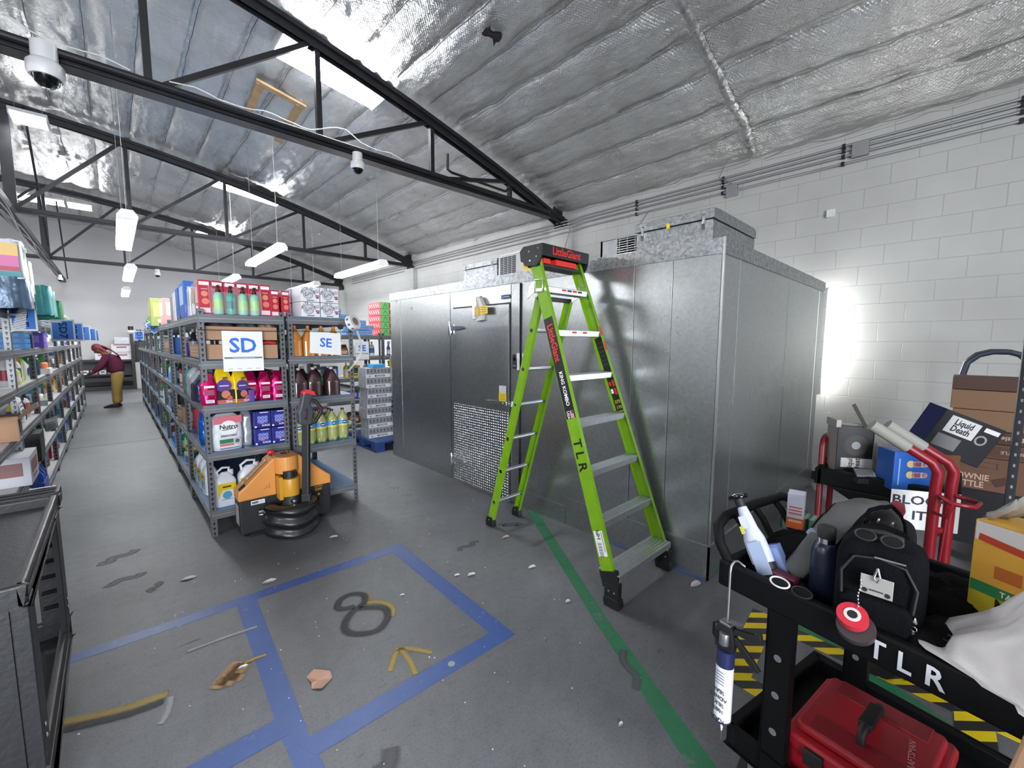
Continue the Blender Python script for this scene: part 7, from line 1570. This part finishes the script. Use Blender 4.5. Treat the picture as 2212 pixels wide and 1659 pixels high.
# brown carton at the right edge below the rim with yellow tape
t = ct('stool', 'black step stool below the taped carton at the lower right corner', 'stool', (.79, -.14, 0)); q = MB(); q.prism([(-.14, 0), (.14, 0), (.11, .62), (-.11, .62)], 'y', -.08, .08, 'cart_black'); q.build('stool_body', t, bevel=.01)
t = ct('carton', 'brown carton with yellow tape at the lower right edge', 'carton', (.79, -.14, .621)); q = MB(); q.box(-.12, .12, -.09, .09, 0, .24, 'cardboard'); q.build('carton_body', t, bevel=.006); q = MB(); q.box(-.122, .122, -.092, .092, .13, .20, cm('e2dc2a', .25)); q.build('yellow_tape', t)
for k, (x_, y_) in enumerate(((.62, .70), (.78, .66))):
    t = ct('floor_brush', ('black brush standing on the floor behind the cart', 'second black brush on the floor at the right behind the cart')[k], 'brush', (x_, y_, 0)); q = MB(); q.grid(lambda u, v: (.06 * math.cos(2 * PI * u) * (1 - .5 * v + .1 * math.sin(u * 60)), .05 * math.sin(2 * PI * u) * (1 - .5 * v + .1 * math.sin(u * 50)), .001 + .22 * v + .012 * math.sin(u * 44)), 40, 6, 'fabric_black'); q.poly([(.04 * math.cos(a), .03 * math.sin(a), .22) for a in [k_ * PI / 6 for k_ in range(12)]], 'fabric_black'); q.build('bristles', t)
# ================================================================ RED HAND TRUCK CART BEHIND
mat('tube_red', '7c1420', 0.35)
rc = thing('stock_cart', 'red tube framed stock cart with a black top shelf and grey hand grips', 'cart', (3.36, .25, 0))
q = MB(); q.box(-.20, .28, -.29, .27, .775, .79, 'cart_black'); q.box(-.23, -.195, -.31, .30, .735, .835, 'cart_black'); q.box(.27, .30, -.31, .30, .735, .835, 'cart_black'); q.box(-.23, .30, -.32, -.29, .735, .835, 'cart_black'); q.box(-.23, .30, .27, .31, .735, .835, 'cart_black')
q.prism([(-.24, .735), (.16, .735), (.08, .64), (-.12, .64)], 'y', -.335, -.31, 'cart_black') if False else q.prism([(-.28, .74), (.24, .74), (.10, .66), (.02, .55), (-.10, .55), (-.20, .66)], 'x', -.24, -.225, 'cart_black'); q.build('top_shelf', rc, bevel=.01, seg=3)
q = MB(); q.box(-.20, .28, -.29, .27, .20, .23, 'cart_black'); q.build('lower_shelf', rc, bevel=.01)
for (y_, ) in ((.30,), ):
    q = MB(); q.tube([(-.10, y_, .05), (-.10, y_, .95), (-.08, y_, .985), (-.04, y_, 1.0), (.20, y_, 1.0), (.24, y_, .985), (.26, y_, .95), (.26, y_, .05)], .018, 'tube_red', 10); q.cyl((-.10, y_, .86), (.26, y_, .86), .015, 'tube_red', 8); q.cyl((-.10, y_, .70), (.26, y_, .70), .015, 'tube_red', 8); q.build('end_frame', rc)
for (x_, y_) in ((-.18, -.26), (-.18, .24), (.25, -.26), (.25, .24)):
    q = MB(); q.cyl((x_ - .015, y_, .06), (x_ + .015, y_, .06), .06, 'rubber_black', 16); q.box(x_ - .02, x_ + .02, y_ - .02, y_ + .02, .1, .2, 'galv_plain'); q.build('caster', rc)
# separate red hand truck with grey grips, nearest
ht = thing('hand_truck', 'red tubular hand truck with two grey foam grips standing by the stock cart', 'hand truck', (2.70, .0, 0), rz=R(-40))
mat('foam_grey', '8c8c86', 0.8)
for s_ in (-1, 1):
    x_ = s_ * .038
    q = MB(); q.tube([(x_, 0, .06), (x_, 0, .96), (x_ - .01, -.012, 1.03), (x_ - .03, -.0, 1.07), (x_ - .13, .05, 1.145)], .021, 'tube_red', 12); q.build('tube_frame', ht)
    q = MB(); q.tube([(x_ - .11, .04, 1.13), (x_ - .235, .10, 1.225)], .026, 'foam_grey', 12); q.build('hand_grip', ht)
q = MB(); q.tube([(-.038, -.02, .92), (-.07, -.10, .915), (-.0, -.13, .91), (.06, -.10, .915), (.038, -.02, .92)], .010, 'tube_red', 8)
q.tube([(-.045, -.01, .84), (-.078, -.09, .85), (-.07, -.10, .915)], .008, 'tube_red', 8); q.tube([(-.078, -.09, .85), (-.085, -.08, .55)], .005, 'tube_red', 6); q.build('loop_guard', ht)
for z_ in (.30, .55, .75): 
    q = MB(); q.cyl((-.04, 0, z_), (.04, 0, z_), .014, 'tube_red', 8); q.build('cross_tube', ht)
q = MB(); q.box(-.09, .09, .0, .13, .01, .02, 'tube_red'); q.build('toe_plate', ht)
for s_ in (-1, 1):
    q = MB(); q.cyl((s_ * .16 - .025, .06, .10), (s_ * .16 + .025, .06, .10), .10, 'rubber_black', 20); q.build('wheel', ht)
# things on the red stock cart: world placed
def wthing(name, label, cat, loc, rot): return thing(name, label, cat, loc, rot=rot)
FX = Vector((math.cos(R(-43)), math.sin(R(-43)), 0))
def can_box(name, label, loc, rz, w, d, h, rot=None, artk=0):
    t = thing(name, label, 'carton', loc, rz, rot=rot)
    q = MB(); q.box(-w / 2, w / 2, -d / 2, d / 2, .001, h, cm('1b1c20', .4)); q.build('carton_body', t, bevel=.003)
    q = MB(); f_ = -d / 2 - .001
    if artk == 0:
        q.disc((0, f_, h * .62), X, Z, w * .32, cm('3a3533'), .0, 20); q.disc((0, f_, h * .62), X, Z, w * .12, cm('9a9a9c'), .001, 12)
        q.plate((w * .05, f_, h * .27), X, Z, w * .84, h * .19, cm('c9c8c6'), .001); q.text('Liquid', (-w * .13, f_, h * .27), Z, -X, w * .20, cm('1b1b1d'), .002); q.text('Death', (w * .06, f_, h * .27), Z, -X, w * .20, cm('1b1b1d'), .002)
        q.plate((w * .2, f_, h * .08), X, Z, w * .35, h * .07, cm('a9a9a9'), .001)
        q.plate((-w / 2 - .001, 0, h * .5), -Y, Z, d, h, cm('a8a59e'))
    else:
        q.plate((-w * .12, f_, h * .72), X, Z, w * .5, h * .40, cm('c4c4c6'), .001); q.text('Liquid', (-w * .12, f_, h * .80), X, Z, h * .2, cm('16161a'), .002, .8); q.text('Death', (-w * .12, f_, h * .64), X, Z, h * .2, cm('16161a'), .002, .8)
        q.disc((w * .25, f_, h * .6), X, Z, h * .12, cm('8a8a8c'), .001, 16, h * .08); q.plate((w * .32, f_, h * .86), X, Z, w * .24, h * .1, cm('d2d2d2'), .001); q.plate((-w * .2, f_, h * .3), X, Z, w * .4, h * .3, cm('6f6e70'), .001)
        q.plate((-w / 2 - .001, 0, h * .5), -Y, Z, d, h, cm('2a2f66'))
    q.build('printed_panel', t); return t
a_ = can_box('can_carton', 'open black drink carton standing upright on the red stock cart', (3.31, .42, .791), R(-58), .20, .13, .31)
q = MB(); q.box(-.11, -.085, -.065, .065, .30, .345, cm('b5b2ab')); q.lathe([(.05, .305), (.052, .312)], 'galv_plain', 16, (-.02, 0, 0)); q.build('torn_flap', a_)
can_box('can_carton', 'tilted black drink carton behind the grey grips of the hand truck', (3.42, .03, .98), 0, .30, .14, .24, rot=(R(8), R(22), R(-55)), artk=1)
t = thing('water_pack', 'blue pack printed with two bottles on the red stock cart', 'pack', (3.20, .16, .791), R(-52)); q = MB(); q.box(-.10, .10, -.07, .07, .001, .22, cm('2a62b8', .35)); q.build('pack_body', t, bevel=.006)
q = MB()
for z_, c2 in ((.155, 'd09a8a'), (.095, 'c98a6a')):
    q.disc((-.02, -.071, z_), X, Z, .02, cm('d9c08a'), .001, 14); q.plate((.02, -.071, z_), X, Z, .06, .03, cm('c8c4cc'), .001); q.plate((.015, -.071, z_), X, Z, .03, .024, cm('a8485a'), .002); q.disc((.05, -.071, z_), X, Z, .015, cm(c2), .001, 12)
q.plate((-.075, -.071, .11), X, Z, .008, .15, cm('7fa8dc'), .001); q.build('printed_panel', t)
q = MB(); q.grid(lambda u, v: (-.10 + .2 * u, -.07 + .14 * v, .222 + .018 * math.sin(u * 9 + v * 5) ** 2), 8, 6, 'clear_wrap'); q.build('torn_wrap', t)
t = thing('paper_bag', 'torn brown and white paper flap standing between the cartons on the red cart', 'paper', (3.30, .30, .80), R(-50))
q = MB(); q.grid(lambda u, v: (-.06 + .24 * u, .0 + .03 * v, .30 - .10 * u - .12 * v * u), 8, 4, cm('b9b6ae', .6)); q.bar((-.06, 0, .30), (-.14, 0, .44), .003, .02, cm('3a3733')); q.box(-.01, .01, -.003, .003, 0, .28, cm('8a8780')); q.build('paper_sheet', t)
soft_ = thing('packet_tray', 'small tray of silver packets on the red stock cart', 'tray', (3.17, .33, .791), R(-50)); q = MB(); q.box(-.06, .06, -.05, .05, .001, .03, cm('2a2a2c')); 
for k in range(5): q.bar((-.05 + .02 * k, -.04, .045), (-.02 + .02 * k, .04, .06), .02, .012, 'foil_silver')
q.build('tray_body', soft_)
t = thing('carton', 'dark brown carton on the red stock cart behind the grips', 'carton', (3.36, .03, .791), R(-50)); q = MB(); q.box(-.05, .06, -.06, .08, .001, .20, cm('5a3c20', .5)); q.build('carton_body', t, bevel=.004)
t = thing('paper_sign', 'white sheet reading BLOCK IT taped to the red stock cart', 'sign', (2.98, .06, .745), R(-60) + 0)
q = MB(); q.plate((0, 0, 0), X, Z, .29, .205, 'paper'); q.plate((0, .001, 0), -X, Z, .29, .205, 'paper'); q.text('BLOCK', (-.02, 0, .05), X, Z, .065, cm('1c1d33'), .001, 1.15); q.text('IT', (-.02, 0, -.03), X, Z, .065, cm('1c1d33'), .001, 1.15); q.build('sheet', t)
for k in range(5):
    q = MB(); q.box(-.12, .12, -.1, .1, 0, .02, cm(['b9b39c', '8f8c80'][k % 2])); o = q.build('flat_carton', None, .002); o.location = (3.50, .42, .231 + .0205 * k); o.rotation_euler = (0, 0, .1 * k); tag(o, 'flattened pale carton on the lower shelf of the red cart, %s up' % ['first', 'second', 'third', 'fourth', 'fifth'][k], 'carton', 'flattened cartons on the red cart')
t = thing('waste_bin', 'round dark olive bin standing behind the hand truck', 'bin', (3.02, -.38, 0)); q = MB(); q.lathe([(.16, 0), (.20, .48), (.21, .50), (.18, .52)], cm('2c2820', .5), 26); q.build('bin_body', t)
# ================================================================ PLATFORM TRUCK WITH BROWN CARTONS
mat('tube_dark', '3a4450', 0.3, .3)
pt = thing('platform_truck', 'platform truck with two dark hoop handles against the block wall', 'platform truck', (5.0, -.02, 0))
for k, dx in enumerate((.10, -.26)):
    q = MB(); q.tube([(dx, -.02, .2), (dx, -.02, 1.38), (dx, -.035, 1.46), (dx, -.09, 1.52), (dx, -.16, 1.545), (dx, -.24, 1.545), (dx, -.31, 1.52), (dx, -.365, 1.46), (dx, -.38, 1.38), (dx, -.38, .2)], .020, 'tube_dark', 12); q.build('hoop_handle', pt)
q = MB(); q.box(-.40, .20, -.45, .05, .16, .20, 'cart_black'); q.build('platform', pt)
q = MB(); q.cyl((.10, -.02, 1.30), (.10, -.38, 1.30), .012, 'tube_dark', 8); q.cyl((.10, -.02, 1.0), (.10, -.38, 1.0), .012, 'tube_dark', 8); q.build('cross_tube', pt)
for (x_, y_) in ((-.34, -.38), (-.34, -.02), (.14, -.38), (.14, -.02)):
    q = MB(); q.cyl((x_, y_ - .015, .07), (x_, y_ + .015, .07), .07, 'rubber_black', 16); q.box(x_ - .02, x_ + .02, y_ - .02, y_ + .02, .1, .17, 'galv_plain'); q.build('caster', pt)
mat('carton_brown', '6b4a38', .7, var=.05, vs=5); mat('carton_dark', '42291f', .65); mat('carton_plain', '7a5c44', .75, var=.05, vs=5)  # cardboard browns set darker to carry the shadow over this stack
lev_ = .60
q = MB(); q.box(4.30, 4.66, -.46, .03, .20, .598, cm('15161a')); tag(q.build('crate'), 'black crate below the large brown snack carton', 'crate')
cz_ = ((.60, .228, 0, 'large brown carton printed BROWNIE BRITTLE at the bottom of the stack'), (.830, .098, 0, 'flatter brown carton with upside down print on the large one'), (.930, .085, .0, 'dark carton with a gold emblem and printed name in the stack'), (1.017, .135, .0, 'plain brown carton, second from the top of the stack'), (1.154, .132, -.03, 'plain brown carton just below the topmost dark one'), (1.288, .088, -.04, 'topmost dark red brown carton of the stack'))
for k, (z_, h_, off, lab) in enumerate(cz_):
    t = thing('snack_carton', lab, 'carton', (4.42, -.19 - off, z_), R(-90), 'brown snack cartons stacked by the wall')
    q = MB(); W2 = .37 if k < 4 else (.34 if k < 5 else .32); q.box(-W2 / 2, W2 / 2, -.14, .14, .001, h_, ('carton_brown', 'carton_brown', 'carton_dark', 'carton_plain', 'carton_plain', 'carton_dark')[k]); q.build('carton_body', t, bevel=.004)
    if k == 0:
        q = MB(); q.text('BROWNIE', (-.085, -.141, .088), X, Z, .058, cm('c9ad9a'), .001, .78); q.text('BRITTLE', (-.085, -.141, .036), X, Z, .058, cm('c9ad9a'), .001, .78); q.plate((.07, -.141, .075), (1, 0, .55), (-.55, 0, 1), .07, .05, cm('4a2f28'), .001)
        for (a, b2, c, e) in ((-.15, .05, .195, .199), (-.15, .05, .160, .164)): q.box(a, b2, -.142, -.141, c, e, cm('5a3a30'))
        q.box(-.152, -.148, -.142, -.141, .16, .199, cm('5a3a30')); q.box(.048, .052, -.142, -.141, .16, .199, cm('5a3a30')); q.build('print', t)
    if k == 1:
        q = MB(); q.plate((0, -.141, .05), X, Z, .36, .08, cm('54362b'), 0); q.box(-.17, .0, -.143, -.142, .025, .075, cm('4a2f28')); q.text('BRITTLE', (.11, -.142, .05), -X, -Z, .03, cm('b89a8a'), .001); q.build('print', t)
    if k == 2:
        q = MB(); q.plate((-.02, -.141, .05), X, Z, .06, .04, cm('a8945a')); q.text('Brittle', (.10, -.141, .045), -X, -Z, .04, cm('b9a890'), .001); q.plate((-.02, -.141, .016), X, Z, .06, .010, cm('b9a890')); q.build('print', t)
# rack post and bundle of rails at the right picture edge
t = thing('shelving_rack', 'dark slotted rack post at the right picture edge beside the carton stack', 'shelving rack', (2.98, -.20, 0))
q = MB(); q.box(-.025, .025, -.028, .0, 0, 2.0, cm('22252a', .4))
for k in range(30): q.plate((-.0255, -.014, .5 + .05 * k), -Y, Z, .007, .014, cm('8a8d90'))
q.build('post', t)
for k in range(3):
    q = MB(); q.box(-.02, .02, -.02, .02, .0, 1.9, 'rack_grey'); o = q.build('steel_rail'); o.location = (2.74 - .055 * k, -.235 - .02 * k, 0.0); o.rotation_euler = (R(2.5), R(3), 0); tag(o, 'grey steel rail leaning at the right picture edge, %s from the post' % ORD[k], 'rail', 'steel rails at the right edge')
# ================================================================ PERSON BENDING TO THE LEFT ROW
mat('hoodie', '540f33', 0.8, bump=.2, bs=60); mat('trousers', 'a5884c', 0.85, bump=.2, bs=50, var=.08); mat('skin', '7a4a38', .55); mat('hair_red', '6a2230', .7, bump=.6, bs=60); mat('shoe', '17181c', .5)
pr = thing('person', 'person in a maroon hoodie and tan trousers bending towards the left shelves', 'person', (.0, 14.1, 0))
def skin_body(name, pts, edges, rad, m, parent, sub=2, root=0):
    me = bpy.data.meshes.new(name); me.from_pydata([tuple(p) for p in pts], edges, []); me.materials.append(MATS[m])
    o = bpy.data.objects.new(name, me); COL.objects.link(o); o.parent = parent
    o.modifiers.new('skin', 'SKIN').use_smooth_shade = True
    for i, r_ in enumerate(rad): me.skin_vertices[0].data[i].radius = (r_, r_) if not isinstance(r_, tuple) else r_
    me.skin_vertices[0].data[root].use_root = True
    s_ = o.modifiers.new('subdivision', 'SUBSURF'); s_.levels = sub; s_.render_levels = sub
    return o
# frame: -x is forward (towards the shelf), y is sideways
body = [(.02, 0, .87), (.0, 0, 1.02), (-.06, 0, 1.17), (-.13, 0, 1.28), (-.185, 0, 1.335), (-.235, 0, 1.39), (-.26, 0, 1.43),
        (.03, .09, .83), (-.0, .10, .48), (.02, .10, .09), (-.09, .105, .05),
        (.03, -.09, .83), (-.02, -.10, .48), (-.03, -.10, .09), (-.14, -.105, .05),
        (-.13, .17, 1.25), (-.20, .20, 1.03), (-.34, .17, .87), (-.13, -.17, 1.25), (-.24, -.20, 1.02), (-.40, -.17, .86)]
ed = [(0, 1), (1, 2), (2, 3), (3, 4), (4, 5), (5, 6), (0, 7), (7, 8), (8, 9), (9, 10), (0, 11), (11, 12), (12, 13), (13, 14), (3, 15), (15, 16), (16, 17), (3, 18), (18, 19), (19, 20)]
rd = [.08, .09, .10, .11, .06, .07, .06, .065, .06, .045, .035, .065, .06, .045, .035, .065, .05, .035, .065, .05, .035]
skin_body('body', body, ed, rd, 'skin', pr, 2)
skin_body('hoodie', [(.01, 0, .82), (.01, 0, .90), (.01, 0, 1.0), (-.05, 0, 1.16), (-.12, 0, 1.27), (-.13, .17, 1.25), (-.20, .20, 1.03), (-.33, .17, .88), (-.13, -.17, 1.25), (-.24, -.20, 1.02), (-.39, -.17, .87)],
          [(0, 1), (1, 2), (2, 3), (3, 4), (4, 5), (5, 6), (6, 7), (4, 8), (8, 9), (9, 10)], [.155, .175, .185, .19, .17, .085, .07, .05, .085, .07, .05], 'hoodie', pr, 2)
skin_body('trousers', [(.02, 0, .93), (.03, 0, .84), (.04, .085, .76), (.01, .10, .46), (.02, .10, .075), (.03, -.085, .76), (-.01, -.10, .46), (-.03, -.10, .075)], [(0, 1), (1, 2), (2, 3), (3, 4), (1, 5), (5, 6), (6, 7)], [.14, .145, .125, .10, .075, .125, .10, .075], 'trousers', pr, 2)
q = MB(); q.lathe([(.005, -.12), (.05, -.105), (.075, -.06), (.082, 0), (.080, .05), (.055, .095), (.005, .112)], 'skin', 20, sx=1.1, sy=.92); q.lathe([(.012, -.015), (.02, 0), (.006, .03)], 'skin', 8, (-.092, 0, -.02))
for s_ in (-1, 1): q.lathe([(.004, -.012), (.011, 0), (.004, .012)], cm('e9e6e2'), 8, (-.078, s_ * .03, .012)); q.lathe([(.003, -.02), (.012, 0), (.003, .02)], 'skin', 8, (.005, s_ * .078, -.01))
q.box(-.089, -.075, -.022, .022, -.062, -.054, cm('5a2a28')); o = q.build('head', pr); o.location = (-.275, 0, 1.415); o.rotation_euler = (0, R(-48), 0)
q = MB(); q.grid(lambda u, v: (.092 * math.cos(2 * PI * u) * math.cos(PI * .5 * v) * 1.08 + .018, .09 * math.sin(2 * PI * u) * math.cos(PI * .5 * v), .005 + .118 * math.sin(PI * .5 * v) + .006 * math.sin(u * 60)), 40, 12, 'hair_red'); q.grid(lambda u, v: (.035 + .07 * math.sin(PI * u) , .09 * math.cos(PI * u), .01 - .14 * v), 14, 8, 'hair_red'); o = q.build('hair', pr); o.location = (-.275, 0, 1.415); o.rotation_euler = (0, R(-48), 0)
q = MB()
for k in range(9):
    y_ = -.07 + .0175 * k; q.tube([(-.20, y_ * .8, 1.50), (-.10, y_ * 1.1, 1.44 - .01 * (k % 3)), (-.02, y_ * 1.4, 1.37), (.07, y_ * 1.5, 1.28 - .015 * (k % 2)), (.11, y_ * 1.5, 1.20 - .02 * (k % 3))], [.016, .015, .013, .011, .006], 'hair_red', 6)
q.build('braided_hair', pr)
for (x_, y_) in ((-.03, .10), (-.09, -.10)):
    q = MB(); q.prism([(x_ - .17, .0), (x_ + .10, .0), (x_ + .10, .06), (x_ + .05, .09), (x_ - .02, .09), (x_ - .12, .055), (x_ - .175, .035)], 'y', y_ - .042, y_ + .042, 'shoe'); q.build('shoe', pr, bevel=.012, seg=3)
for s_, (hx, hy, hz) in ((1, (-.35, .17, .865)), (-1, (-.41, -.17, .855))):
    q = MB(); q.tube([(hx + .01, hy, hz + .01), (hx - .03, hy, hz - .015), (hx - .07, hy, hz - .03)], [.026, .034, .030], 'shoe', 10)
    for k in range(4): q.tube([(hx - .065, hy + (k - 1.5) * .017, hz - .03), (hx - .10 + .004 * abs(k - 1.5), hy + (k - 1.5) * .019, hz - .05), (hx - .112 + .006 * abs(k - 1.5), hy + (k - 1.5) * .018, hz - .08)], [.0095, .009, .007], 'shoe', 7)
    q.tube([(hx - .02, hy - s_ * .03, hz - .01), (hx - .05, hy - s_ * .05, hz - .03), (hx - .075, hy - s_ * .045, hz - .05)], [.011, .010, .008], 'shoe', 7)
    q.build('gloved_hand', pr)
